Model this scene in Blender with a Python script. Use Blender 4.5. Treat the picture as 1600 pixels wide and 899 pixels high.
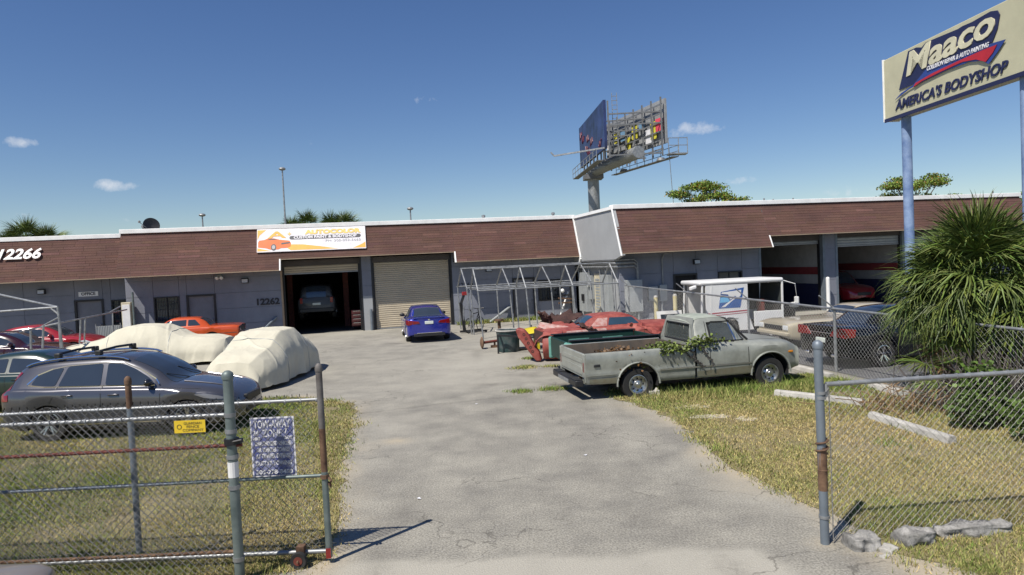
import bpy, bmesh, math, random
import numpy as np
from mathutils import Vector, Matrix
random.seed(7); rng = np.random.default_rng(7)
S = bpy.context.scene
for o in list(bpy.data.objects): bpy.data.objects.remove(o)
COL = S.collection
R = math.radians
# ------------------------------------------------------------------ camera
CAM_H, FPX, PITCH, ROLL = 3.0, 1067.0, 0.03535, 0.04744
fw = Vector((0, math.cos(PITCH), -math.sin(PITCH))); r0 = Vector((1, 0, 0)); u0 = r0.cross(fw)
cr = r0*math.cos(ROLL) - u0*math.sin(ROLL); cu = u0*math.cos(ROLL) + r0*math.sin(ROLL)
cd = bpy.data.cameras.new('camera'); cam = bpy.data.objects.new('camera', cd); COL.objects.link(cam)
M4 = Matrix((( cr.x, cu.x, -fw.x, 0), (cr.y, cu.y, -fw.y, 0), (cr.z, cu.z, -fw.z, CAM_H), (0, 0, 0, 1)))
cam.matrix_world = M4
cd.sensor_fit = 'HORIZONTAL'; cd.sensor_width = 36.0; cd.lens = 36.0*FPX/1600.0
cd.clip_start = 0.05; cd.clip_end = 3000
S.camera = cam
def ray(px, py): return fw + cr*((px-800)/FPX) - cu*((py-449.5)/FPX)
def G(px, py, z=0.0):
    "point of the ground (or of height z) seen at a pixel of the photograph"
    d = ray(px, py); t = (z-CAM_H)/d.z
    return Vector((0, 0, CAM_H)) + d*t
def AT(px, py, Y):
    "point at forward distance Y seen at a pixel"
    d = ray(px, py); return Vector((0, 0, CAM_H)) + d*(Y/d.y)
# ------------------------------------------------------------------ light
SUN_EL = R(56); SUN_H = Vector((-0.66, -0.75, 0)).normalized()       # towards the sun
sun_dir = Vector((SUN_H.x*math.cos(SUN_EL), SUN_H.y*math.cos(SUN_EL), math.sin(SUN_EL)))
ld = bpy.data.lights.new('sun', 'SUN'); ld.energy = 5.0; ld.angle = R(0.53); ld.color = (1.0, 0.94, 0.85)
sun = bpy.data.objects.new('sun', ld); COL.objects.link(sun)
sun.rotation_euler = sun_dir.to_track_quat('Z', 'Y').to_euler(); sun.location = (-20, -20, 40)
W = bpy.data.worlds.new('World'); S.world = W; W.use_nodes = True
nt = W.node_tree; nt.nodes.clear()
wo = nt.nodes.new('ShaderNodeOutputWorld'); bg = nt.nodes.new('ShaderNodeBackground')
sky = nt.nodes.new('ShaderNodeTexSky'); sky.sky_type = 'NISHITA'; sky.sun_disc = False
sky.sun_elevation = SUN_EL; sky.sun_rotation = math.atan2(sun_dir.x, sun_dir.y)
sky.altitude = 0; sky.air_density = 1.0; sky.dust_density = 0.05; sky.ozone_density = 3.0
bg.inputs['Strength'].default_value = 0.08
# a few small fair-weather clouds, given by the direction in which they hang
tc = nt.nodes.new('ShaderNodeTexCoord')
nz = nt.nodes.new('ShaderNodeTexNoise'); nz.inputs['Scale'].default_value = 55; nz.inputs['Detail'].default_value = 8; nz.inputs['Roughness'].default_value = 0.62
nt.links.new(tc.outputs['Generated'], nz.inputs['Vector'])
def wmath(op, a, b=None, c=None):
    n = nt.nodes.new('ShaderNodeMath'); n.operation = op
    for i, v in enumerate((a, b, c)):
        if v is None: continue
        if isinstance(v, (int, float)): n.inputs[i].default_value = v
        else: nt.links.new(v, n.inputs[i])
    return n.outputs[0]
def wdot(vec):
    n = nt.nodes.new('ShaderNodeVectorMath'); n.operation = 'DOT_PRODUCT'
    nt.links.new(tc.outputs['Generated'], n.inputs[0]); n.inputs[1].default_value = vec
    return n.outputs['Value']
total = None
for (px, py, ax, ay, amp) in ((176, 290, 34, 10, 1.0), (32, 222, 26, 9, .8), (664, 158, 28, 8, .45), (1082, 202, 55, 13, .8),
                              (1155, 283, 26, 8, .55), (1322, 299, 40, 9, .4), (485, 222, 20, 5, .2), (205, 344, 22, 4, .35), (38, 336, 24, 5, .3)):
    d = ray(px, py).normalized(); t = Vector((d.y, -d.x, 0)).normalized(); b = t.cross(d)
    u = wmath('MULTIPLY', wdot(t), FPX/ax); v = wmath('MULTIPLY', wdot(b), FPX/ay)
    q = wmath('ADD', wmath('MULTIPLY', u, u), wmath('MULTIPLY', v, v))
    f = wmath('SUBTRACT', 1.0, q)
    front = wmath('GREATER_THAN', wdot(d), 0.5)
    f = wmath('MULTIPLY', wmath('MAXIMUM', f, 0.0), wmath('MULTIPLY', front, amp))
    total = f if total is None else wmath('MAXIMUM', total, f)
k = wmath('ADD', total, wmath('MULTIPLY', wmath('SUBTRACT', nz.outputs['Fac'], 0.62), 2.6))
k = wmath('MULTIPLY', wmath('MINIMUM', wmath('MAXIMUM', k, 0.0), 1.0), wmath('MINIMUM', wmath('MULTIPLY', total, 2.2), 0.62))
mx = nt.nodes.new('ShaderNodeMix'); mx.data_type = 'RGBA'
hs = nt.nodes.new('ShaderNodeHueSaturation'); hs.inputs['Saturation'].default_value = 1.18; hs.inputs['Hue'].default_value = .511; nt.links.new(sky.outputs[0], hs.inputs['Color'])
nt.links.new(k, mx.inputs['Factor']); nt.links.new(hs.outputs[0], mx.inputs['A']); mx.inputs['B'].default_value = (9.0, 9.2, 9.6, 1)
nt.links.new(mx.outputs['Result'], bg.inputs['Color']); nt.links.new(bg.outputs[0], wo.inputs[0])
S.view_settings.view_transform = 'Standard'; S.view_settings.look = 'None'
S.view_settings.exposure = 0.22; S.view_settings.gamma = 1.0; S.view_settings.use_curve_mapping = False
S.render.engine = 'CYCLES'
# ------------------------------------------------------------------ materials
MATS = {}
def mat(name, col, rough=0.7, metal=0.0, var=0.12, vscale=2.5, col2=None, mix=0.5, bump=0.0, bscale=40.0, coat=0.0, spec=0.5,
        alpha=1.0, trans=0.0, tint=False, stretch=None, emit=None, fine=0.0, fscale=120.0, sharp=0.18, rvar=0.0):
    if name in MATS: return MATS[name]
    m = bpy.data.materials.new(name); m.use_nodes = True; t = m.node_tree; n = t.nodes
    b = n['Principled BSDF']; b.inputs['Roughness'].default_value = rough; b.inputs['Metallic'].default_value = metal
    b.inputs['Coat Weight'].default_value = coat; b.inputs['Coat Roughness'].default_value = 0.04
    b.inputs['Specular IOR Level'].default_value = spec
    b.inputs['Alpha'].default_value = alpha; b.inputs['Transmission Weight'].default_value = trans
    if emit: b.inputs['Emission Color'].default_value = (*emit[0], 1); b.inputs['Emission Strength'].default_value = emit[1]
    co = n.new('ShaderNodeTexCoord'); src = co.outputs['Object']
    if stretch:
        mp = n.new('ShaderNodeMapping'); mp.inputs['Scale'].default_value = stretch; t.links.new(src, mp.inputs['Vector']); src = mp.outputs[0]
    a = n.new('ShaderNodeTexNoise'); a.inputs['Scale'].default_value = vscale; a.inputs['Detail'].default_value = 7; a.inputs['Roughness'].default_value = 0.6
    t.links.new(src, a.inputs['Vector'])
    rp = n.new('ShaderNodeValToRGB'); e = rp.color_ramp.elements
    c1 = [max(0, c*(1-var)) for c in col]; c2 = list(col2) if col2 else [min(1, c*(1+var)) for c in col]
    lo, hi = (max(0.02, mix-sharp), min(.98, mix+sharp))
    e[0].position = lo; e[0].color = (*c1, 1); e[1].position = hi; e[1].color = (*c2, 1)
    t.links.new(a.outputs['Fac'], rp.inputs['Fac']); out = rp.outputs['Color']
    def mul(o1, o2, fac=1.0):
        x = n.new('ShaderNodeMix'); x.data_type = 'RGBA'; x.blend_type = 'MULTIPLY'; x.inputs['Factor'].default_value = fac
        t.links.new(o1, x.inputs['A']); t.links.new(o2, x.inputs['B']); return x.outputs['Result']
    if fine:
        f = n.new('ShaderNodeTexNoise'); f.inputs['Scale'].default_value = fscale; f.inputs['Detail'].default_value = 3; t.links.new(co.outputs['Object'], f.inputs['Vector'])
        r2 = n.new('ShaderNodeValToRGB'); r2.color_ramp.elements[0].position = .3; r2.color_ramp.elements[1].position = .7
        g = 1-fine; r2.color_ramp.elements[0].color = (g, g, g, 1); g = 1+fine; r2.color_ramp.elements[1].color = (g, g, g, 1)
        t.links.new(f.outputs['Fac'], r2.inputs['Fac']); out = mul(out, r2.outputs['Color'])
    if tint:
        at = n.new('ShaderNodeAttribute'); at.attribute_name = 'tint'; out = mul(out, at.outputs['Color'])
    t.links.new(out, b.inputs['Base Color'])
    if rvar:
        mr = n.new('ShaderNodeMapRange'); mr.inputs['To Min'].default_value = max(0, rough-rvar); mr.inputs['To Max'].default_value = min(1, rough+rvar)
        mr.inputs['From Min'].default_value = .3; mr.inputs['From Max'].default_value = .7
        t.links.new(a.outputs['Fac'], mr.inputs['Value']); t.links.new(mr.outputs[0], b.inputs['Roughness'])
    if bump:
        q = n.new('ShaderNodeTexNoise'); q.inputs['Scale'].default_value = bscale; q.inputs['Detail'].default_value = 4; t.links.new(src, q.inputs['Vector'])
        bp = n.new('ShaderNodeBump'); bp.inputs['Strength'].default_value = bump; bp.inputs['Distance'].default_value = 0.02
        t.links.new(q.outputs['Fac'], bp.inputs['Height']); t.links.new(bp.outputs[0], b.inputs['Normal'])
    MATS[name] = m; return m
def M(n): return MATS[n] if isinstance(n, str) else n
# ------------------------------------------------------------------ mesh builder
class MB:
    def __init__(s): s.v = []; s.f = []; s.t = []; s.cur = None
    def add(s, vs, fs):
        o = len(s.v); s.v += [tuple(v) for v in vs]
        for f in fs: s.f.append(tuple(i+o for i in f)); s.t.append(s.cur)
        return s
    def tint(s, c): s.cur = (c, c, c) if isinstance(c, (int, float)) else c; return s
    def box(s, x0, x1, y0, y1, z0, z1):
        return s.add([(x0,y0,z0),(x1,y0,z0),(x1,y1,z0),(x0,y1,z0),(x0,y0,z1),(x1,y0,z1),(x1,y1,z1),(x0,y1,z1)],
                     [(3,2,1,0),(4,5,6,7),(0,1,5,4),(1,2,6,5),(2,3,7,6),(3,0,4,7)])
    def hexa(s, p):      # 8 points, bottom ring then top ring
        return s.add(p, [(3,2,1,0),(4,5,6,7),(0,1,5,4),(1,2,6,5),(2,3,7,6),(3,0,4,7)])
    def bar(s, a, b, w, h=None, up=(0,0,1)):
        a, b = Vector(a), Vector(b); d = (b-a).normalized(); h = h or w
        up = Vector(up)
        if abs(d.dot(up)) > .98: up = Vector((0,1,0)) if abs(d.y) < .9 else Vector((1,0,0))
        x = d.cross(up).normalized(); z = x.cross(d)
        return s.hexa([a-x*w/2-z*h/2, a+x*w/2-z*h/2, b+x*w/2-z*h/2, b-x*w/2-z*h/2, a-x*w/2+z*h/2, a+x*w/2+z*h/2, b+x*w/2+z*h/2, b-x*w/2+z*h/2])
    def tube(s, pts, r, n=8, cap=True, r2=None):
        P = [Vector(p) for p in pts]; m = len(P); rings = []
        ref = None
        for i, p in enumerate(P):
            d = (P[min(i+1, m-1)] - P[max(i-1, 0)]).normalized()
            if ref is None or abs(ref.dot(d)) > .95:
                ref = Vector((0,0,1)) if abs(d.z) < .9 else Vector((1,0,0))
            x = d.cross(ref).normalized(); y = x.cross(d).normalized(); ref = -y if False else ref
            rr = r if r2 is None else r + (r2-r)*i/(m-1)
            rings.append([p + x*math.cos(2*math.pi*k/n)*rr + y*math.sin(2*math.pi*k/n)*rr for k in range(n)])
        vs = [v for rg in rings for v in rg]; fs = []
        for i in range(m-1):
            for k in range(n):
                fs.append((i*n+k, i*n+(k+1) % n, (i+1)*n+(k+1) % n, (i+1)*n+k))
        if cap: fs.append(tuple(range(n-1, -1, -1))); fs.append(tuple((m-1)*n+k for k in range(n)))
        return s.add(vs, fs)
    def lathe(s, prof, n=24, axis='z', c=(0,0,0), closed=False):
        # prof: (radius, height) list
        vs = []; fs = []; m = len(prof)
        for (r, h) in prof:
            for k in range(n):
                a = 2*math.pi*k/n; x, y = r*math.cos(a), r*math.sin(a)
                p = (x, y, h) if axis == 'z' else ((x, h, y) if axis == 'y' else (h, x, y))
                vs.append((p[0]+c[0], p[1]+c[1], p[2]+c[2]))
        for i in range(m-1 if not closed else m):
            j = (i+1) % m
            for k in range(n): fs.append((i*n+k, i*n+(k+1) % n, j*n+(k+1) % n, j*n+k))
        return s.add(vs, fs)
    def prism(s, poly, a0, a1, plane='xz'):
        # poly in 2D, extruded from a0 to a1 along the third axis
        n = len(poly)
        def p(q, a): return (q[0], a, q[1]) if plane == 'xz' else ((q[0], q[1], a) if plane == 'xy' else (a, q[0], q[1]))
        vs = [p(q, a0) for q in poly] + [p(q, a1) for q in poly]
        fs = [tuple(range(n)), tuple(range(2*n-1, n-1, -1))] + [(i, n+i, n+(i+1) % n, (i+1) % n) for i in range(n)]
        return s.add(vs, fs)
    def grid(s, P):      # 2D list of points
        h = len(P); w = len(P[0]); vs = [q for rw in P for q in rw]
        return s.add(vs, [(i*w+j, i*w+j+1, (i+1)*w+j+1, (i+1)*w+j) for i in range(h-1) for j in range(w-1)])
    def sphere(s, c, r, n=10, m=6, sc=(1,1,1)):
        vs = []; 
        for i in range(m+1):
            t = math.pi*i/m
            for k in range(n):
                a = 2*math.pi*k/n; vs.append((c[0]+r*sc[0]*math.sin(t)*math.cos(a), c[1]+r*sc[1]*math.sin(t)*math.sin(a), c[2]+r*sc[2]*math.cos(t)))
        return s.add(vs, [(i*n+k, (i+1)*n+k, (i+1)*n+(k+1) % n, i*n+(k+1) % n) for i in range(m) for k in range(n)])
    def xf(s, mtx):
        s.v = [tuple(mtx @ Vector(v)) for v in s.v]; return s
    def build(s, name, m, parent=None, smooth=False, bevel=0.0, loc=None, rz=None, fix=True, sub=0, angle=40):
        me = bpy.data.meshes.new(name); me.from_pydata(s.v, [], s.f)
        if any(t is not None for t in s.t):
            at = me.attributes.new('tint', 'FLOAT_COLOR', 'FACE')
            at.data.foreach_set('color', [c for t in s.t for c in ((*(t or (1,1,1)), 1))])
        if fix:
            bm = bmesh.new(); bm.from_mesh(me); bmesh.ops.recalc_face_normals(bm, faces=bm.faces); bm.to_mesh(me); bm.free()
        me.materials.append(M(m))
        if smooth:
            me.polygons.foreach_set('use_smooth', [True]*len(me.polygons))
            if smooth != 'all': me.set_sharp_from_angle(angle=R(angle))
        o = bpy.data.objects.new(name, me); COL.objects.link(o)
        if parent: o.parent = parent
        if loc is not None: o.location = loc
        if rz is not None: o.rotation_euler.z = rz
        if bevel:
            bv = o.modifiers.new('bevel', 'BEVEL'); bv.width = bevel; bv.segments = 2; bv.limit_method = 'ANGLE'; bv.angle_limit = R(35)
        if sub:
            sb = o.modifiers.new('sub', 'SUBSURF'); sb.levels = sub; sb.render_levels = sub
        return o
def tag(o, label=None, cat=None, group=None, kind=None):
    if label: o['label'] = label
    if cat: o['category'] = cat
    if group: o['group'] = group
    if kind: o['kind'] = kind
    return o
def thing(name, label, cat, loc=(0,0,0), rz=0.0, group=None):
    o = bpy.data.objects.new(name, None); COL.objects.link(o); o.location = loc; o.rotation_euler = (0, 0, rz); o.empty_display_size = .2
    return tag(o, label, cat, group)
def text(name, body, size, m, parent=None, mtx=None, ext=0.004, align='CENTER', width=None, shear=0.0, bold=0.0, space=1.0):
    cu_ = bpy.data.curves.new('t', 'FONT'); cu_.body = body; cu_.size = size; cu_.extrude = ext; cu_.align_x = align; cu_.align_y = 'CENTER'
    cu_.shear = shear; cu_.offset = bold; cu_.space_character = space; cu_.resolution_u = 3
    tmp = bpy.data.objects.new('t', cu_); COL.objects.link(tmp)
    dg = bpy.context.evaluated_depsgraph_get(); me = bpy.data.meshes.new_from_object(tmp.evaluated_get(dg))
    bpy.data.objects.remove(tmp); bpy.data.curves.remove(cu_)
    xs = [v.co.x for v in me.vertices]
    if width and xs:
        k_ = width/(max(xs)-min(xs)); 
        for v in me.vertices: v.co.x *= k_
    me.materials.clear(); me.materials.append(M(m))
    o = bpy.data.objects.new(name, me); COL.objects.link(o)
    if parent: o.parent = parent
    if mtx is not None: o.matrix_local = mtx
    return o
def face_mtx(loc, xdir, zdir):
    "text lies with its x along xdir and its up along zdir"
    x = Vector(xdir).normalized(); y = Vector(zdir).normalized(); n = x.cross(y)
    return Matrix(((x.x, y.x, n.x, loc[0]), (x.y, y.y, n.y, loc[1]), (x.z, y.z, n.z, loc[2]), (0,0,0,1)))
def copy_tree(o, parent=None):
    c = o.copy(); COL.objects.link(c); c.parent = parent
    for ch in [x for x in o.children]: copy_tree(ch, c)
    return c
# general materials
mat('white_paint', (.78,.78,.76), .5, var=.06); mat('black_metal', (.015,.015,.017), .45); mat('dark_void', (.012,.012,.013), .9)
mat('galv', (.3,.31,.315), .52, .55, var=.25, vscale=6, rvar=.12); mat('wire', (.27,.265,.255), .55, .45, var=.2)
mat('rust', (.09,.042,.025), .85, var=.4, vscale=9, col2=(.2,.12,.07)); mat('rust_red', (.13,.03,.02), .7, var=.35, vscale=8)
mat('green_post', (.13,.17,.165), .5, .3, var=.2, vscale=5, col2=(.2,.24,.23)); mat('grey_post', (.17,.2,.23), .5, .3, var=.15, vscale=4)
mat('concrete', (.4,.385,.35), .9, var=.2, vscale=4, bump=.3, bscale=30, fine=.12, fscale=60)
mat('rock', (.22,.215,.2), .95, var=.4, vscale=7, bump=.6, bscale=25, col2=(.36,.35,.33), fine=.2, fscale=50)
mat('tyre', (.02,.02,.02), .85, var=.3, vscale=8); mat('rim', (.55,.56,.57), .28, .9, var=.1); mat('chrome', (.75,.75,.76), .12, 1.0, var=.03)
mat('glass_dark', (.05,.065,.085), .035, .38, var=.05, spec=.7, coat=.3); mat('rubber', (.018,.018,.018), .6)
mat('tail_red', (.2,.007,.009), .12, coat=.5, var=.1); mat('lamp_clear', (.6,.62,.62), .1, coat=.6, var=.1); mat('amber', (.6,.22,.02), .2, coat=.4)
mat('plate', (.62,.66,.6), .4, var=.05); mat('plastic_black', (.02,.021,.022), .5)
# ================================================================== setting: ground sheets
FA = 0.21491; FU = Vector((math.cos(FA), math.sin(FA), 0)); FN = Vector((-math.sin(FA), math.cos(FA), 0))
mat('dirt', (.2,.17,.115), .95, var=.2, vscale=.6, col2=(.16,.16,.08), bump=.3, bscale=12, fine=.2, fscale=30)
mat('asphalt_old', (.235,.226,.2), .92, var=.16, vscale=.55, col2=(.33,.317,.28), mix=.52, bump=.35, bscale=55, fine=.22, fscale=70)
mat('apron', (.4,.385,.34), .92, var=.1, vscale=1.2, bump=.3, bscale=55, fine=.16, fscale=70)
mat('lot', (.3,.285,.245), .92, var=.25, vscale=.35, col2=(.44,.42,.36), mix=.5, bump=.3, bscale=30, fine=.14, fscale=50)
mat('asphalt_dark', (.085,.086,.088), .9, var=.2, vscale=.8, col2=(.12,.12,.12), bump=.35, bscale=60, fine=.2, fscale=80)
mat('lawn_soil', (.27,.215,.125), .95, var=.25, vscale=1.6, col2=(.2,.18,.085), bump=.4, bscale=20, fine=.25, fscale=40)
mat('sand', (.42,.38,.3), .95, var=.15, vscale=3, bump=.4, bscale=30, fine=.2, fscale=45)
def sheet(name, pts, z, m, kind='structure', parent=None):
    b = MB(); b.add([(p[0], p[1], z) for p in pts], [tuple(range(len(pts)))]); o = b.build(name, m, parent, fix=False)
    if o.data.polygons[0].normal.z < 0: o.data.flip_normals()
    if not parent: o['kind'] = kind
    return o
def ragged(pts, amp=.12, step=.25, seed=1, closed=True):
    rd = random.Random(seed); out = []
    n = len(pts)
    for i in range(n if closed else n-1):
        a = Vector(pts[i][:2]); b = Vector(pts[(i+1) % n][:2]); L = (b-a).length; k_ = max(1, int(L/step))
        nn = Vector((-(b-a).y, (b-a).x)).normalized()
        for j in range(k_):
            q = a.lerp(b, j/k_) + nn*rd.uniform(-amp, amp)*(1 if j else .4); out.append((q.x, q.y))
    return out
sheet('ground', [(-900,-60),(900,-60),(900,1800),(-900,1800)], -0.012, 'dirt')
def fbm(x, y, s, seed):
    rd = np.random.default_rng(seed); out = 0
    for o_ in range(4):
        for q in range(3):
            a = rd.uniform(0, 6.28); f_ = s*2**o_; out = out + np.sin((x*np.cos(a)+y*np.sin(a))*f_ + rd.uniform(0,6.28))/(2**o_)
    return out/4
def seg_dist(x, y, pts):
    d = np.full(x.shape, 1e9)
    for (ax, ay), (bx, by) in zip(pts, pts[1:]):
        t = np.clip(((x-ax)*(bx-ax)+(y-ay)*(by-ay))/((bx-ax)**2+(by-ay)**2), 0, 1); d = np.minimum(d, np.hypot(x-ax-t*(bx-ax), y-ay-t*(by-ay)))
    return d
DL = [(-2.3,4.0),(-2.05,7.1),(-2.2,8.2),(-2.55,9.44),(-2.95,11.49),(-3.3,13.6),(-3.75,15.4),(-5.2,16.4)]
DR = [(4.6,4.0),(4.0,5.9),(3.58,6.49),(3.45,7.69),(3.15,8.63),(2.94,9.8),(2.88,12.2),(2.59,13.65),(1.92,15.4),(1.7,17.0)]
# the paved yard: one grid sheet whose wear (sand washed in at the edges, pale concrete, oil) is kept per vertex
gx = np.concatenate([np.linspace(-60,-9,20), np.arange(-8.8,8.8,.12), np.linspace(9,60,20)]); gy = np.concatenate([np.linspace(-10,3.6,8), np.arange(4,20,.12), np.arange(20.2,37,.3), np.linspace(38,60,6)])
GX, GY = np.meshgrid(gx, gy); nx, ny = len(gx), len(gy)
vv = np.stack([GX, GY, np.zeros_like(GX)], -1).reshape(-1,3)
idx = np.arange(nx*ny).reshape(ny,nx); ff = np.stack([idx[:-1,:-1],idx[:-1,1:],idx[1:,1:],idx[1:,:-1]],-1).reshape(-1,4)
me = bpy.data.meshes.new('paved_yard'); me.from_pydata(vv.tolist(), [], ff.tolist())
x_, y_ = vv[:,0], vv[:,1]
dl = seg_dist(x_, y_, DL); dr = seg_dist(x_, y_, DR); n1 = fbm(x_, y_, 1.7, 91); n2 = fbm(x_, y_, 4.5, 92); n3 = fbm(x_, y_, .7, 93)
sand = np.clip(1.0 - dl/(.55+.5*n1) , 0, 1)*(dl < 1.4) ; sand = np.maximum(sand, np.clip(1.1 - dr/(.6+.4*n1), 0, 1)*(dr < 1.5)); sand = np.clip(sand*(.75+.5*n2), 0, 1)
for (px, py, rr_) in ((1290,850,.33),(1340,860,.3),(620,690,.5),(1000,610,.6)):
    p = G(px, py); sand = np.maximum(sand, np.clip(1.1-np.hypot(x_-p.x, (y_-p.y)*1.3)/rr_, 0, 1)*(.6+.4*n2))
edge = 6.9 + .18*fbm(x_, x_*0, 1.1, 94) - .00*x_
k_ = np.clip((edge - y_)/.25 + .5 + .25*n2, 0, 1)*np.clip((x_+2.3)/.5, 0, 1)*np.clip((2.75-x_ + .25*n1)/.3, 0, 1); pale = k_*.9
far = np.clip((y_ - (15.6 + .28*x_ + .9*n3))/1.6, 0, 1); pale2 = np.maximum(far*(.55+.45*n3), np.clip(fbm(x_,y_,.9,97)-.05,0,.75)*(y_ > 7.5))
oil = np.zeros_like(x_)
for (px, py, sx_, sy_, am) in ((830,585,1.5,.5,.6),(900,600,1.2,.35,.8),(560,560,1.2,.3,.4),(700,560,1.6,.25,.35),(620,537,2.6,.22,.6),(780,600,1.8,.35,.45),(850,575,1.5,.6,.5),(880,660,1.6,1.0,.25),(1000,740,.9,.8,.35),(760,640,2.0,1.2,.2),(640,812,.5,.25,.5),(1090,800,1.2,.5,.3),(750,535,1.4,.3,.4)):
    p = G(px, py); oil = np.maximum(oil, am*np.exp(-((x_-p.x)/sx_)**2-((y_-p.y)/sy_)**2)*(.8+.7*n2))
cr_ = np.abs(y_ - (15.35 + .33*x_ + .12*n1)) < .08
trk = np.zeros_like(x_)
for off in (-1.5,-.1,.9,2.0):
    cx_ = off + .12*(y_-7)*(-.5) + .25*np.sin(y_*.23+off); trk = np.maximum(trk, np.exp(-((x_-cx_)/.22)**2)*np.clip(.5+.9*fbm(x_,y_*.6,1.3,95),0,1)*.42)
oil = np.maximum(oil, trk*(y_ > 5)*(y_ < 24)); oil = np.maximum(oil, np.clip(fbm(x_,y_,2.3,96)-.35,0,1)*.5*(y_ > 7)*(y_ < 32)); oil = np.maximum(oil, np.clip(.42-np.hypot((x_-1.5)/1.9,(y_-8.6)/2.6)*.4,0,.3)*(.9+.6*n2))
oil = np.clip(np.maximum(oil, .45*cr_*(x_ > -4)*(x_ < 2.5)), 0, 1)
at = me.attributes.new('wear','FLOAT_COLOR','POINT'); at.data.foreach_set('color', np.stack([sand, np.clip(np.maximum(pale, pale2*.75),0,1), oil, np.ones_like(x_)],1).astype(np.float32).ravel())
m_ = mat('yard', (.195,.185,.16), .92, var=.05, vscale=1.3, col2=(.315,.298,.25), mix=.5, sharp=.2, bump=.5, bscale=55, fine=.38, fscale=42); t_ = m_.node_tree
bs = t_.nodes['Principled BSDF']; base = [l for l in t_.links if l.to_socket == bs.inputs['Base Color']][0].from_socket
an = t_.nodes.new('ShaderNodeAttribute'); an.attribute_name = 'wear'; sp = t_.nodes.new('ShaderNodeSeparateColor'); t_.links.new(an.outputs['Color'], sp.inputs[0])
fn = t_.nodes.new('ShaderNodeTexNoise'); fn.inputs['Scale'].default_value = 9; fn.inputs['Detail'].default_value = 8; fn.inputs['Roughness'].default_value = .7
tcn = t_.nodes.new('ShaderNodeTexCoord'); t_.links.new(tcn.outputs['Object'], fn.inputs['Vector'])
fine_n = t_.nodes.new('ShaderNodeTexNoise'); fine_n.inputs['Scale'].default_value = 60; fine_n.inputs['Detail'].default_value = 3; t_.links.new(tcn.outputs['Object'], fine_n.inputs['Vector'])
prev = base
for ch, col_, gain in ((1,(.37,.35,.295),1.0),(0,(.38,.33,.245),1.0),(2,(.085,.078,.066),.9)):
    ad = t_.nodes.new('ShaderNodeMath'); ad.operation = 'MULTIPLY_ADD'; t_.links.new(fn.outputs['Fac'], ad.inputs[0]); ad.inputs[1].default_value = 1.6; ad.inputs[2].default_value = -.8
    a2 = t_.nodes.new('ShaderNodeMath'); a2.operation = 'ADD'; t_.links.new(sp.outputs[ch], a2.inputs[0]); t_.links.new(ad.outputs[0], a2.inputs[1])
    a3 = t_.nodes.new('ShaderNodeMath'); a3.operation = 'MULTIPLY'; a3.use_clamp = True; t_.links.new(a2.outputs[0], a3.inputs[0]); t_.links.new(sp.outputs[ch], a3.inputs[1])
    if ch == 2: a3.inputs[1].default_value = gain
    mxn = t_.nodes.new('ShaderNodeMix'); mxn.data_type = 'RGBA'; a4 = t_.nodes.new('ShaderNodeMath'); a4.operation = 'MULTIPLY'; a4.use_clamp = True; a4.inputs[1].default_value = 1.5*gain; t_.links.new(a3.outputs[0], a4.inputs[0])
    cm = t_.nodes.new('ShaderNodeMix'); cm.data_type = 'RGBA'; cm.inputs['A'].default_value = (*[c*.72 for c in col_],1); cm.inputs['B'].default_value = (*[c*1.25 for c in col_],1); t_.links.new(fine_n.outputs['Fac'], cm.inputs['Factor'])
    t_.links.new(a4.outputs[0], mxn.inputs['Factor']); t_.links.new(prev, mxn.inputs['A']); t_.links.new(cm.outputs['Result'], mxn.inputs['B']); prev = mxn.outputs['Result']
# hairline cracks in the old paving
vo = t_.nodes.new('ShaderNodeTexVoronoi'); vo.feature = 'DISTANCE_TO_EDGE'; vo.inputs['Scale'].default_value = .42
wp = t_.nodes.new('ShaderNodeTexNoise'); wp.inputs['Scale'].default_value = 1.6; wp.inputs['Detail'].default_value = 8; t_.links.new(tcn.outputs['Object'], wp.inputs['Vector'])
wm = t_.nodes.new('ShaderNodeMix'); wm.data_type = 'RGBA'; wm.blend_type = 'LINEAR_LIGHT'; wm.inputs['Factor'].default_value = .55; t_.links.new(tcn.outputs['Object'], wm.inputs['A']); t_.links.new(wp.outputs['Color'], wm.inputs['B']); t_.links.new(wm.outputs['Result'], vo.inputs['Vector'])
cm_ = t_.nodes.new('ShaderNodeMapRange'); cm_.inputs['From Min'].default_value = .0; cm_.inputs['From Max'].default_value = .007; cm_.inputs['To Min'].default_value = .62; cm_.inputs['To Max'].default_value = 0; t_.links.new(vo.outputs['Distance'], cm_.inputs['Value'])
gm_ = t_.nodes.new('ShaderNodeMath'); gm_.operation = 'MULTIPLY'; gs = t_.nodes.new('ShaderNodeTexNoise'); gs.inputs['Scale'].default_value = .5; t_.links.new(tcn.outputs['Object'], gs.inputs['Vector']); gr_ = t_.nodes.new('ShaderNodeMapRange'); gr_.inputs['From Min'].default_value = .49; gr_.inputs['From Max'].default_value = .58; t_.links.new(gs.outputs['Fac'], gr_.inputs['Value']); t_.links.new(cm_.outputs[0], gm_.inputs[0]); t_.links.new(gr_.outputs[0], gm_.inputs[1])
ck = t_.nodes.new('ShaderNodeMix'); ck.data_type = 'RGBA'; t_.links.new(gm_.outputs[0], ck.inputs['Factor']); t_.links.new(prev, ck.inputs['A']); ck.inputs['B'].default_value = (.06,.055,.045,1); prev = ck.outputs['Result']
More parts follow.
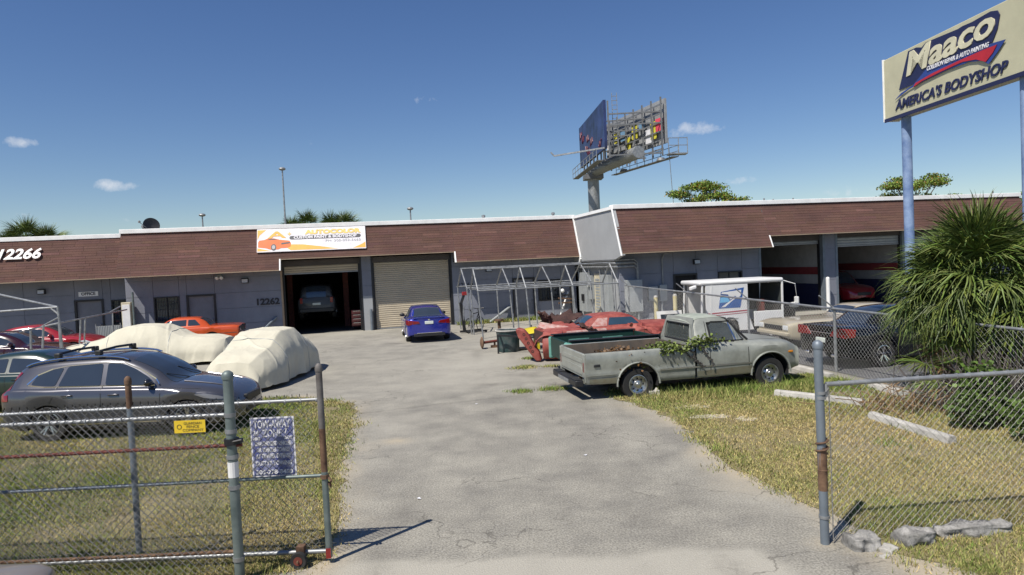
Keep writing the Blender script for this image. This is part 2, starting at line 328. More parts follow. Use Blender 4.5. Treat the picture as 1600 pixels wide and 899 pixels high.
# scattered grit
vg = t_.nodes.new('ShaderNodeTexVoronoi'); vg.inputs['Scale'].default_value = 26; t_.links.new(tcn.outputs['Object'], vg.inputs['Vector']); vr = t_.nodes.new('ShaderNodeMapRange'); vr.inputs['From Min'].default_value = .06; vr.inputs['From Max'].default_value = .16; vr.inputs['To Min'].default_value = .55; vr.inputs['To Max'].default_value = 0; t_.links.new(vg.outputs['Distance'], vr.inputs['Value'])
vk = t_.nodes.new('ShaderNodeMix'); vk.data_type = 'RGBA'; t_.links.new(vr.outputs[0], vk.inputs['Factor']); t_.links.new(prev, vk.inputs['A']); t_.links.new(vg.outputs['Color'], vk.inputs['B'])
hv_ = t_.nodes.new('ShaderNodeHueSaturation'); hv_.inputs['Saturation'].default_value = .12; hv_.inputs['Value'].default_value = .55; t_.links.new(vg.outputs['Color'], hv_.inputs['Color']); t_.links.new(hv_.outputs[0], vk.inputs['B']); prev = vk.outputs['Result']
t_.links.new(prev, bs.inputs['Base Color'])
me.materials.append(m_); o = bpy.data.objects.new('paved_yard', me); COL.objects.link(o); o['kind'] = 'structure'
# lawns
LAWN_L = [(-40,6.9),(-5,6.55),(-2.35,6.75),(-2.05,7.1),(-2.2,8.2),(-2.55,9.44),(-2.95,11.49),(-3.3,13.6),(-3.75,15.4),(-5.2,16.4),(-12,17.4),(-40,19.5)]
LAWN_R = [(3.5,7.6),(3.15,8.63),(2.94,9.8),(2.88,12.2),(2.6,13.4),(1.98,15.0),(2.3,15.7),(7.2,16.4),(7.55,14.6),(8.3,11.9),(14,9.2),(14,6.2),(5.5,5.7),(4.1,6.0),(3.55,6.7)]
sheet('lawn_left', ragged(LAWN_L, .12, .22, 11), 0.008, 'lawn_soil')
sheet('lawn_right', ragged(LAWN_R, .12, .22, 12), 0.008, 'lawn_soil')
sheet('verge_left', ragged([(-40,3.0),(-2.5,3.0),(-2.35,6.6),(-5,6.4),(-40,6.7)], .08, .3, 14), 0.004, 'lawn_soil')
rs = random.Random(5)
def patch(name, c, rx, ry, z, m, seed):
    rd = random.Random(seed); pts = []
    for k_ in range(22):
        a = 2*math.pi*k_/22; q = rd.uniform(.7, 1.15); pts.append((c[0]+rx*q*math.cos(a), c[1]+ry*q*math.sin(a)))
    return sheet(name, pts, z, m)
for i, (px, py, rx, ry) in enumerate(((1080,637,.42,.2),(1112,652,.4,.18),(1165,655,.2,.2),(1022,622,.5,.12))):
    patch('sand_patch', G(px,py), rx, ry, .012, 'sand', 40+i)
# parking lot of the neighbour, beyond the side fence
PK = [Vector((5.1,29.0,0)), Vector((8.0,15.2,0)), Vector((9.3,9.6,0)), Vector((30,12,0)), Vector((30,34,0)), Vector((12,30.6,0))]
sheet('parking_lot', [(p.x,p.y) for p in PK], 0.004, 'asphalt_dark')
def line(name, a, b, w, z, m='white_paint'):
    a, b = Vector(a[:2]), Vector(b[:2]); n = Vector((-(b-a).y, (b-a).x)).normalized()*w/2
    return sheet(name, [a-n, b-n, b+n, a+n], z, m)
for p, q in (((1232,546),(1262,543)),((1236,571),(1420,622)),((1300,600),(1620,588)),((1020,540),(1250,528))):
    line('painted_line', G(*p), G(*q), .1, .008)
# ------------------------------------------------------------------ grass (nobody could count it)
mat('grass', (.2,.2,.2), .8, var=.0, tint=True, spec=.2)
MATS['grass'].node_tree.nodes['Principled BSDF'].inputs['Base Color'].default_value = (.5,.5,.5,1)
def inside(poly, x, y):
    p = np.array(poly); x0, y0 = p[:,0], p[:,1]; x1, y1 = np.roll(x0,-1), np.roll(y0,-1); r = np.zeros(len(x), bool)
    for a, b, c_, d in zip(x0, y0, x1, y1):
        k_ = ((b > y) != (d > y)) & (x < (c_-a)*(y-b)/(d-b+1e-12)+a); r ^= k_
    return r
def grass(name, label, poly, box, n, green_fn, hmin, hmax, seed):
    rd = np.random.default_rng(seed); x = rd.uniform(box[0], box[1], n); y = box[2] + (box[3]-box[2])*rd.uniform(0,1,n)**1.35
    k_ = inside(poly, x+rd.normal(0,.09,n), y+rd.normal(0,.09,n)); 
    # thin out worn spots
    k_ &= (fbm(x, y, 1.6, seed+1)*.8 + .5*fbm(x, y, 6.0, seed+3) + rd.uniform(-.6,.6,n)) > -.42
    x, y = x[k_], y[k_]; n = len(x)
    gr = np.clip(green_fn(x, y) + .42*fbm(x, y, 1.2, seed+2) + .2*fbm(x, y, 5, seed+4) + rd.normal(0,.25,n), 0, 1)[:,None]
    dry = np.array([.46,.36,.165]); grn = np.array([.15,.22,.045])
    col = dry*(1-gr)+grn*gr; col = col*rd.uniform(.45,1.5,(n,1))
    h = rd.uniform(hmin, hmax, n)*(.7+.6*gr[:,0]); a = rd.uniform(0,6.28,n); w = rd.uniform(.003,.007,n)*(1+ (y-6)/12); ln = rd.uniform(.2,1.1,n)*h; b = rd.uniform(0,6.28,n)
    v = np.zeros((n,3,3), np.float32); z0 = .006
    v[:,0] = np.stack([x-np.cos(a)*w, y-np.sin(a)*w, np.full(n,z0)],1); v[:,1] = np.stack([x+np.cos(a)*w, y+np.sin(a)*w, np.full(n,z0)],1)
    v[:,2] = np.stack([x+np.cos(b)*ln, y+np.sin(b)*ln, h+z0],1)
    me = bpy.data.meshes.new(name); me.vertices.add(3*n); me.vertices.foreach_set('co', v.ravel()); me.loops.add(3*n); me.loops.foreach_set('vertex_index', np.arange(3*n))
    me.polygons.add(n); me.polygons.foreach_set('loop_start', np.arange(0,3*n,3)); me.polygons.foreach_set('loop_total', np.full(n,3)); me.update()
    at = me.attributes.new('tint','FLOAT_COLOR','FACE'); at.data.foreach_set('color', np.concatenate([np.clip(col*1.0,0,1), np.ones((n,1))],1).astype(np.float32).ravel())
    me.materials.append(MATS['grass']); o = bpy.data.objects.new(name, me); COL.objects.link(o)
    return tag(o, label, 'grass', kind='stuff')
gn = MATS['grass'].node_tree
for l in list(gn.links):
    if l.to_node.type == 'BSDF_PRINCIPLED' and l.to_socket.name == 'Base Color': gn.links.remove(l)
at_ = [q for q in gn.nodes if q.type == 'ATTRIBUTE'][0]; gn.links.new(at_.outputs['Color'], gn.nodes['Principled BSDF'].inputs['Base Color'])
grass('grass', 'dry patchy lawn behind the chain link gate', LAWN_L, (-14,-1.8,6.5,18.5), 460000, lambda x,y: np.clip(.52 + (-4.6-x)*.1 - (y-9)*.0, .22, .65), .012, .055, 21)
grass('grass', 'sun-dried lawn between the driveway and the side fence', LAWN_R, (1.7,12.5,5.7,16.5), 420000, lambda x,y: np.clip(.32 + (y-12.3)*.14 - (y<9.0)*-.14, .26, .85), .012, .055, 22)
TUFT = [(2.4,14.6),(7.4,15.3),(7.3,14.4),(5.4,14.0),(3.1,13.9)]
grass('tall_grass', 'tall green weeds grown up along the old pickup', TUFT, (2.2,7.4,13.8,15.4), 5200, lambda x,y: .6+.25*fbm(x,y,2.5,77), .06, .2, 23)
grass('roadside_grass', 'rough grass on the verge in front of the gate', [(-9,4),(-2.45,4),(-2.4,6.55),(-9,6.7)], (-7,-2.4,4,6.7), 60000, lambda x,y: .4+0*x, .02, .07, 24)
grass('wall_weeds', 'thin weeds along the foot of the grey wall', [tuple((Vector((0,35.6,0))+FU*s_+FN*d_).xy) for s_,d_ in ((-2.9,-.6),(1.6,-.5),(1.6,-.03),(-2.9,-.03))], (-4,3,34,36.5), 22000, lambda x,y: .75+0*x, .05, .22, 25)
CW = [(G(px,py),a) for px,py,a in ((815,576,.5),(825,573,.3),(862,573,.25),(830,561,.3),(864,609,.35),(812,613,.25))]
_in = inside
def inside(poly, x, y):
    if poly is not CW: return _in(poly, x, y)
    r = np.zeros(len(x), bool)
    for p, a in CW: r |= (((x-p.x)/a)**2+((y-p.y)/.13)**2 + .5*fbm(x,y,6,5)) < .7
    return r
grass('crack_weeds', 'flat weeds growing in the pavement cracks near the red wreck', CW, (-1,2.2,15.5,22), 60000, lambda x,y: .6+0*x, .02, .08, 30)
# taller tufts along the fence lines and the paving edge
rdt = np.random.default_rng(55); TC = []
for (x0,y0,x1,y1,n_) in ((-7,6.75,-2.4,6.85,34),(3.3,6.9,7.5,7.2,30),(-2.4,7.2,-3.3,13.5,16),(3.2,8.4,2.9,12.5,18),(-6,16.3,-3.8,15.6,10),(5.0,9,7.5,13,26),(-8,8.5,-3.5,13,26),(3.6,6.2,5.6,6.5,16)):
    for f in rdt.random(n_): TC.append((x0+(x1-x0)*f+rdt.normal(0,.18), y0+(y1-y0)*f+rdt.normal(0,.18), rdt.uniform(.05,.16)))
_in2 = inside
def inside(poly, x, y):
    if poly is not TC: return _in2(poly, x, y)
    r = np.zeros(len(x), bool)
    for a, b, c_ in TC: r |= (x-a)**2+(y-b)**2 < c_*c_
    return r
def fbm_const(x, y, s, seed): return 0*x
grass('grass_tufts', 'scattered taller tufts of grass along the fences and paving edge', TC, (-8.4,7.8,6.0,16.5), 230000, lambda x,y: .55+.3*np.sin(x*5+y*3), .03, .085, 56)
# ================================================================== buildings
mat('shingle', (.1,.05,.039), .92, var=.18, vscale=.7, tint=True, bump=.3, bscale=60, fine=.25, fscale=45)
mat('wall_blue', (.2,.212,.25), .75, var=.13, vscale=.9, stretch=(1,1,.5), bump=.12, bscale=60, fine=.05, fscale=30)
mat('wall_grey', (.33,.34,.345), .75, var=.07, vscale=1.0, bump=.1, bscale=60)
mat('cap_white', (.86,.86,.84), .6, var=.1, vscale=2); mat('soffit', (.09,.08,.075), .9); mat('trim_tan', (.35,.26,.18), .8)
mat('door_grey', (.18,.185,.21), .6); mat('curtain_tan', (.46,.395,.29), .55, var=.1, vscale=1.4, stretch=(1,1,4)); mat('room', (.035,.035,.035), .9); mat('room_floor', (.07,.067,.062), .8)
mat('room_white', (.4,.4,.4), .8); mat('room_red', (.25,.04,.045), .7); mat('room_navy', (.025,.028,.08), .7); mat('box_grey', (.36,.38,.38), .55, .2, var=.1)
mat('cream', (.55,.5,.36), .7, var=.12, vscale=5); mat('num_dark', (.02,.02,.025), .5); mat('roofing', (.5,.5,.48), .9)
WALL_E, RIGHT_E = 35.6, 29.76
YB, YT, ZB, ZR, ZT = -1.1, -0.12, 3.22, 3.73, 5.2
def ms_y(z): return YB + (YT-YB)*(z-ZB)/(ZT-ZB)
def mansard(parent, s0, s1, raised, zt=ZT, yo=0.0, seed=1):
    rd = random.Random(seed); b = MB(); n = 16; dz = (zt-ZB)/n
    L = math.hypot(YT-YB, zt-ZB); nrm = Vector((0, -(zt-ZB), (YT-YB))).normalized()
    def zb_at(s):
        for a, c_ in raised:
            if a <= s <= c_: return ZR
        return ZB
    cuts = sorted(set([s0, s1] + [x for r_ in raised for x in r_ if s0 < x < s1]))
    for i in range(n):
        z0, z1 = ZB+i*dz, ZB+(i+1)*dz
        for a, c_ in zip(cuts, cuts[1:]):
            zb = zb_at((a+c_)/2)
            if z1 <= zb+.01: continue
            zz0 = max(z0, zb); s = a - rd.uniform(0, .8)
            while s < c_:
                w = rd.choice((.62,.85,.95,1.05,.95)); e0, e1 = max(s, a)+.004, min(s+w, c_)-.004; s += w
                if e1-e0 < .03: continue
                t = .9+rd.random()*.17 + (.3 if rd.random() < .02 else 0); b.tint((t, t*rd.uniform(.94,1.05), t*rd.uniform(.92,1.08)))
                th = rd.uniform(.008,.013)
                p0 = Vector((0, yo+ms_y(zz0), zz0)) + nrm*th; p1 = Vector((0, yo+ms_y(z1), z1)) + nrm*.003; q0 = Vector((0, yo+ms_y(zz0), zz0))
                b.add([(e0,p0.y,p0.z),(e1,p0.y,p0.z),(e1,p1.y,p1.z),(e0,p1.y,p1.z),(e0,q0.y,q0.z),(e1,q0.y,q0.z)], [(0,1,2,3),(4,5,1,0)])
    o = b.build('shingles', 'shingle', parent, fix=False); o['kind'] = 'stuff'
    d = MB(); sf = MB(); tr = MB()
    for a, c_ in zip(cuts, cuts[1:]):
        zb = zb_at((a+c_)/2)
        d.hexa([(a,yo+ms_y(zb),zb+.004),(c_,yo+ms_y(zb),zb+.004),(c_,yo+.0,zb+.004),(a,yo+.0,zb+.004),(a,yo+YT,zt),(c_,yo+YT,zt),(c_,yo+.0,zt),(a,yo+.0,zt)])
        sf.box(a+.002, c_-.002, yo+ms_y(zb)+.03, yo-.006, zb-.02, zb+.0)
        tr.box(a+.001, c_-.001, yo+ms_y(zb)-.01, yo+ms_y(zb)+.025, zb-.045, zb-.003)
    d.build('roof_deck', 'soffit', parent); sf.build('soffit', 'soffit', parent); tr.build('drip_edge', 'trim_tan', parent)
    cp = MB(); cp.box(s0-.03, s1+.03, yo+YT-.1, yo+.25, zt+.002, zt+.2); cp.build('parapet_cap', 'cap_white', parent, bevel=.015)
    for a, c_ in raised:
        for x in (a, c_):
            if s0 < x < s1:
                j = MB(); j.hexa([(x-.03,yo+ms_y(ZB)-.03,ZB-.04),(x+.03,yo+ms_y(ZB)-.03,ZB-.04),(x+.03,yo+ms_y(ZB)+.2,ZB-.04),(x-.03,yo+ms_y(ZB)+.2,ZB-.04),
                                  (x-.03,yo+ms_y(ZR)-.03,ZR),(x+.03,yo+ms_y(ZR)-.03,ZR),(x+.03,yo+ms_y(ZR)+.2,ZR),(x-.03,yo+ms_y(ZR)+.2,ZR)]); j.build('corner_trim', 'cap_white', parent)
def panel_wall(parent, s0, s1, ztop, openings, yo=0.0, m='wall_blue', seed=3):
    rd = random.Random(seed)
    # backing wall, split round the openings
    xs = sorted(set([s0, s1] + [v for o in openings for v in (o[0], o[1])]))
    for a, c_ in zip(xs, xs[1:]):
        mid = (a+c_)/2; op = [o for o in openings if o[0] <= mid <= o[1]]
        spans = [(0, ztop)]
        for o in op:
            ns = []
            for (p, q) in spans:
                if o[2] > p: ns.append((p, min(q, o[2])))
                if o[3] < q: ns.append((max(p, o[3]), q))
            spans = ns
        for (p, q) in spans:
            if q-p < .02: continue
            bk = MB(); bk.box(a, c_, yo+.02, yo+.22, p, q); bk.build('wall', m, parent)
            # the boards one can tell apart
            nr = max(1, round((q-p)/.82)); nc = max(1, round((c_-a)/2.2))
            for i in range(nr):
                for j in range(nc):
                    x0, x1 = a+(c_-a)*j/nc, a+(c_-a)*(j+1)/nc; z0, z1 = p+(q-p)*i/nr, p+(q-p)*(i+1)/nr
                    e = MB(); y_ = yo-.002-rd.random()*.006
                    e.box(x0+.008, x1-.008, y_-.008, yo+.019, z0+.009, z1-.009); e.build('wall_panel', m, parent)
def framed_door(parent, s0, s1, z1, yo=0.0, m='door_grey', frame='black_metal'):
    d = MB(); d.box(s0+.06, s1-.06, yo+.05, yo+.1, .02, z1-.06); dd = d.build('door', m, parent)
    f = MB(); f.box(s0-.03, s0+.06, yo-.06, yo+.16, 0, z1+.03); f.box(s1-.06, s1+.03, yo-.06, yo+.16, 0, z1+.03); f.box(s0+.06, s1-.06, yo-.06, yo+.16, z1-.06, z1+.03)
    f.build('door_frame', frame, dd)
    k_ = MB(); k_.sphere((s1-.16, yo+.02, 1.0), .035); k_.tube([(s1-.16,yo+.02,1.0),(s1-.16,yo+.06,1.0)], .015); k_.build('door_handle', 'galv', dd, smooth=True)
def barred_window(parent, s0, s1, z0, z1, yo=0.0, bars=True):
    g = MB(); g.box(s0+.05, s1-.05, yo+.09, yo+.11, z0+.05, z1-.05); w = g.build('window', 'glass_dark', parent)
    f = MB(); f.box(s0,s0+.06,yo-.05,yo+.15,z0,z1); f.box(s1-.06,s1,yo-.05,yo+.15,z0,z1); f.box(s0+.06,s1-.06,yo-.05,yo+.15,z1-.06,z1); f.box(s0+.06,s1-.06,yo-.06,yo+.15,z0,z0+.06)
    f.box((s0+s1)/2-.02,(s0+s1)/2+.02,yo+.06,yo+.12,z0+.06,z1-.06)
    f.build('window_frame', 'black_metal', w)
    if bars:
        b = MB(); n = int((s1-s0)/.13)
        for i in range(1, n): x = s0+(s1-s0)*i/n; b.box(x-.008,x+.008,yo-.05,yo-.034,z0+.03,z1-.03)
        for zz in (z0+.2*(z1-z0), z0+.5*(z1-z0), z0+.8*(z1-z0)): b.box(s0+.03,s1-.03,yo-.033,yo-.02,zz-.012,zz+.012)
        b.build('window_bars', 'black_metal', w)
def curtain(parent, s0, s1, z0, z1, y, m='curtain_tan', name='roll_up_door', pitch=.1):
    P = []; n = int((z1-z0)/pitch)
    for i in range(n):
        for fz, fy in ((0,0),(.12,-.022),(.6,-.028),(.88,-.012)):
            z = z0+(z1-z0)*(i+fz)/n; P.append([(s0, y+fy, z), (s1, y+fy, z)])
    P.append([(s0,y,z1),(s1,y,z1)])
    b = MB(); b.grid(P); o = b.build(name, m, parent, fix=False)
    r_ = MB(); r_.box(s0, s1, y-.04, y+.03, z0-.06, z0-.002); r_.build('bottom_rail', 'galv', o)
    j = MB(); j.box(s0-.08, s0-.002, y-.08, y+.06, 0, z1); j.build('guide_rail', 'black_metal', o); j = MB(); j.box(s1+.002, s1+.08, y-.08, y+.06, 0, z1); j.build('guide_rail', 'black_metal', o)
    h = MB(); h.box(s0-.1, s1+.1, y-.1, y+.4, z1-.0, z1+.28); h.build('curtain_housing', 'soffit', o)
    return o
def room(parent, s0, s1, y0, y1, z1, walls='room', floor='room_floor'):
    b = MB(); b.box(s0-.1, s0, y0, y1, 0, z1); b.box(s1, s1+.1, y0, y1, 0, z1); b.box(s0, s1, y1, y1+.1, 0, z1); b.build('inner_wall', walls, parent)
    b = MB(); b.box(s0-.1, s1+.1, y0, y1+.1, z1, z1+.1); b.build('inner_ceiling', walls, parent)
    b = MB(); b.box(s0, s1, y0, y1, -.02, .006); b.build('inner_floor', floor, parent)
def lamp(label, frame, s, z, yo=0.0, arm=.12, group='wall lamps on the buildings'):
    t = thing('wall_lamp', label, 'lamp', frame @ Vector((s, yo, z)), FA, group)
    b = MB(); b.box(-.1,.1,-.03,0,-.08,.1); b.build('backplate', 'black_metal', t)
    b = MB(); b.hexa([(-.16,-.2,-.1),(.16,-.2,-.1),(.16,-.03,-.13),(-.16,-.03,-.13),(-.16,-.16,.1),(.16,-.16,.1),(.16,-.03,.12),(-.16,-.03,.12)]); h = b.build('housing', 'black_metal', t, bevel=.01)
    b = MB(); b.hexa([(-.13,-.215,-.09),(.13,-.215,-.09),(.13,-.202,-.09),(-.13,-.202,-.09),(-.13,-.175,.07),(.13,-.175,.07),(.13,-.166,.07),(-.13,-.166,.07)]); b.build('lens', 'lamp_clear', h)
    return t
FRL = Matrix.Translation((0, WALL_E, 0)) @ Matrix.Rotation(FA, 4, 'Z'); FRR = Matrix.Translation((0, RIGHT_E, 0)) @ Matrix.Rotation(FA, 4, 'Z')
def bthing(label, frame, s): 
    t = thing('commercial_building', label, 'building', frame.translation, FA); return t
# ---- middle building (the paint shop)
mid = bthing('low building with brown shingled mansard, two vehicle bays and an orange paint banner', FRL, 0)
MS0, MS1 = -18.35, 3.5
mansard(mid, MS0, MS1, [(-11.35,-3.02)], seed=11)
ops = [(-17.17,-16.05,1.0,2.2),(-15.72,-14.48,0,2.2),(-11.42,-7.66,0,3.72),(-7.1,-3.16,0,3.72),(0.05,1.2,0,2.2),(1.4,2.68,.95,2.05)]
panel_wall(mid, MS0, MS1, 3.72, ops, seed=5)
barred_window(mid, -17.17,-16.05,1.0,2.2); framed_door(mid, -15.72,-14.48,2.2); framed_door(mid, .05,1.2,2.2); barred_window(mid, 1.4,2.68,.95,2.05)
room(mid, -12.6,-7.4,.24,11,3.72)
curtain(mid, -11.3,-7.78,3.02,3.36,.3); curtain(mid, -7.0,-3.26,.07,3.36,.14)
b = MB(); b.box(MS0, MS1, .26, 20, 4.9, 5.15); b.build('roof_slab', 'roofing', mid)
b = MB(); b.box(MS0, MS0+.2, .24, 20, 0, 4.89); b.box(MS0, MS1, 20.01, 20.2, 0, 5.1); b.box(MS1-.2, MS1, .24, 20, 0, 4.89); b.build('outer_wall', 'wall_grey', mid)
for x in (-11.42,-7.66,-7.1,-3.16):
    b = MB(); b.box(x-.05 if x in (-11.42,-7.1) else x-.03, x+.03 if x in (-11.42,-7.1) else x+.05, -.03, .22, 0, 3.7); b.build('bay_jamb', 'trim_tan' if x == -11.42 else 'black_metal', mid)
b = MB(); b.box(-7.62,-7.14,-.02,-.004,0,1.72); b.build('pillar_sunlit', 'wall_grey', mid)  # paler sheet paints in the sunlit lower part of the pillar
b = MB(); b.tube([(-7.25,-.12,0),(-7.25,-.12,1.05)], .07, 10); b.build('bay_bollard', 'grey_post', mid, smooth=True)
text('house_number', '12262', .42, 'num_dark', mid, face_mtx((-12.12,-.02,1.7),(1,0,0),(0,0,1)), ext=.02, width=1.05, bold=.016)
text('house_number', '12260', .3, 'num_dark', mid, face_mtx((-2.45,-.02,2.0),(1,0,0),(0,0,1)), ext=.008, width=.75, bold=.005)
# ---- left unit, set back a little
lft = bthing('low grey unit with brown shingled mansard and white number 12266', FRL, 0)
LO = 1.3
mansard(lft, -36, MS0-.06, [], zt=5.1, yo=LO, seed=12)
panel_wall(lft, -36, MS0-.06, 3.3, [(-20.95,-19.75,0,2.2),(-19.4,-18.75,.95,2.15)], yo=LO, seed=6)
framed_door(lft, -20.95,-19.75,2.2,yo=LO); barred_window(lft, -19.4,-18.75,.95,2.15,yo=LO)
b = MB(); b.box(-36, MS0-.06, LO+.26, 20, 4.8, 5.05); b.build('roof_slab', 'roofing', lft)
b = MB(); b.box(-36,-35.8,LO+.24,20,0,4.79); b.box(-36,MS0-.06,20.01,20.2,0,5.0); b.build('outer_wall', 'wall_grey', lft)
nn = text('house_number', '12266', .72, 'white_paint', lft, face_mtx((-22.95,LO+ms_y(4.42)-.08,4.47),(1,0,0),(0,YT-YB,ZT-ZB)), ext=.02, width=1.75, shear=.2, bold=.02)
t = thing('office_sign', 'small white sign reading OFFICE above the grey door', 'sign', FRL @ Vector((-20.35,LO-.03,2.5)), FA)
b = MB(); b.box(-.42,.42,-.01,.02,-.11,.11); b.build('board', 'white_paint', t); text('lettering', 'OFFICE', .19, 'num_dark', t, face_mtx((0,-.013,0),(1,0,0),(0,0,1)), ext=.002, bold=.006)
# ---- right building
rgt = bthing('low building with brown shingled mansard and open blue and white workshop bays', FRR, 0)
RS0, RS1 = 4.75, 27.0
mansard(rgt, RS0, RS1, [(12.05,24.5)], seed=13)
panel_wall(rgt, RS0+.25, RS1, 3.72, [(7.62,8.75,0,2.12),(9.85,11.1,1.62,2.15),(12.05,15.5,0,3.72),(16.2,20.0,0,3.72),(20.7,24.3,0,3.72)], seed=7)
framed_door(rgt, 7.62,8.75,2.12, m='dark_void'); barred_window(rgt, 9.85,11.1,1.62,2.15, bars=False)
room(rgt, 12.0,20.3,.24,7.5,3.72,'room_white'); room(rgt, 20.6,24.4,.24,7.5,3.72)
for z0, z1, m_ in ((0.01,1.25,'room_navy'),(1.26,1.72,'room_white'),(1.73,2.1,'room_red')):
    b = MB(); b.box(12.02,20.28,7.42,7.49,z0,z1); b.box(20.2,20.28,.3,7.41,z0,z1); b.box(15.82,15.95,.4,7.41,z0,z1); b.box(15.3,15.81,7.3,7.41,z0,z1); b.build('painted_band', m_, rgt)
b = MB(); b.box(15.83,15.94,.4,7.41,2.1,3.7); b.build('partition', 'room_white', rgt)
curtain(rgt, 12.15,15.4,3.3,3.42,.3,'box_grey'); curtain(rgt, 16.3,19.9,3.1,3.5,.2,'box_grey'); curtain(rgt, 20.8,24.2,.07,3.4,.2,'box_grey')
for x in (12.05,15.5,16.2,20.0): b = MB(); b.box(x-.06,x+.06,-.03,.2,0,3.7); b.build('bay_jamb', 'grey_post', rgt)
b = MB(); b.tube([(15.42,-.35,0),(15.42,-.35,1.55)], .09, 12); b.sphere((15.42,-.35,1.55),.09,12,6); b.build('bay_bollard', 'white_paint', rgt, smooth=True)
b = MB(); b.box(RS0, RS1, .26, 20, 4.9, 5.15); b.build('roof_slab', 'roofing', rgt)
b = MB(); b.box(RS1-.2,RS1,.24,20,0,4.89); b.box(RS0,RS1,20.01,20.2,0,5.1); b.build('outer_wall', 'wall_grey', rgt)
# its side wall that shows between the two mansards
b = MB(); b.box(RS0+.25, RS0+.45, .23, 6.2, 0, 5.1); b.build('side_wall', 'wall_grey', rgt)
pan = MB(); pan.prism([(YB-.02,ZB-.1),(YT-.02,ZT+.03),(6.3,ZT+.03),(6.3,2.95),(-.3,2.95)], RS0-.05, RS0+.12, 'yz'); pan.build('parapet_side_panel', 'wall_grey', rgt, bevel=.01)
tr = MB(); tr.bar((RS0-.075,YB-.05,ZB-.12),(RS0-.075,YT-.05,ZT+.05),.06,.05,(0,-1,0)); tr.bar((RS0-.075,YT-.05,ZT+.06),(RS0-.075,6.2,ZT+.06),.07,.14); tr.build('edge_trim', 'cap_white', rgt)
tr = MB(); yl = (WALL_E-RIGHT_E)*math.cos(FA); tr.bar((RS0-.09,yl+YB-.1,ZB-.1),(RS0-.09,yl+YT-.1,ZT+.08),.05,.12,(0,-1,0)); tr.bar((RS0-.09,yl+YB-.12,ZB-.1),(RS0-.09,yl+YB+.25,2.8),.06,.14); tr.build('corner_flashing', 'cap_white', rgt)
# electrical gear on that side wall (faces -s)
def side(y, z, d=0.0): return (RS0+.25-d, y, z)
def sbox(name, m_, y0, y1, z0, z1, d0=0.0, d1=.15, lab=None):
    b = MB(); b.box(RS0+.25-d1, RS0+.248-d0, y0, y1, z0, z1); return b.build(name, m_, rgt, bevel=.012)
e1 = sbox('electric_cabinet','box_grey',4.0,5.2,.35,2.35,0,.28); 
e2 = sbox('door_panel','cream',2.3,3.3,.1,2.3,0,.08); b = MB()
for i in range(12): b.box(RS0+.155,RS0+.168,2.5+.02*(i%2),3.1,.3+i*.15,.4+i*.15)
b.build('door_louvres','box_grey',e2)
e3 = sbox('meter_box','box_grey',3.5,3.9,1.0,2.2,0,.2); b = MB(); b.lathe([(0,-.1),(.12,-.1),(.13,0)],16,'x',(RS0+.05,3.7,1.75)); b.build('meter','lamp_clear',e3,smooth=True)
sbox('electric_cabinet','box_grey',.9,2.0,.2,2.25,0,.25); sbox('breaker_box','black_metal',4.3,4.6,.9,1.25,.285,.36)
b = MB()
for z, r_ in ((2.78,.055),(2.62,.05),(2.92,.04)):
    b.tube([side(5.9,z,.25),side(-.05,z,.25),(RS0+.35,-.16,z),(RS0+.9,-.16,z),(RS0+1.05,-.16,z-.15),(RS0+1.05,-.14,.9 if z<2.7 else 1.6)], r_, 8)
for y in (.5,1.3,2.1,3.7,4.6,5.4): b.tube([side(y,2.62,.2),side(y,.6,.12)], .035, 7)
b.build('conduit','galv',rgt,smooth=True)
# front wall gear
for (a,c_,z0,z1,d,nm) in ((5.2,5.95,.55,2.0,.3,'electric_cabinet'),(6.3,6.75,1.0,1.65,.16,'breaker_box'),(6.85,7.2,.95,1.7,.16,'breaker_box')):
    b = MB(); b.box(a,c_,-d,-.012,z0,z1); b.build(nm,'box_grey',rgt,bevel=.012)
b = MB(); b.tube([(7.05,-.06,1.7),(7.05,-.06,2.85),(7.15,-.1,3.1),(7.6,-.3,3.18)], .035, 8); b.tube([(5.6,-.1,.55),(5.6,-.12,.3),(5.8,-.12,.18),(6.5,-.12,.18),(6.62,-.12,.3),(6.62,-.1,1.0)], .05, 8); b.tube([(5.75,-.2,.55),(5.75,-.22,.2),(5.9,-.22,.08),(6.7,-.22,.08),(6.9,-.22,.3),(6.95,-.1,.95)], .05, 8); b.build('conduit','galv',rgt,smooth=True)
b = MB(); b.lathe([(.0,0),(.1,0),(.1,.2),(.14,.22),(.14,.28),(.0,.34)],12,'z',(20.5,5,5.15)); b.build('roof_vent','galv',rgt,smooth=True)
for s_, h_ in ((12.6,.25),(13.1,.2),(14.2,.22),(26.2,.3)):
    b = MB(); b.box(s_,s_+.35,.9,1.3,5.16,5.2+h_); b.tube([(s_+.5,1.1,5.15),(s_+.5,1.1,5.15+h_+.2)],.04); b.build('roof_vent','galv',rgt)
for s_, h_ in ((-17.6,.32),(-1.2,.22),(2.6,.3)):
    b = MB(); b.tube([(s_,.7,5.1),(s_,.7,5.42+h_*.3)],.06); b.lathe([(.0,0),(.1,0),(.1,.1),(0,.14)],10,'z',(s_,.7,5.42+h_*.3)); b.build('roof_vent','galv',mid,smooth=True)
lamp('flood lamp on the grey wall beside number 12262', FRL, -13.08, 2.78); lamp('flood lamp left of the OFFICE sign', FRL, -22.3, 2.72, LO)
lamp('flood lamp above the pipe canopy frames', FRL, -1.2, 2.75); lamp('round-topped flood lamp above the mail truck', FRR, 8.75, 2.68)
t = thing('security_camera', 'twin-eyed security light under the brown mansard edge', 'camera', FRL @ Vector((-14.22,-.02,3.0)), FA)
b = MB(); b.box(-.1,.1,-.06,.02,-.02,.12); b.build('bracket','galv',t); 
for q in (-.1,.1): b = MB(); b.lathe([(0,-.2),(.07,-.2),(.085,-.06),(.03,0)],12,'y',(q,-.03,-.04)); b.build('eye','white_paint',t,smooth=True)
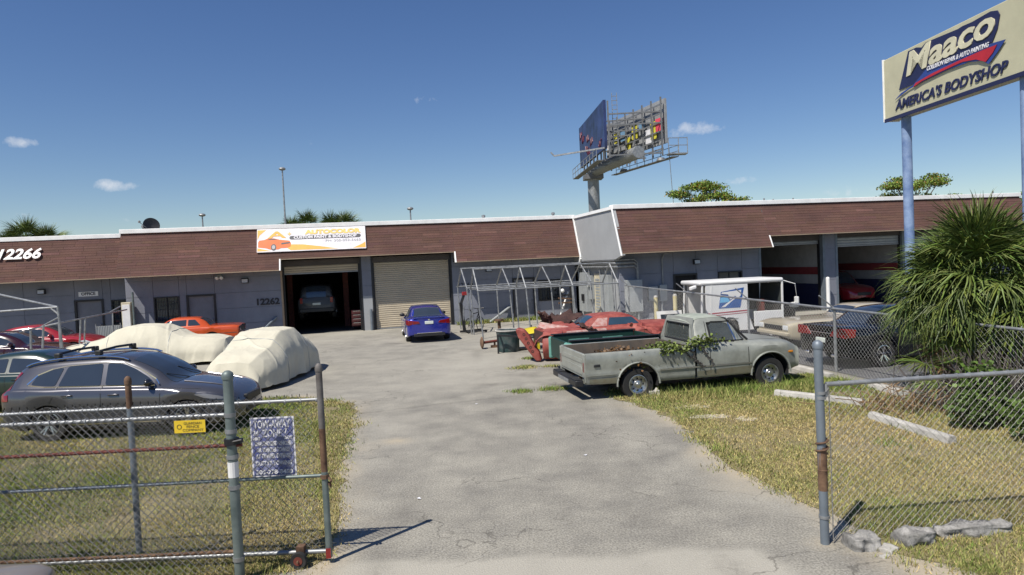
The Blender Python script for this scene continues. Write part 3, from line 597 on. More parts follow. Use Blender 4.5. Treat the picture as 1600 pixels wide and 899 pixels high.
# leaning bars against the wall
def stick(name, label, cat, a, b_, r_, m_):
    q = MB(); a = Vector(a); b_ = Vector(b_); q.tube([(0,0,0), b_-a], r_, 8); o = q.build(name, m_, None, smooth=True, loc=a); return tag(o, label, cat)
def flr(s, d, z): return FRL @ Vector((s, d, z))
def frr(s, d, z): return FRR @ Vector((s, d, z))
stick('leaning_pole','grey pole leaning on the wall below number 12262','pole', flr(-12.75,-.45,.02), flr(-11.75,-.03,.95), .05, 'grey_post')
stick('leaning_plank','pale grey bar leaning on the wall behind the canopy frames','plank', flr(-1.35,-.5,.05), flr(-.1,-.06,.8), .06, 'box_grey')
stick('leaning_plank','pale bar leaning on the wall under the barred window','plank', flr(2.35,-.6,.05), flr(3.0,-.09,1.35), .05, 'white_paint')
# ---- banner
bn = thing('shop_banner', 'white and orange paint shop banner with an orange car, fixed to brown shingles', 'banner', FRL.translation, FA)
sl = Vector((0, YT-YB, ZT-ZB)).normalized(); bn_n = Vector((0, -sl.z, sl.y))
BC = Vector((-9.85, ms_y(4.62)-.06, 4.62)); BW, BH = 5.05, 1.16/sl.z*.96
def bp(u, v, d=0): return BC + Vector((u,0,0)) + sl*v + bn_n*d
def bpoly(name, m_, pts, d, parent, th=.004):
    b = MB(); n = len(pts); vs = [bp(u,v,d+th) for u,v in pts]+[bp(u,v,d) for u,v in pts]
    b.add(vs, [tuple(range(n)), tuple(range(2*n-1,n-1,-1))]+[(i,(i+1)%n,n+(i+1)%n,n+i) for i in range(n)]); return b.build(name, m_, parent)
mat('ban_white',(.72,.7,.72),.5); mat('ban_orange',(.85,.42,.08),.5,var=.05); mat('ban_red',(.75,.17,.045),.5,var=.1); mat('ban_dark',(.09,.09,.095),.5); mat('ban_gold',(.8,.55,.16),.5); mat('ban_grey',(.45,.45,.46),.5)
board = bpoly('board','ban_white',[(-BW/2,-BH/2),(BW/2,-BH/2),(BW/2,BH/2),(-BW/2,BH/2)],0,bn,.03)
bpoly('orange_wave','ban_orange',[(-1.0,-.57),(-.6,-.57),(1.2,-.575),(.4,-.42),(-.4,-.28),(-1.1,-.25),(-1.3,-.3)],.031,bn)
bpoly('orange_wave','ban_orange',[(1.9,-.57),(2.5,-.57),(2.5,-.25),(2.35,-.36)],.031,bn); bpoly('orange_wave','ban_orange',[(-2.5,.57),(-2.5,.05),(-2.4,.3),(-2.1,.57)],.031,bn); bpoly('orange_wave','ban_orange',[(-2.5,-.57),(-2.5,-.4),(-1.9,-.57)],.031,bn)
cb = bpoly('printed_car','ban_red',[(-2.47,-.1),(-2.42,.0),(-2.2,.03),(-2.05,.1),(-1.75,.1),(-1.5,.02),(-1.05,-.05),(-.98,-.18),(-1.0,-.36),(-1.15,-.43),(-1.45,-.44),(-1.55,-.5),(-1.9,-.5),(-2.1,-.42),(-2.47,-.36)],.036,bn)
bpoly('car_glass','ban_dark',[(-2.05,.025),(-1.95,.08),(-1.77,.08),(-1.58,.02)],.041,cb); bpoly('car_grille','ban_dark',[(-1.42,-.16),(-1.02,-.12),(-1.04,-.2),(-1.42,-.25)],.041,cb)
for cxx, rr_ in ((-1.77,.17),): 
    bpoly('car_wheel','ban_dark',[(cxx+rr_*.72*math.cos(a*.35),-.38+rr_*math.sin(a*.35)) for a in range(18)],.041,cb); bpoly('car_rim','ban_grey',[(cxx+rr_*.45*math.cos(a*.35),-.38+rr_*.65*math.sin(a*.35)) for a in range(18)],.046,cb)
def pill(u0,u1,v0,v1):
    r_ = (v1-v0)/2; c_ = (v0+v1)/2; return [(u1-r_+r_*math.cos(a),c_+r_*math.sin(a)) for a in np.linspace(-1.57,1.57,8)]+[(u0+r_+r_*math.cos(a),c_+r_*math.sin(a)) for a in np.linspace(1.57,4.71,8)]
bpoly('dark_strip','ban_dark',pill(-1.05,2.3,.0,.2),.031,bn)
def btext(s_, size, m_, u, v, **k): return text('lettering', s_, size, m_, bn, face_mtx(bp(u,v,.04),(1,0,0),sl), ext=.003, **k)
btext('CUSTOM PAINT & BODYSHOP',.2,'ban_white',.62,.1,width=2.95,bold=.008); btext('AUTOCOLOR',.3,'ban_gold',.98,.37,width=2.65,bold=.02); btext('A',.5,'ban_orange',-1.62,.27,width=.85,bold=.012); btext('+',.3,'ban_gold',-1.05,.3,bold=.01); btext('PH: 305-253-5663',.17,'ban_grey',1.45,-.13,width=1.65)
# ================================================================== vehicles
def paint(name, col, rough=.28, coat=1.0, metal=.0, var=.05, dirt=None): return mat(name, col, rough, metal, var=var, vscale=1.5, coat=coat, col2=dirt)
class Curve1:
    "smooth monotone interpolation through control points"
    def __init__(s, pts):
        p = sorted(pts); s.x = np.array([q[0] for q in p], float); s.y = np.array([q[1] for q in p], float)
        h = np.diff(s.x); d = np.diff(s.y)/h; m = np.zeros(len(p))
        for i in range(1, len(p)-1):
            m[i] = 0 if d[i-1]*d[i] <= 0 else 3*(h[i-1]+h[i])/((2*h[i]+h[i-1])/d[i-1]+(h[i]+2*h[i-1])/d[i])
        m[0], m[-1] = d[0], d[-1]; s.m = m; s.h = h
    def __call__(s, x):
        x = min(max(x, s.x[0]), s.x[-1]); i = int(min(max(np.searchsorted(s.x, x)-1, 0), len(s.h)-1)); t = (x-s.x[i])/s.h[i]; h = s.h[i]
        return float((2*t**3-3*t*t+1)*s.y[i]+(t**3-2*t*t+t)*h*s.m[i]+(-2*t**3+3*t*t)*s.y[i+1]+(t**3-t*t)*h*s.m[i+1])
def wheel(parent, x, y, R_, side, rim_r=None, width=.2, spokes=5, rim_mat='rim', flat=0.0, style='alloy', name='wheel'):
    "tyre with its rim; side = +1 / -1 is the outward direction along y"
    rim_r = rim_r or R_*.66; w = width/2; b = MB()
    prof = [(rim_r*.97,-w*.8),(rim_r*1.08,-w),(R_*.93,-w*1.02),(R_*.985,-w*.8),(R_,-w*.5),(R_,w*.5),(R_*.985,w*.8),(R_*.93,w*1.02),(rim_r*1.08,w),(rim_r*.97,w*.8)]
    b.lathe(prof, 36, 'y', closed=True)
    if flat:
        b.v = [(v[0]*(1+max(0,-(v[2]+R_*.5))*.25), v[1]*(1+max(0,-(v[2]+R_*.55))*1.6), max(v[2], -R_+flat)) for v in b.v]
    t = b.build(name, 'tyre', parent, smooth=True, loc=(x, y, R_-flat))
    d = MB(); f = side*w
    d.lathe([(rim_r,f*.82),(rim_r*.99,f*.98),(rim_r*.93,f*1.0),(rim_r*.9,f*.75),(rim_r*.86,f*.3),(rim_r*.84,-f*.5)], 32, 'y')
    if style == 'alloy':
        for k_ in range(spokes):
            a = 2*math.pi*k_/spokes+.3
            for da in (-.16, .16):
                p0 = Vector((math.cos(a+da*.3)*rim_r*.15, f*.62, math.sin(a+da*.3)*rim_r*.15)); p1 = Vector((math.cos(a+da)*rim_r*.93, f*.86, math.sin(a+da)*rim_r*.93))
                d.bar(p0, p1, rim_r*.11, rim_r*.1, up=(0,1,0))
        d.lathe([(0,f*.8),(rim_r*.17,f*.78),(rim_r*.2,f*.6),(rim_r*.2,f*.3)], 16, 'y')
    elif style == 'slot':
        d.lathe([(rim_r*.86,f*.5),(rim_r*.6,f*.35),(rim_r*.42,f*.6),(rim_r*.36,f*.8),(rim_r*.2,f*.85),(rim_r*.17,f*1.15),(0,f*1.2)], 24, 'y')
    elif style == 'steel':
        d.lathe([(rim_r*.86,f*.45),(rim_r*.7,f*.3),(rim_r*.5,f*.75),(rim_r*.3,f*.8),(rim_r*.26,f*.95),(0,f*1.0)], 24, 'y')
    rm = d.build('rim', rim_mat, t, smooth=True)
    k = MB(); k.lathe([(rim_r*.84,-f*.4),(0,-f*.4)], 20, 'y'); 
    if style == 'slot':
        for q in range(8):
            a = 2*math.pi*q/8; k.lathe([(0,f*.62),(rim_r*.1,f*.6)], 8, 'y', (math.cos(a)*rim_r*.6,0,math.sin(a)*rim_r*.6))
    if style == 'alloy': k.lathe([(rim_r*.82,f*.25),(0,f*.25)], 20, 'y')
    k.build('brake_disc', 'black_metal', t)
    return t
class Body:
    def __init__(s, P):
        s.P = P; s.w = Curve1(P['w']); s.sill = Curve1(P['sill']); s.belt = Curve1(P['belt']); s.deck = Curve1(P['deck']); s.roof = Curve1(P['roof']) if P.get('roof') else None
        s.wr = P.get('wr', .72); s.L = P['L']; s.arches = P.get('arches', []); s.bulge = P.get('bulge', .0); s.kfull = P.get('kfull', .22); s.ta = P.get('roof_edge', .1)
    def h(s, x):
        if not s.roof or x <= s.roof.x[0] or x >= s.roof.x[-1]: return 0.0
        return max(0.0, s.roof(x)-s.deck(x))
    def bottom(s, x):
        z = s.sill(x)
        for (xc, zc, ra) in s.arches:
            d = abs(x-xc)
            if d < ra: z = max(z, zc+math.sqrt(max(0, ra*ra-d*d)))
        return z
    def rows(s, x):
        w, zs, zd, zb = s.w(x), s.belt(x), s.deck(x), s.bottom(x); z0 = s.sill(x)
        hh = s.h(x); k_ = min(1, hh/s.kfull); k_ = k_*k_*(3-2*k_); top = zd+hh
        zs = max(zs, zb+.04); bl = s.bulge
        r = [(0, z0+.06), (max(.05,w-.34), max(zb, z0+.05)), (w-.03, zb), (w-.008, zb+.04*min(1,(zs-zb)))]
        for f in (.25,.5,.72): r.append((w+bl*math.sin(math.pi*f)*.5, zb+.03+(zs-zb-.03)*f))
        r += [(w-.012, zs-.05), (w-.04, zs-.012), (w-.075, zs)]
        f0 = [(w-.11, zs+(zd-zs)*.35), (w-.16, zs+(zd-zs)*.6), (w-.24, zs+(zd-zs)*.85), (w*.5, zs+(zd-zs)*1.0), (0, zd+.012)]
        wr = min(s.wr, w-.1); re = s.ta
        gy0, gz0 = w-.085, zs+.004; gy1, gz1 = wr+.05, top-re
        f1 = [(gy0+(gy1-gy0)*.06, gz0+(gz1-gz0)*.06), (gy0+(gy1-gy0)*.97, gz0+(gz1-gz0)*.97), (wr-.01, top-re*.33), (wr*.6, top-.004), (0, top+.012)]
        r += [(a[0]*(1-k_)+b[0]*k_, a[1]*(1-k_)+b[1]*k_) for a, b in zip(f0, f1)]
        return r
    def side_y(s, x, z):
        r = s.rows(x)[2:]
        best = None
        for (y0, z0), (y1, z1) in zip(r, r[1:]):
            lo, hi = min(z0,z1), max(z0,z1)
            if lo-1e-6 <= z <= hi+1e-6 and hi-lo > 1e-6:
                y = y0+(y1-y0)*(z-z0)/(z1-z0); best = y if best is None else max(best, y)
        if best is None: best = r[0][0] if z < r[0][1] else r[-2][0]
        return best
    def stations(s):
        x = list(np.linspace(0, s.L, 56))+[.015,.04,.08,s.L-.015,s.L-.04,s.L-.08]
        for (xc, zc, ra) in s.arches: x += [xc+ra*math.cos(a) for a in np.linspace(.02, math.pi-.02, 17)]+[xc-ra-.006, xc+ra+.006]
        if s.roof: x += list(s.roof.x)
        return sorted(set(round(v,4) for v in x if 0 <= v <= s.L))
    def mesh(s, skip=None):
        b = MB(); st = s.stations(); rings = []
        for x in st:
            r = s.rows(x); rings.append([(x,-y,z) for y,z in r] + [(x,y,z) for y,z in r[::-1]][1:-1] )
        n = len(rings[0]); vs = [v for q in rings for v in q]; fs = []
        for i in range(len(st)-1):
            for k_ in range(n):
                if skip and skip((st[i]+st[i+1])/2, k_ if k_ < 14 else n-1-k_): continue
                fs.append((i*n+k_, i*n+(k_+1) % n, (i+1)*n+(k_+1) % n, (i+1)*n+k_))
        fs.append(tuple(range(n))); fs.append(tuple((len(st)-1)*n+k_ for k_ in range(n-1,-1,-1)))
        b.add(vs, fs); return b
    def side_panel(s, poly, off=.006, n=24, sides=(-1,1), th=None):
        "a pane that follows the flank; poly = outline in (x, z)"
        b = MB(); xs = [p[0] for p in poly]; x0, x1 = min(xs), max(xs); m = len(poly)
        cols = sorted(set([round(v,4) for v in np.linspace(x0+1e-4, x1-1e-4, n)]+[round(min(max(p[0],x0+1e-4),x1-1e-4),4) for p in poly]))
        for sd in sides:
            P = []
            for x in cols:
                zz = []
                for i in range(m):
                    (ax, az), (bx, bz) = poly[i], poly[(i+1) % m]
                    if (ax <= x <= bx or bx <= x <= ax) and abs(ax-bx) > 1e-9: zz.append(az+(bz-az)*(x-ax)/(bx-ax))
                if len(zz) < 2: continue
                lo, hi = min(zz), max(zz); P.append([(x, sd*(s.side_y(x, lo+(hi-lo)*f)+off), lo+(hi-lo)*f) for f in (0,.25,.5,.75,1)])
            b.grid(P)
        return b
    def seam(s, pts, wd=.012, off=.003, sides=(-1,1)):
        b = MB()
        for sd in sides:
            for (a, c_) in zip(pts, pts[1:]):
                a_, c2 = Vector(a), Vector(c_); d = (c2-a_).normalized(); nn = Vector((-d.y, d.x))*wd/2; n = max(2, int((c2-a_).length/.08)); P = []
                for i in range(n+1):
                    q = a_.lerp(c2, i/n); P.append([(q.x-nn.x, sd*(s.side_y(q.x, q.y)+off), q.y-nn.y), (q.x+nn.x, sd*(s.side_y(q.x, q.y)+off), q.y+nn.y)])
                b.grid(P)
        return b
    def top_panel(s, x0, x1, y0f=-1.0, y1f=1.0, off=.006, n=14, rowlo=12, ins=0.0, m=8):
        "a pane on the sloping top (windscreen, rear window): spans the section from row rowlo on one side to the other"
        b = MB(); P = []
        for x in np.linspace(x0, x1, n):
            r = s.rows(x)[rowlo:]; half = [Vector((0, y, z)) for y, z in r]     # from the edge to the centre line
            line = [Vector((0,-v.y,v.z)) for v in half] + half[::-1][1:]
            # resample across
            ln = [0]; 
            for a, c_ in zip(line, line[1:]): ln.append(ln[-1]+(c_-a).length)
            row = []
            for f in np.linspace(ins, 1-ins, 2*m+1):
                t_ = f*ln[-1]; i = min(max(int(np.searchsorted(ln, t_))-1, 0), len(line)-2); g = (t_-ln[i])/max(1e-9, ln[i+1]-ln[i]); q = line[i].lerp(line[i+1], g); row.append(Vector((x, q.y, q.z)))
            P.append(row)
        # offset along normals
        h_ = len(P); w_ = len(P[0]); Q = [[None]*w_ for _ in range(h_)]
        for i in range(h_):
            for j in range(w_):
                du = P[min(i+1,h_-1)][j]-P[max(i-1,0)][j]; dv = P[i][min(j+1,w_-1)]-P[i][max(j-1,0)]; nn = du.cross(dv).normalized()
                if nn.z < 0: nn = -nn
                Q[i][j] = P[i][j]+nn*off
        b.grid(Q); return b
def make_car(label, P, loc, rz, cat='car', name='parked_car', group=None):
    """P: L, w, sill, belt, deck, roof, wheels (xr, xf, R), paint, windows, windscreen, rear_window ..."""
    t = thing(name, label, cat, loc, rz, group); xr, xf, R_ = P['wheels']; ra = P.get('arch_r', R_+.055)
    P['arches'] = [(xr, R_-.01, ra), (xf, R_-.01, ra)]
    B = Body(P); x0 = (xr+xf)/2; sh = Matrix.Translation((-x0, 0, 0)) @ Matrix.Diagonal((1,1,P.get('zs',1),1))
    def put(b, nm, m_, par=t, smooth=True, **k): b.xf(sh); return b.build(nm, m_, par, smooth=smooth, **k)
    body = put(B.mesh(), 'body', P['paint'], smooth=True, angle=50)
    for (xc, zc, r_) in B.arches:
        for sd in (-1, 1):
            inn = MB(); w = B.w(xc); n = 14; P0 = []
            for a in np.linspace(-.12, math.pi+.12, n): P0.append([(xc+(r_-.004)*math.cos(a), sd*(w-.02), zc+(r_-.004)*math.sin(a)), (xc+(r_-.004)*math.cos(a), sd*(w-.36), zc+(r_-.004)*math.sin(a))])
            inn.grid(P0); inn.add([(p[1][0],p[1][1],p[1][2]) for p in P0], [tuple(range(n))]); put(inn, 'wheel_well', 'dark_void', smooth=False)
    for x in (xr, xf):
        for sd in (-1, 1): wheel(t, x-x0, sd*(B.w(x)-P.get('track_in', .12)), R_, sd, P.get('rim_r'), P.get('tyre_w', .21), P.get('spokes', 5), P.get('rim_mat','rim'), style=P.get('rim','alloy'), flat=P.get('flat',0))
    gm = P.get('glass','glass_dark')
    for w in P.get('windows', []):
        for sd in (-1, 1): put(B.side_panel(w, sides=(sd,)), 'side_window', gm)
    if P.get('windscreen'): put(B.top_panel(P['windscreen'][0], P['windscreen'][1], ins=P.get('ws_ins',.05), rowlo=12), 'windscreen', gm)
    if P.get('rear_window'): put(B.top_panel(P['rear_window'][0], P['rear_window'][1], ins=P.get('rw_ins',.08), rowlo=12), 'rear_window', gm)
    sm = MB()
    for s_ in P.get('seams', []): q = B.seam(s_); sm.add(q.v, q.f)
    if sm.v: o = put(sm, 'panel_gap', 'plastic_black', smooth=False); o['kind'] = 'stuff'
    for s_ in P.get('chrome', []):
        for sd in (-1, 1): put(B.seam(s_, wd=P.get('chrome_w',.022), off=.008, sides=(sd,)), 'chrome_trim', P.get('trim_mat','chrome'))
    for (x, z) in P.get('handles', []):
        for sd in (-1, 1): b = MB(); y = sd*(B.side_y(x, z)+.018); b.box(x-.1, x+.1, y-.014, y+.014, z-.016, z+.016); put(b, 'door_handle', P.get('handle_mat','chrome'), bevel=.008)
    if P.get('mirror'):
        mx_, mz_ = P['mirror']
        for sd in (-1, 1):
            y = B.side_y(mx_, mz_-.04); b = MB(); b.sphere((mx_, sd*(y+.13), mz_), .1, 12, 8, (.72,1.15,.8)); b.tube([(mx_+.02, sd*(y-.03), mz_-.07), (mx_, sd*(y+.1), mz_-.03)], .025, 6); put(b, 'door_mirror', P.get('mirror_mat', P['paint']))
    if P.get('lower'):       # dark cladding along the sill
        for (a, c_) in P['lower']:
            for sd in (-1, 1): put(B.side_panel([(a, B.sill(a)+.005), (c_, B.sill(c_)+.005), (c_, B.sill(c_)+P.get('lower_h',.14)), (a, B.sill(a)+P.get('lower_h',.14))], off=.008, sides=(sd,)), 'sill_cladding', 'plastic_black')
    for (poly, m_, nm) in P.get('decals', []):
        for sd in (-1, 1): put(B.side_panel(poly, off=.009, n=12, sides=(sd,)), nm, m_)
    # ends: blocks given as (name, material, x0, x1, y0, y1, z0, z1), mirrored when y0 > 0
    for e in P.get('blocks', []):
        nm, m_, a, c_, y0, y1, z0, z1 = e[:8]
        for sd in ((1, -1) if y0 > 0 else (1,)):
            b = MB(); b.box(a, c_, min(sd*y0, sd*y1), max(sd*y0, sd*y1), z0, z1); put(b, nm, m_, bevel=e[8] if len(e) > 8 else .012, smooth=True)
    t['_B'] = 0; del t['_B']
    return t, B, sh, put
def hdg(a, b): d = Vector(b)-Vector(a); return math.atan2(d.y, d.x)
def rounded(pts, r=.04, n=3):
    out = []; m = len(pts)
    for i in range(m):
        p = Vector(pts[i]); a = (Vector(pts[i-1])-p); c_ = (Vector(pts[(i+1) % m])-p); ra = min(r, a.length*.4); rc = min(r, c_.length*.4)
        q0 = p+a.normalized()*ra; q1 = p+c_.normalized()*rc
        for k_ in range(n+1): t_ = k_/n; out.append(tuple(q0*(1-t_)**2+p*2*t_*(1-t_)+q1*t_**2))
    return out
# ---- silver-grey SUV behind the gate
paint('p_suv', (.1,.1,.112), .25, metal=.55); paint('p_green', (.01,.026,.019), .3); paint('p_black', (.012,.012,.014), .25); paint('p_maroon', (.03,.006,.008), .22); paint('p_red', (.3,.015,.02), .3)
L = 4.58
mat('lamp_suv',(.2,.2,.21),.12,coat=.6)
suv = dict(L=L, zs=.95, wheels=(.98,3.64,.345), arch_r=.405, rim_r=.235, tyre_w=.22, spokes=5, paint='p_suv', wr=.6, kfull=.3, roof_edge=.12, bulge=.015,
  w=[(0,.72),(.06,.82),(.3,.9),(1.0,.915),(3.5,.915),(4.1,.88),(4.4,.76),(4.52,.6),(4.58,.42)],
  sill=[(0,.42),(.2,.3),(.6,.24),(4.0,.24),(4.4,.25),(4.58,.3)],
  belt=[(0,1.0),(.3,1.09),(1.0,1.075),(2.0,1.045),(3.2,1.0),(3.7,.95),(4.2,.86),(4.45,.74),(4.58,.6)],
  deck=[(0,1.02),(.3,1.1),(1.0,1.09),(3.0,1.06),(3.3,1.07),(3.7,1.02),(4.2,.92),(4.45,.79),(4.58,.64)],
  roof=[(.05,1.03),(.18,1.3),(.42,1.53),(.7,1.6),(1.2,1.645),(1.9,1.66),(2.3,1.63),(2.55,1.56),(3.0,1.33),(3.42,1.07)],
  windows=[rounded([(.62,1.16),(.92,1.13),(1.1,1.12),(1.22,1.47),(.98,1.43),(.72,1.33)],.05), rounded([(1.16,1.11),(1.98,1.09),(1.98,1.515),(1.3,1.485)],.05), rounded([(2.07,1.09),(3.02,1.06),(2.87,1.2),(2.6,1.38),(2.37,1.49),(2.07,1.517)],.05)],
  windscreen=(2.5,3.36), ws_ins=.035, rear_window=(.1,.36), rw_ins=.12,
  seams=[[(1.02,.78),(1.1,.9),(1.15,1.12)],[(1.55,.3),(2.02,.3)],[(2.02,.3),(2.02,1.1)],[(2.02,.3),(3.02,.3)],[(3.14,.35),(3.16,.98)],[(3.02,.3),(3.14,.38)],[(3.16,1.0),(3.9,.93)]],
  chrome=[[(.58,1.15),(.9,1.105),(1.12,1.1),(2.02,1.078),(3.02,1.045)],[(.55,1.17),(.72,1.34),(1.0,1.45),(1.3,1.5),(2.0,1.53),(2.4,1.5),(2.7,1.36),(3.0,1.16),(3.12,1.03)]],
  handles=[(1.38,.93),(2.27,.91)], handle_mat='p_suv', mirror=(2.95,1.12), mirror_mat='p_black', lower=[(1.42,3.2)], lower_h=.1,
  decals=[(rounded([(.02,.85),(.24,.86),(.16,1.05),(.2,1.2),(.4,1.4),(.33,1.41),(.13,1.22),(.05,1.08)],.03),'tail_red','tail_lamp'),
          (rounded([(3.8,.84),(4.0,.755),(4.3,.71),(4.38,.725),(4.25,.785),(4.0,.85)],.03),'lamp_suv','headlamp'), (rounded([(4.1,.38),(4.38,.4),(4.38,.5),(4.15,.48)],.02),'plastic_black','fog_lamp'),
          (rounded([(1.45,.33),(3.15,.33),(3.15,.36),(1.45,.36)],.01),'chrome','sill_trim')],
  blocks=[('grille','plastic_black',4.44,4.60,-.34,.34,.56,.7),('lower_grille','plastic_black',4.42,4.6,-.4,.4,.34,.46),('number_plate','plate',-.015,.01,-.26,.26,.72,.87),('rear_bumper_step','plastic_black',-.05,.2,-.7,.7,.36,.46)])
c0, c1 = G(75,690), G(296,680)
hd = hdg(c0, c1); ctr = (c0+c1)/2 + Vector((-math.sin(hd), math.cos(hd), 0))*.8 + Vector((.06,0,0))
t, B, sh, put = make_car('silver grey SUV with roof bars parked on grass behind the gate', suv, (ctr.x, ctr.y, 0), hd, 'SUV', 'parked_suv')
for sd in (-1, 1):
    b = MB(); pts = [(x, sd*(.615), B.roof(x)-.03+.035*math.sin(math.pi*min(1,max(0,(x-.45)/2.0)))**.5) for x in np.linspace(.45,2.45,20)]; b.tube(pts, .022, 8); put(b, 'roof_rail', 'chrome')
for x in (1.05, 1.85):
    b = MB(); b.tube([(x,-.62,B.roof(x)+.06),(x,-.55,B.roof(x)+.1),(x,0,B.roof(x)+.12),(x,.55,B.roof(x)+.1),(x,.62,B.roof(x)+.06)], .026, 8); cb_ = put(b, 'cross_bar', 'black_metal')
    for sd in (-1,1): b = MB(); b.box(x-.06,x+.06,sd*.58-.05,sd*.58+.05,B.roof(x)+.02,B.roof(x)+.12); put(b, 'bar_foot', 'plastic_black', cb_, bevel=.015)
b = MB(); b.tube([(3.3,.5,B.deck(3.3)+.02),(3.05,0.05,1.27+.03)],.008,5); b.tube([(3.35,-.1,B.deck(3.3)+.02),(3.1,-.5,1.2+.03)],.008,5); put(b,'wiper','plastic_black')
for (sd) in (-1,1):     # hood crease and window post
    b = MB(); pts=[(x, sd*.52*(1-.2*(x-3.4)), B.deck(x)+.006) for x in np.linspace(3.45,4.2,8)]; b.tube(pts,.012,5); put(b,'hood_crease','p_suv')
# ---- the other cars
def sedan(kind, paint_, **kw):
    if kind == 'modern':      # late-model saloon
        P = dict(L=4.55, wheels=(.98,3.66,.325), arch_r=.375, rim_r=.22, wr=.56, kfull=.22, roof_edge=.1, bulge=.015, paint=paint_,
          w=[(0,.66),(.05,.8),(.2,.87),(.9,.9),(3.4,.9),(4.1,.86),(4.4,.7),(4.55,.45)], sill=[(0,.34),(.3,.24),(.8,.2),(4.0,.2),(4.55,.26)],
          belt=[(0,.94),(.2,.97),(1.0,.95),(2.5,.91),(3.4,.86),(4.1,.75),(4.45,.62),(4.55,.5)], deck=[(0,.96),(.15,1.0),(.8,1.0),(2.6,.95),(3.4,.93),(4.0,.84),(4.4,.68),(4.55,.54)],
          roof=[(.3,1.0),(.7,1.14),(1.15,1.32),(1.6,1.4),(2.0,1.42),(2.3,1.4),(2.55,1.34),(3.35,.94)],
          windows=[rounded([(.95,1.0),(1.75,.97),(1.75,1.285),(1.45,1.27),(1.2,1.2)],.04), rounded([(1.83,.97),(2.95,.95),(2.62,1.16),(2.4,1.25),(1.83,1.29)],.04)],
          windscreen=(2.5,3.28), rear_window=(.48,1.2), rw_ins=.1, seams=[[(1.15,.3),(1.25,.9)],[(1.79,.25),(1.79,.96)],[(2.95,.28),(2.98,.88)]], handles=[(1.4,.83),(2.05,.81)], handle_mat=paint_, mirror=(2.85,.99), lower=[(1.4,3.2)], lower_h=.06,
          decals=[(rounded([(3.85,.7),(4.3,.56),(4.4,.6),(4.1,.74)],.03),'lamp_clear','headlamp')], blocks=[])
    else:                     # sixties / seventies three-box saloon
        P = dict(L=4.75, wheels=(1.1,3.9,.33), arch_r=.38, rim_r=.19, rim='steel', wr=.56, kfull=.2, roof_edge=.07, paint=paint_,
          w=[(0,.82),(.05,.88),(.4,.91),(4.3,.91),(4.65,.88),(4.75,.84)], sill=[(0,.42),(.4,.3),(1,.24),(4.2,.26),(4.75,.36)],
          belt=[(0,.88),(.3,.92),(2.4,.93),(4.4,.9),(4.75,.84)], deck=[(0,.9),(.3,.95),(2.4,.97),(4.4,.94),(4.75,.86)],
          roof=[(1.15,.96),(1.35,1.13),(1.6,1.28),(1.9,1.34),(2.5,1.355),(2.75,1.32),(2.9,1.26),(3.3,.97)],
          windows=[rounded([(1.55,1.0),(2.05,1.0),(2.05,1.25),(1.78,1.24)],.03), rounded([(2.12,1.0),(3.08,1.0),(2.86,1.23),(2.12,1.255)],.03)],
          windscreen=(2.86,3.25), rear_window=(1.2,1.62), rw_ins=.06, seams=[[(2.08,.35),(2.08,.95)],[(3.15,.35),(3.15,.93)]], chrome=[[(.1,.62),(4.6,.62)]], chrome_w=.02, handles=[(2.25,.8)],
          blocks=[('rear_bumper','chrome',-.09,.02,-.86,.86,.46,.58,.02),('front_bumper','chrome',4.72,4.83,-.86,.86,.46,.58,.02),('grille','black_metal',4.7,4.76,-.6,.6,.62,.8),('tail_panel','black_metal',-.012,.03,-.8,.8,.62,.86),('tail_lamp','tail_red',-.025,.02,.5,.76,.66,.8),('headlamp','lamp_clear',4.7,4.78,.62,.8,.64,.8)])
    P.update(kw); return P
paint('p_blue', (.02,.03,.28), .22, metal=.3); paint('p_orange', (.52,.075,.012), .3); paint('p_impala', (.004,.005,.007), .12, coat=.2); paint('p_cream', (.42,.37,.27), .4); paint('p_white', (.7,.7,.7), .3); paint('p_taupe', (.2,.17,.14), .35); paint('p_van', (.05,.052,.055), .45, coat=.3)
# blue saloon in front of the closed bay
ra, rb = G(641,533), G(696,530); rc = (ra+rb)/2; hv = FN; ctr = rc + Vector((hv.x, hv.y, 0))*1.34
civ = sedan('modern','p_blue', rw_ins=.03, mirror_mat='plastic_black', blocks=[('number_plate','plate',-.02,.02,-.17,.17,.74,.86),('bumper_insert','plastic_black',-.02,.06,-.62,.62,.26,.38),('chrome_strip','chrome',-.03,.02,-.5,.5,.385,.41,.004),('boot_lip','p_blue',-.02,.12,-.62,.62,.975,1.005,.012),('emblem','chrome',-.014,.02,-.045,.045,.89,.95)],
   deck=[(0,.97),(.12,1.0),(.8,1.02),(2.6,.95),(3.4,.93),(4.0,.84),(4.4,.68),(4.55,.54)])
t, B, sh, put = make_car('blue saloon car parked facing the closed tan roll-up door', civ, (ctr.x, ctr.y, 0), math.atan2(hv.y, hv.x))
for sd in (-1,1):
    b = MB(); b.hexa([(-.035,sd*.36,.78),(.02,sd*.83,.72),(.25,sd*.91,.74),(.05,sd*.36,.78),(-.03,sd*.42,.86),(.02,sd*.82,.92),(.36,sd*.91,.92),(.05,sd*.42,.86)]); put(b,'tail_lamp','tail_red',bevel=.01)
# orange old saloon by the wall
p = AT(374,512,29.9); u = Vector((-FU.x,-FU.y,0)); ctr = Vector((p.x,p.y,0)) + u*(2.4)+Vector((-FN.x,-FN.y,0))*-.2
make_car('orange sixties saloon parked by the wall behind the covered car', sedan('old','p_orange',rim_mat='rim'), (ctr.x, ctr.y, 0), math.atan2(u.y,u.x))
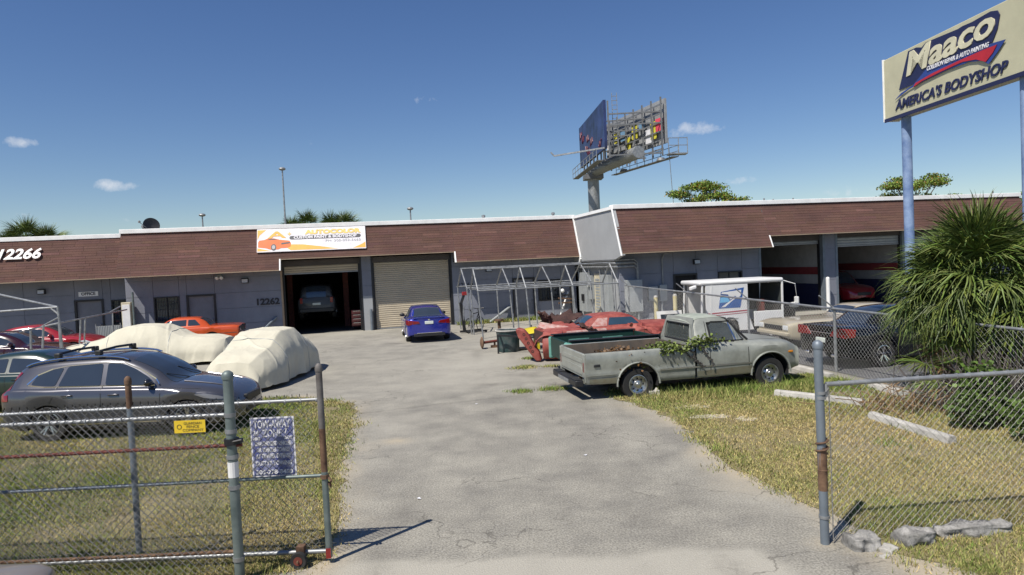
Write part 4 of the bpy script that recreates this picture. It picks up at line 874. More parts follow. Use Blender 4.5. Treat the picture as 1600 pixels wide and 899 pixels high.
# black saloon beyond the side fence
rw = G(1373,574); u = Vector((math.cos(R(14)), math.sin(R(14)), 0)); nn = Vector((-u.y,u.x,0)); ctr = rw + u*1.42 + nn*.8 + Vector((.1,.05,0))
imp = sedan('modern','p_impala', rim_mat='chrome', L=4.95, wheels=(1.1,3.95,.335), arch_r=.385, w=[(0,.74),(.05,.85),(.2,.9),(.9,.92),(3.8,.92),(4.4,.88),(4.8,.7),(4.95,.45)], sill=[(0,.34),(.3,.26),(.8,.22),(4.4,.22),(4.95,.26)],
   belt=[(0,.99),(.2,1.0),(1.0,.98),(2.8,.94),(3.8,.88),(4.5,.78),(4.85,.64),(4.95,.5)], deck=[(0,1.03),(.15,1.06),(.95,1.06),(2.9,.98),(3.7,.95),(4.4,.86),(4.8,.7),(4.95,.54)],
   roof=[(.75,1.06),(1.1,1.24),(1.45,1.39),(1.9,1.46),(2.3,1.47),(2.6,1.45),(2.85,1.39),(3.7,.96)], windows=[rounded([(1.3,1.05),(2.05,1.02),(2.05,1.33),(1.75,1.32),(1.5,1.25)],.04), rounded([(2.12,1.02),(3.25,.99),(2.95,1.18),(2.65,1.31),(2.12,1.34)],.04)],
   windscreen=(2.8,3.62), rear_window=(.84,1.5), seams=[[(1.5,.3),(1.55,.95)],[(2.08,.26),(2.08,1.0)],[(3.25,.3),(3.28,.92)]], handles=[(1.75,.86),(2.35,.84)], mirror=(3.15,1.03), lower=[(1.55,3.5)], decals=[(rounded([(4.2,.72),(4.7,.58),(4.8,.62),(4.45,.76)],.03),'lamp_clear','headlamp')],
   blocks=[('number_plate','plate',-.02,.02,-.17,.17,.62,.74),('chrome_strip','chrome',-.014,.02,-.5,.5,.86,.885,.004),('boot_lip','p_impala',-.02,.1,-.66,.66,1.02,1.05,.012),('exhaust_tip','chrome',-.05,.06,.42,.56,.28,.36,.02)])
t, B, sh, put = make_car('black saloon with chrome wheels parked behind the chain link fence', imp, (ctr.x, ctr.y, 0), R(14))
for sd in (-1,1):
    b = MB(); b.hexa([(-.04,sd*.36,.8),(.0,sd*.9,.78),(.24,sd*.945,.8),(.05,sd*.36,.8),(-.03,sd*.52,1.0),(.0,sd*.88,1.02),(.28,sd*.94,.99),(.05,sd*.52,1.0)]); put(b,'tail_lamp','tail_red',bevel=.01)
# cream car, its nose towards the mail truck
p = AT(1224,497,20.6); u = Vector((-math.cos(R(10)),-math.sin(R(10)),0)); ctr = Vector((p.x,p.y,0)) - u*2.62 + Vector((0,.75,0))
make_car('cream car standing between the mail truck and the black saloon', sedan('old','p_cream', rim='slot', zs=.9, L=5.4, wheels=(1.1,4.4,.33), w=[(0,.82),(.05,.88),(.4,.91),(4.9,.91),(5.3,.88),(5.4,.84)], belt=[(0,.88),(.3,.92),(2.4,.93),(5.0,.9),(5.4,.84)], deck=[(0,.9),(.3,.95),(2.4,.97),(5.0,.94),(5.4,.86)], sill=[(0,.42),(.4,.3),(1,.24),(4.8,.26),(5.4,.36)], blocks=[('grille','black_metal',5.36,5.42,-.5,.5,.62,.78),('front_bumper','p_cream',5.37,5.48,-.86,.86,.44,.56,.02),('headlamp','lamp_clear',5.36,5.43,.56,.8,.64,.8)]), (ctr.x, ctr.y, 0), math.atan2(u.y,u.x))
make_car('white saloon mostly hidden behind the fan palm', sedan('modern','p_white'), (14.6,19.6,0), R(12))
# left-hand cars
make_car('glossy black saloon under the pipe shelter frame', sedan('modern','p_maroon', decals=[]), (-18.2,24.6,0), R(6))
make_car('bright red saloon by the grey wall with the OFFICE sign', sedan('modern','p_red'), (-19.2,28.0,0), R(10))
make_car('dark green saloon parked close behind the silver grey SUV', sedan('modern','p_green'), (-11.6,17.0,0), R(2))
make_car('taupe saloon parked outside the gate with its boot towards the driveway', sedan('modern','p_taupe'), (-5.7,4.14,0), R(180))
# van on the lift in the open bay
P = dict(L=4.7, wheels=(.95,3.75,.33), wr=.68, kfull=.3, roof_edge=.14, paint='p_van', w=[(0,.86),(.06,.92),(.4,.95),(4.0,.95),(4.5,.8),(4.7,.55)], sill=[(0,.4),(.5,.28),(4.2,.28),(4.7,.34)], belt=[(0,1.06),(2,1.05),(3.5,1.0),(4.4,.85),(4.7,.6)], deck=[(0,1.07),(2,1.07),(3.4,1.05),(4.3,.9),(4.7,.64)], roof=[(.0,1.08),(.05,1.35),(.22,1.68),(.5,1.74),(2.2,1.76),(2.6,1.7),(3.5,1.06)],
   windows=[rounded([(.4,1.15),(1.4,1.13),(1.4,1.55),(.5,1.57)],.04)], windscreen=(2.7,3.4), rear_window=(.02,.2), rw_ins=.14, blocks=[('number_plate','plate',-.02,.01,-.2,.2,.72,.84),('tail_lamp','tail_red',-.015,.03,.68,.82,.82,1.1),('rear_bumper','plastic_black',-.06,.04,-.85,.85,.36,.56,.03)])
q = FRL @ Vector((-9.95,3.9,.62)); make_car('grey minivan raised on the lift inside the dark open bay', P, (q.x,q.y,q.z), math.atan2(FN.y,FN.x), 'van', 'minivan')
q = FRL @ Vector((-9.95,3.6,0)); lf = thing('car_lift', 'two-post car lift under the minivan in the open bay', 'car lift', (q.x,q.y,.006), FA)
for sd in (-1,1):
    b = MB(); b.box(sd*1.45-.14,sd*1.45+.14,-.16,.16,.0,3.3); b.build('lift_post','rust_red',lf)
    for yy in (-1.0,1.0): b = MB(); b.bar((sd*1.3,0,.8),(sd*.6,yy,.8),.1,.09); b.tube([(sd*.6,yy,.83),(sd*.6,yy,.88)],.06); b.build('lift_arm','black_metal',lf)
q = FRL @ Vector((-7.95,1.2,0)); tc_ = thing('tool_trolley', 'red tool trolley just inside the open bay', 'tool trolley', (q.x,q.y,.006), FA)
b = MB(); b.box(-.3,.3,-.25,.25,.15,1.0); b.build('cabinet','rust_red',tc_,bevel=.02)
for i in range(4): b = MB(); b.box(-.27,.27,-.275,-.252,.2+i*.2,.37+i*.2); d = b.build('drawer','p_red',tc_,bevel=.01); b = MB(); b.box(-.2,.2,-.3,-.277,.33+i*.2,.35+i*.2); b.build('drawer_handle','chrome',d)
for x in (-.24,.24):
    for y in (-.2,.2): b = MB(); b.lathe([(0,-.03),(.07,-.03),(.075,0),(.07,.03),(0,.03)],12,'x',(x,y,.075)); b.build('castor','tyre',tc_)
# red vehicle in the right bay
q = FRR @ Vector((18.75,3.6,0)); make_car('red van standing inside the right-hand workshop bay', dict(P, paint='p_red', blocks=[('grille','plastic_black',4.64,4.72,-.4,.4,.5,.66)]), (q.x,q.y,.006), math.atan2(-FN.y,-FN.x), 'van', 'minivan')
# ---- covered cars
mat('cover', (.56,.53,.42), .85, var=.08, vscale=1.6, bump=.12, bscale=6)
from mathutils import noise
def covered_car(label, prof, L, W, loc, rz, seed):
    t = thing('covered_car', label, 'car', loc, rz); top = Curve1(prof); nu, nv = 190, 110; rd = random.Random(seed); P = []
    ph = [rd.uniform(0,6.28) for _ in range(40)]
    for i in range(nu+1):
        x = L*i/nu; row = []; e = min(x, L-x); tw = W*(1-.28*math.exp(-e/.22)); zt = top(x)
        for j in range(nv+1):
            v = -1+2*j/nv; a = abs(v); s_ = 1 if v > 0 else -1
            if a < .42: y = a/.42*tw*.62; z = zt-.035*(a/.42)**2
            else:
                f = (a-.42)/.58; bl = zt-.035; hem = .07+.05*math.sin(x*2.1+ph[0]+v)**2
                z = bl*(1-f)+hem*f; z += .10*math.sin(math.pi*f)*(bl-.6); y = tw*(.62+.38*math.sin(min(1,f*1.5)*1.57)) + .05*f*f
                tri = lambda q: abs((q/6.2832) % 1.0 - .5)*4-1
                y += .075*f**1.4*(tri(x*4.1+ph[3]*s_+1.2*f)+.45*tri(x*9.7+ph[4]+2.0*f))*(.35+.65*abs(math.sin(x*.9+ph[9])))
            # sagging creases over the whole sheet
            z += .010*math.sin(x*4.3+3*v+ph[5])*math.sin(2*v+x*1.1) + .022*math.exp(-((x-1.2-.9*v-.06*math.sin(7*v))/.045)**2) + .020*math.exp(-((x-L*.62+.5*v)/.04)**2) - .02*math.exp(-((x-L*.45-.7*v*v)/.07)**2)*a
            q3 = Vector((x*1.3+seed, y*1.6*s_, z*1.2)); rg = (1-abs(noise.noise(q3*1.5)))**6*.013 + (1-abs(noise.noise(q3*3.7+Vector((5,2,1)))))**8*.004
            z += rg*(1-.5*max(0,a-.42)/.58); y += rg*1.1*max(0,a-.3)
            row.append((x-L/2, s_*y, max(.05, z)))
        P.append(row)
    b = MB(); b.grid(P)
    for rw_ in (P[0], P[-1]):            # hanging ends
        x = rw_[0][0]; sg = -1 if x < 0 else 1; E_ = []
        for k_ in range(9):
            f = k_/8; E_.append([(x+sg*(.16*math.sin(f*1.57)+.03*f*math.sin(p_[1]*11+ph[7])), p_[1]*(1+.03*f), p_[2]*(1-f)+ (min(p_[2], .2+.05*math.sin(p_[1]*5+ph[8])))*f) for p_ in rw_])
        b.grid(E_)
    b.build('cloth_cover','cover',t,smooth='all')
    for (x, y) in ((-L*.3,-W+.3),(-L*.3,W-.3),(L*.31,-W+.3),(L*.31,W-.3)):
        k_ = MB(); k_.lathe([(.2,-.1),(.28,-.1),(.3,0),(.28,.1),(.2,.1),(0,.1)],24,'y'); k_.build('wheel','tyre',t,smooth=True,loc=(x,y,.3))
    for s_ in (-.2,.18):
        k_ = MB(); pts = []
        for i in range(21): 
            v = -1+2*i/20; r_ = P[int((s_+.5)*nu)][int((v+1)/2*nv)]; pts.append((r_[0]+.015*math.sin(i), r_[1]*1.006, r_[2]+.008))
        k_.tube(pts,.009,5); k_.build('tie_strap','box_grey',t)
    return t
covered_car('long car under a cream cloth cover, parked beyond the silver grey SUV', [(0,.82),(.5,.9),(1.3,1.04),(1.9,1.36),(2.4,1.46),(3.1,1.44),(3.7,1.22),(4.2,1.0),(5.0,.95),(5.5,.85)], 5.5, .93, (-12.95,24.3,0), R(3), 3)
covered_car('car under a cream cloth cover with its end at the driveway edge', [(0,.78),(.3,.95),(1.0,1.08),(1.5,1.32),(2.0,1.44),(2.7,1.44),(3.3,1.25),(3.8,1.04),(4.4,.95)], 4.4, .95, (-7.2,19.7,0), R(88), 8)
# ---- old pickup on the grass
mat('p_pick', (.29,.3,.265), .42, .25, var=.13, vscale=2.6, col2=(.37,.385,.34), coat=.15, rvar=.12, fine=.06, fscale=14)
mat('p_pick_rust', (.22,.215,.15), .65, var=.2, vscale=6, col2=(.15,.12,.07), mix=.6); mat('p_roof', (.3,.335,.27), .6, .1, var=.15, vscale=4, col2=(.42,.45,.38))
mat('glass_clear', (.75,.85,.82), .03, var=.02, trans=.92, spec=.5); mat('seat', (.06,.055,.05), .8); mat('bed_dark', (.075,.075,.072), .8, .2, var=.3, col2=(.13,.1,.075))
mat('leaf', (.5,.5,.5), .6, var=.2, vscale=4, tint=True)
def make_pickup():
    r_, f_ = G(999,618), G(1196,600); hd = hdg(r_, f_); ctr = (r_+f_)/2 + Vector((-math.sin(hd), math.cos(hd), 0))*.82
    t = thing('pickup_truck', 'weathered silver green pickup with weeds growing in its bed', 'pickup', (ctr.x, ctr.y, 0), hd)
    WB = 3.16; xr = 1.2; xf = xr+WB; L = xf+.76; R_ = .36; sink = .09; W = .97; xc = 2.56       # xc = back of the cab
    fx = Matrix.Translation((-(xr+xf)/2, 0, -sink)) @ Matrix.Diagonal((1,1,.955,1))
    def put(b, nm, m_, par=t, smooth=True, **k): b.xf(fx); return b.build(nm, m_, par, smooth=smooth, **k)
    P = dict(L=L, wr=.62, kfull=.25, roof_edge=.12, bulge=.02, arches=[(xf,R_+.03,.47),(xr,R_+.03,.47)],
      w=[(0,W-.02),(xc,W),(4.2,W),(4.8,W-.02),(5.1,W-.05),(L-.06,W-.09),(L,W-.16)], sill=[(0,.46),(.5,.44),(2.5,.4),(4.9,.42),(L,.48)],
      belt=[(0,1.14),(xc,1.16),(3.6,1.13),(4.0,1.1),(4.9,1.05),(L-.1,1.0),(L,.93)], deck=[(0,1.16),(xc,1.18),(3.5,1.17),(3.9,1.17),(4.8,1.12),(L-.12,1.06),(L,.95)],
      roof=[(xc-.02,1.19),(xc+.04,1.62),(xc+.14,1.735),(xc+.35,1.775),(3.2,1.775),(3.42,1.735),(3.5,1.69),(3.95,1.19)])
    B = Body(P)
    # cab and front: loft, windows left open
    win = [(xc+.42,1.2),(xc+1.24,1.18),(xc+1.02,1.58),(xc+.93,1.62),(xc+.5,1.635),(xc+.42,1.58)]
    b = MB(); st = [x for x in B.stations() if x >= xc]; st = [xc]+st; st = sorted(set(st+[xc+.02,xc+.05,xc+.08,xc+.4,xc+.42,3.44,3.48,3.55,3.7,3.9])); rings = []
    for x in st: q = B.rows(x); rings.append([(x,-y,z) for y,z in q]+[(x,y,z) for y,z in q[::-1]][1:-1])
    n = len(rings[0]); vs = [v for q in rings for v in q]; fs = []
    for i in range(len(st)-1):
        xm = (st[i]+st[i+1])/2
        for k_ in range(n):
            kk = k_ if k_ < 14 else n-1-k_
            if kk == 10 and xc+.4 < xm < xc+.98: continue          # side windows
            if kk in (11,12,13) and 3.5 < xm < 3.92 and kk >= 12: continue # windscreen
            if kk >= 12 and xm < xc+.1: continue
            fs.append((i*n+k_, i*n+(k_+1) % n, (i+1)*n+(k_+1) % n, (i+1)*n+k_))
    fs.append(tuple((len(st)-1)*n+k_ for k_ in range(n-1,-1,-1)))
    b.add(vs, fs); put(b, 'cab_body', 'p_pick', angle=45)
    # roof skin in the flatter faded green
    rf = B.top_panel(xc+.06, 3.46, off=.005, rowlo=12, ins=-.0, n=16); put(rf, 'roof_skin', 'p_roof')
    dg_ = MB()
    for (a, c_) in ((3.44,3.5),): q = B.top_panel(a, c_, off=.012, rowlo=12, ins=.0); dg_.add(q.v, q.f)
    put(dg_, 'drip_rail', 'p_roof')
    # rear cab wall with its window opening
    cw = MB(); zt = 1.7; yb, yt = W-.1, .66
    cw.hexa([(xc,-yb,.46),(xc+.03,-yb,.46),(xc+.03,yb,.46),(xc,yb,.46),(xc,-yb,1.22),(xc+.03,-yb,1.22),(xc+.03,yb,1.22),(xc,yb,1.22)])
    for sd in (-1,1): cw.hexa([(xc,sd*.62,1.22),(xc+.03,sd*.62,1.22),(xc+.03,sd*yb,1.22),(xc,sd*yb,1.22),(xc+.05,sd*.56,1.6),(xc+.08,sd*.56,1.6),(xc+.08,sd*(yt+.02),1.62),(xc+.05,sd*(yt+.02),1.62)])
    cw.hexa([(xc+.05,-.69,1.595),(xc+.08,-.69,1.595),(xc+.08,.69,1.595),(xc+.05,.69,1.595),(xc+.09,-.63,1.75),(xc+.13,-.63,1.75),(xc+.13,.63,1.75),(xc+.09,.63,1.75)])
    put(cw, 'cab_back', 'p_pick', smooth=False)
    g = MB(); g.grid([[(xc+.02,-.63,1.2),(xc+.02,.63,1.2)],[(xc+.07,-.58,1.61),(xc+.07,.58,1.61)]]); rw = put(g, 'rear_window', 'glass_clear')
    g = MB(); g.tube([(xc+.01,-.63,1.21),(xc+.01,.63,1.21),(xc+.055,.575,1.6),(xc+.055,-.575,1.6),(xc+.01,-.63,1.21)], .022, 6); put(g, 'window_seal', 'rubber', rw)
    for sd in (-1,1):
        pane = put(B.side_panel(win, off=-.004, sides=(sd,)), 'side_window', 'glass_clear')
        put(B.seam(win+[win[0]], wd=.05, off=.004, sides=(sd,)), 'window_seal', 'rubber', pane)
        put(B.seam([(xc+1.02,1.2),(xc+.94,1.6)], wd=.03, off=.006, sides=(sd,)), 'vent_post', 'chrome', pane)
    ws = put(B.top_panel(3.5, 3.92, off=-.002, rowlo=12, ins=.02), 'windscreen', 'glass_clear')
    fr = MB()
    q = [B.rows(x) for x in (3.49,3.94)]
    for sd in (-1,1): fr.tube([(3.49,sd*q[0][12][0],q[0][12][1]),(3.7,sd*(B.rows(3.7)[12][0]),B.rows(3.7)[12][1]),(3.94,sd*q[1][12][0],q[1][12][1]+.01)], .03, 6)
    fr.tube([(3.5,-.58,B.roof(3.5)+.005),(3.5,0,B.roof(3.5)+.02),(3.5,.58,B.roof(3.5)+.005)], .02, 6); put(fr, 'window_seal', 'rubber', ws)
    # inside
    st_ = MB(); st_.box(xc+.3,xc+.75,-.75,.75,.62,.84); st_.hexa([(xc+.1,-.75,.8),(xc+.3,-.75,.8),(xc+.3,.75,.8),(xc+.1,.75,.8),(xc+.06,-.73,1.25),(xc+.16,-.73,1.25),(xc+.16,.73,1.25),(xc+.06,.73,1.25)]); put(st_, 'bench_seat', 'seat', bevel=.03)
    sw = MB(); sw.lathe([(.19,-.014),(.205,0),(.19,.014),(.175,0)],24,'x',closed=True); sw.bar((0,-.18,0),(0,.18,0),.02); sw.xf(Matrix.Translation((xc+.95,.4,1.14)) @ Matrix.Rotation(R(-25),4,'Y')); sw.tube([(xc+.95,.4,1.14),(xc+1.35,.4,.95)],.02,6); put(sw, 'steering_wheel', 'plastic_black')
    db = MB(); db.box(3.52,3.85,-.8,.8,.85,1.13); put(db, 'dashboard', 'seat', bevel=.04)
    fl = MB(); fl.box(xc+.02,3.9,-.8,.8,.44,.48); put(fl, 'cab_floor', 'dark_void')
    # bed: two sides, tailgate, floor, bulkhead
    for sd in (-1,1):
        s_ = MB(); xs = sorted(set([round(v,3) for v in np.linspace(.03, xc-.04, 26)]+[round(xr+.47*math.cos(a),3) for a in np.linspace(.02,math.pi-.02,17)]+[xr-.477,xr+.477]))
        o_, i_ = [], []
        for x in xs:
            zb = B.bottom(x); zs = 1.14; w = B.w(x); mz = .78
            def L_(z, y): return (x, sd*y, z)
            o_.append([L_(zb,w-.3),L_(zb,w-.03),L_(zb+.012,w-.012)]+[L_(max(zb+.02,zz), w+yy) for zz,yy in ((.52,-.01),(.62,-.004),(.66,.012),(.70,.0),(.8,.012),(.9,.022),(1.0,.022),(1.07,.012),(1.11,-.004),(1.14,-.02),(1.15,-.05),(1.14,-.09))]); i_.append([L_(1.139,w-.091),L_(1.1,w-.1),L_(.62,w-.16)])
        s_.grid(o_)
        # close both ends
        for rw_ in (o_[0], o_[-1]): s_.add(rw_, [tuple(range(len(rw_)))])
        bs_ = put(s_, 'bed_side', 'p_pick', angle=60); ii = MB(); ii.grid(i_); put(ii, 'bed_liner', 'bed_dark', bs_)
        ar = MB(); pts = [(xr+.485*math.cos(a), sd*(W+.002), R_+.03+.485*math.sin(a)) for a in np.linspace(-.05,math.pi+.05,22)]; ar.tube(pts, .022, 6); put(ar, 'arch_lip', 'p_pick')
        ar = MB(); pts = [(xf+.485*math.cos(a), sd*(B.w(xf)+.004), R_+.03+.485*math.sin(a)) for a in np.linspace(-.05,math.pi+.05,22)]; ar.tube(pts, .022, 6); put(ar, 'arch_lip', 'p_pick')
        tm = MB(); tm.add(*[(lambda q: (q.v, q.f))(B.seam([(xr+.49,.67),(3.9,.66)], wd=.035, off=.012, sides=(sd,)))][0]); put(tm, 'side_trim', 'rim')
        tm = MB(); tm.add(*[(lambda q: (q.v, q.f))(B.seam([(.04,.66),(xr-.49,.66)], wd=.028, off=.012, sides=(sd,)))][0]); put(tm, 'side_trim', 'p_pick')
        mk = MB(); mk.box(.2,.34,sd*(W-.0)-.02,sd*(W)+.02,.84,.9); put(mk, 'side_marker', 'plastic_black', bevel=.01)
        mk = MB(); mk.box(L-.32,L-.18,sd*(B.side_y(L-.25,.86))-.015,sd*(B.side_y(L-.25,.86))+.015,.82,.87); put(mk, 'side_marker', 'amber', bevel=.01)
        tl = MB(); tl.box(-.0,.03,sd*.87-.06,sd*.87+.06,.72,.95); put(tl, 'tail_lamp', 'tail_red', bevel=.01)
        put(B.seam([(xc+1.26,.5),(xc+1.26,1.12)], wd=.014, off=.004, sides=(sd,)), 'door_gap', 'plastic_black'); put(B.seam([(xc+.33,.5),(xc+.33,1.14),(xc+.36,1.66)], wd=.014, off=.004, sides=(sd,)), 'door_gap', 'plastic_black')
        hn = MB(); hn.box(xc+.42,xc+.5,sd*(B.side_y(xc+.45,1.05)+.02)-.012,sd*(B.side_y(xc+.45,1.05)+.02)+.012,1.035,1.065); put(hn,'door_handle','plastic_black',bevel=.006)
        sk = B.side_panel([(xc+.02,.44),(xc+1.4,.43),(xc+1.4,.6),(xc+.02,.56)], off=.004, n=18, sides=(sd,)); put(sk, 'rocker_rust', 'p_pick_rust')
        sk = B.side_panel([(.1,.475),(xr-.5,.46),(xr-.5,.58),(.1,.57)], off=.014, n=14, sides=(sd,)); put(sk, 'rust_patch', 'p_pick_rust')
        hl = MB(); hl.lathe([(0,0),(.09,.0),(.1,-.02),(.1,-.05)],16,'x',(L-.01,sd*.66,.82)); put(hl,'headlamp','lamp_clear')
        for x in (xr, xf): 
            wheel(t, x-(xr+xf)/2, sd*(W-.15), R_, sd, .215, .23, rim_mat='rim', style='slot', flat=sink+.01)
        for x in (xr, xf):
            well = MB(); P0 = [[(x+.465*math.cos(a), sd*(W-.03), R_+.03+.465*math.sin(a)),(x+.465*math.cos(a), sd*(W-.42), R_+.03+.465*math.sin(a))] for a in np.linspace(-.2,math.pi+.2,14)]; well.grid(P0); well.add([p[1] for p in P0],[tuple(range(14))]); put(well, 'wheel_well', 'dark_void', smooth=False)
    tg = MB(); tg.box(0,.06,-W+.1,W-.1,.6,1.14); tgo = put(tg, 'tailgate', 'p_pick', bevel=.015)
    for (z0,z1,m_) in ((.92,1.02,'p_pick'),(.66,.84,'p_pick')): b = MB(); b.box(-.012,.0-.001,-W+.2,W-.2,z0,z1); put(b,'tailgate_band',m_,tgo,bevel=.006)
    b = MB(); b.box(.0,.04,-W-.0+.02,-W+.098,.5,1.13); put(b,'corner_post','p_pick',bevel=.01); b = MB(); b.box(.0,.04,W-.098,W-.02,.5,1.13); put(b,'corner_post','p_pick',bevel=.01)
    fl = MB(); fl.box(.06,xc-.05,-W+.16,W-.16,.6,.63); put(fl,'bed_floor','bed_dark'); 
    bh = MB(); bh.box(xc-.06,xc-.02,-W+.05,W-.05,.46,1.12); put(bh,'bed_bulkhead','bed_dark')
    for sd in (-1,1): b = MB(); b.box(xr-.45,xr+.45,sd*(W-.36) if sd<0 else W-.36-.0,(sd*(W-.36)+.2) if sd<0 else W-.16,.62,.86) if sd>0 else b.box(xr-.45,xr+.45,-W+.16,-W+.36,.62,.86); put(b,'wheel_tub','bed_dark',bevel=.05)
    bp_ = MB(); bp_.box(-.2,-.02,-W+.06,W-.06,.42,.56); bpo = put(bp_,'rear_bumper','black_metal',bevel=.02)
    b = MB(); b.box(-.215,-.202,-.4,.4,.44,.52); put(b,'bumper_face','galv',bpo); b = MB(); b.box(-.19,-.03,-W+.1,-W+.55,.562,.575); put(b,'step_pad','rubber',bpo); b = MB(); b.box(-.19,-.03,W-.55,W-.1,.562,.575); put(b,'step_pad','rubber',bpo)
    gr = MB(); gr.box(L-.03,L+.03,-.78,.78,.7,.93); put(gr,'grille','galv',bevel=.01); 
    hood = B.top_panel(4.0, L-.1, off=.008, rowlo=12, ins=.02, n=14); put(hood,'hood','p_pick')
    fr_ = MB(); fr_.box(.3,L-.3,-.45,-.35,.34,.46); fr_.box(.3,L-.3,.35,.45,.34,.46); fr_.tube([(xr,-.8,R_-sink*0),(xr,.8,R_)],.05,8); fr_.tube([(xf,-.8,R_),(xf,.8,R_)],.05,8); put(fr_,'chassis','rust')
    # creeper growing over the bed side and out of the bed
    rd = random.Random(4)
    def leaves(nm, lab, pts, size, colf, par=None):
        b = MB()
        for p in pts:
            s_ = size*rd.uniform(.6,1.3); a = rd.uniform(0,6.28); e = rd.uniform(-.6,.9); d = Vector((math.cos(a)*math.cos(e), math.sin(a)*math.cos(e), math.sin(e))); w = d.cross(Vector((rd.uniform(-1,1),rd.uniform(-1,1),rd.uniform(-1,1)))).normalized()*s_*.42
            q = Vector(p); b.tint(colf()); b.add([q, q+d*s_*.5+w, q+d*s_, q+d*s_*.5-w], [(0,1,2,3)])
        b.xf(fx); o = b.build(nm, 'leaf', par, fix=False); return o
    gcol = lambda: (lambda k: (.24*k, .32*k, .06*k))(rd.uniform(.45,1.5))
    bcol = lambda: (lambda k: (.3*k, .16*k, .06*k))(rd.uniform(.4,1.2))
    wd = thing('weeds', 'green creeper growing out of the pickup bed and over its side', 'weeds', (ctr.x, ctr.y, 0), hd)
    pts = []
    for i in range(1500): 
        x = rd.gauss(1.98,.33); y = rd.gauss(-.5,.26); pts.append((min(x,xc-.06), max(-W+.05,min(.4,y)), rd.uniform(.7,1.02)+.24*math.exp(-((x-2.05)/.4)**2)*rd.random()))
    for i in range(220): pts.append((rd.gauss(2.75,.2), -W+.03-rd.random()*.08, rd.gauss(1.22,.07)))
    for i in range(160): pts.append((rd.uniform(1.7,2.4), -W-.02-rd.random()*.05, rd.gauss(1.1,.05)))
    o = leaves('leaf_mass', '', pts, .075, gcol, wd); o['kind'] = 'stuff'
    pts = [(rd.gauss(1.05,.22), rd.gauss(-.35,.3), rd.uniform(.66,1.12)) for _ in range(700)]
    o = leaves('dead_leaves', '', pts, .07, bcol, wd); o['kind'] = 'stuff'
    vn = MB()
    for k_ in range(3):
        x = 2.15+k_*.24; z = 1.14; p = [(x,-W-.03,1.16)]
        for i in range(7): x += rd.uniform(.01,.09); z -= rd.uniform(.04,.09); p.append((x,-W-.035-rd.random()*.02,z))
        vn.tube(p,.014,5)
        for q in p:
            for _ in range(5): a = rd.uniform(0,6.28); vn.add([q,(q[0]+.05*math.cos(a),q[1]-.01,q[2]+.05*math.sin(a)),(q[0]+.03*math.cos(a+.8),q[1]-.015,q[2]+.03*math.sin(a+.8))],[(0,1,2)])
    vn.xf(fx); vn.build('vine_stems','seat',wd,fix=False)
make_pickup()
# ================================================================== fences and gate
def chain_link(parent, L, z0f, z1f, m='wire', p=.078, wr=.0024, seed=1, y=0.0, bow=.006):
    "woven fabric in the local xz plane; z0f, z1f give bottom and top along x"
    rd = random.Random(seed); hp = p/2; nk = int(L/hp)-1; V = []; F = []
    for k_ in range(nk):
        x0 = k_*hp; zb, zt = z0f(x0), z1f(x0); n = int((zt-zb)/(p/2)); prev = None
        for j in range(n+1):
            x = x0+((j+k_) % 2)*hp; z = zb+j*p/2; yy = y + bow*math.sin(x*2.1+z*3) + (.003 if (j+k_) % 2 else -.003)
            o = len(V); V += [(x, yy-wr*1.15, z-wr*.0), (x+wr, yy+wr*.6, z), (x-wr, yy+wr*.6, z)]
            if prev is not None:
                for i in range(3): F.append((prev+i, prev+(i+1) % 3, o+(i+1) % 3, o+i))
            prev = o
        # knuckle ends
        o = len(V); x = x0+((n+k_) % 2)*hp; V += [(x-wr,y,zb+n*p/2),(x+wr,y,zb+n*p/2),(x+wr*1.5,y,zb+n*p/2+.022),(x-wr*1.5,y,zb+n*p/2+.022)]; F.append((o,o+1,o+2,o+3))
    b = MB(); b.add(V, F); o = b.build('chain_link_fabric', m, parent, fix=False); return o
def pipe(parent, nm, a, c_, r_, m, n=10, cap=False):
    b = MB(); b.tube([a, c_], r_, n)
    if cap: b.lathe([(r_*1.15,-.03),(r_*1.2,.0),(r_*1.05,.03),(r_*.5,.05),(0,.055)],12,'z',c_)
    return b.build(nm, m, parent, smooth=True)
def ties(parent, pts, r_, m='galv'):
    b = MB()
    for p in pts: b.lathe([(r_,-.008),(r_+.006,-.006),(r_+.006,.006),(r_,.008)],10,'x',p)
    o = b.build('tie_wires', m, parent); o['kind'] = 'stuff'; return o
mat('wire_far',(.36,.36,.35),.5,.3); mat('old_steel',(.12,.1,.09),.7,.3,var=.3,vscale=7,col2=(.2,.19,.18)); mat('pole_white',(.7,.7,.68),.5)
# fence panel left of the gate (its end post is the thick grey green one)
fp = thing('chain_link_fence', 'chain link fence with thick grey green end post and rusty middle rail', 'fence', (-8.6,6.6,0), 0)
EX = 8.6-2.8
def sag(x): return 0
pipe(fp,'end_post',(EX,0,0),(EX-.0,0,2.04),.048,'green_post',14,True)
for z in (.24,.95,1.25,1.5,1.66): b = MB(); b.lathe([(.05,-.02),(.056,-.02),(.056,.02),(.05,.02)],14,'z',(EX,0,z)); b.build('brace_band','galv',fp,smooth=True)
b = MB(); b.lathe([(.0485,1.05),(.0505,1.05),(.0505,1.2),(.0485,1.2)],14,'z',(EX,0,0)); b.build('white_tape','pole_white',fp)
pipe(fp,'top_rail',(0,.0,1.66),(EX-.05,0,1.66),.021,'galv'); pipe(fp,'middle_rail',(0,0,1.33),(EX+.1,0,1.36),.018,'rust_red'); pipe(fp,'bottom_rail',(0,0,.31),(EX-.02,0,.31),.018,'rust')
for x in (.3, 3.0): pipe(fp,'line_post',(x,.03,0),(x,.03,1.7),.03,'galv',10,True)
chain_link(fp, EX-.06, lambda x:.12, lambda x:1.80, seed=2, y=-.03, wr=.003)
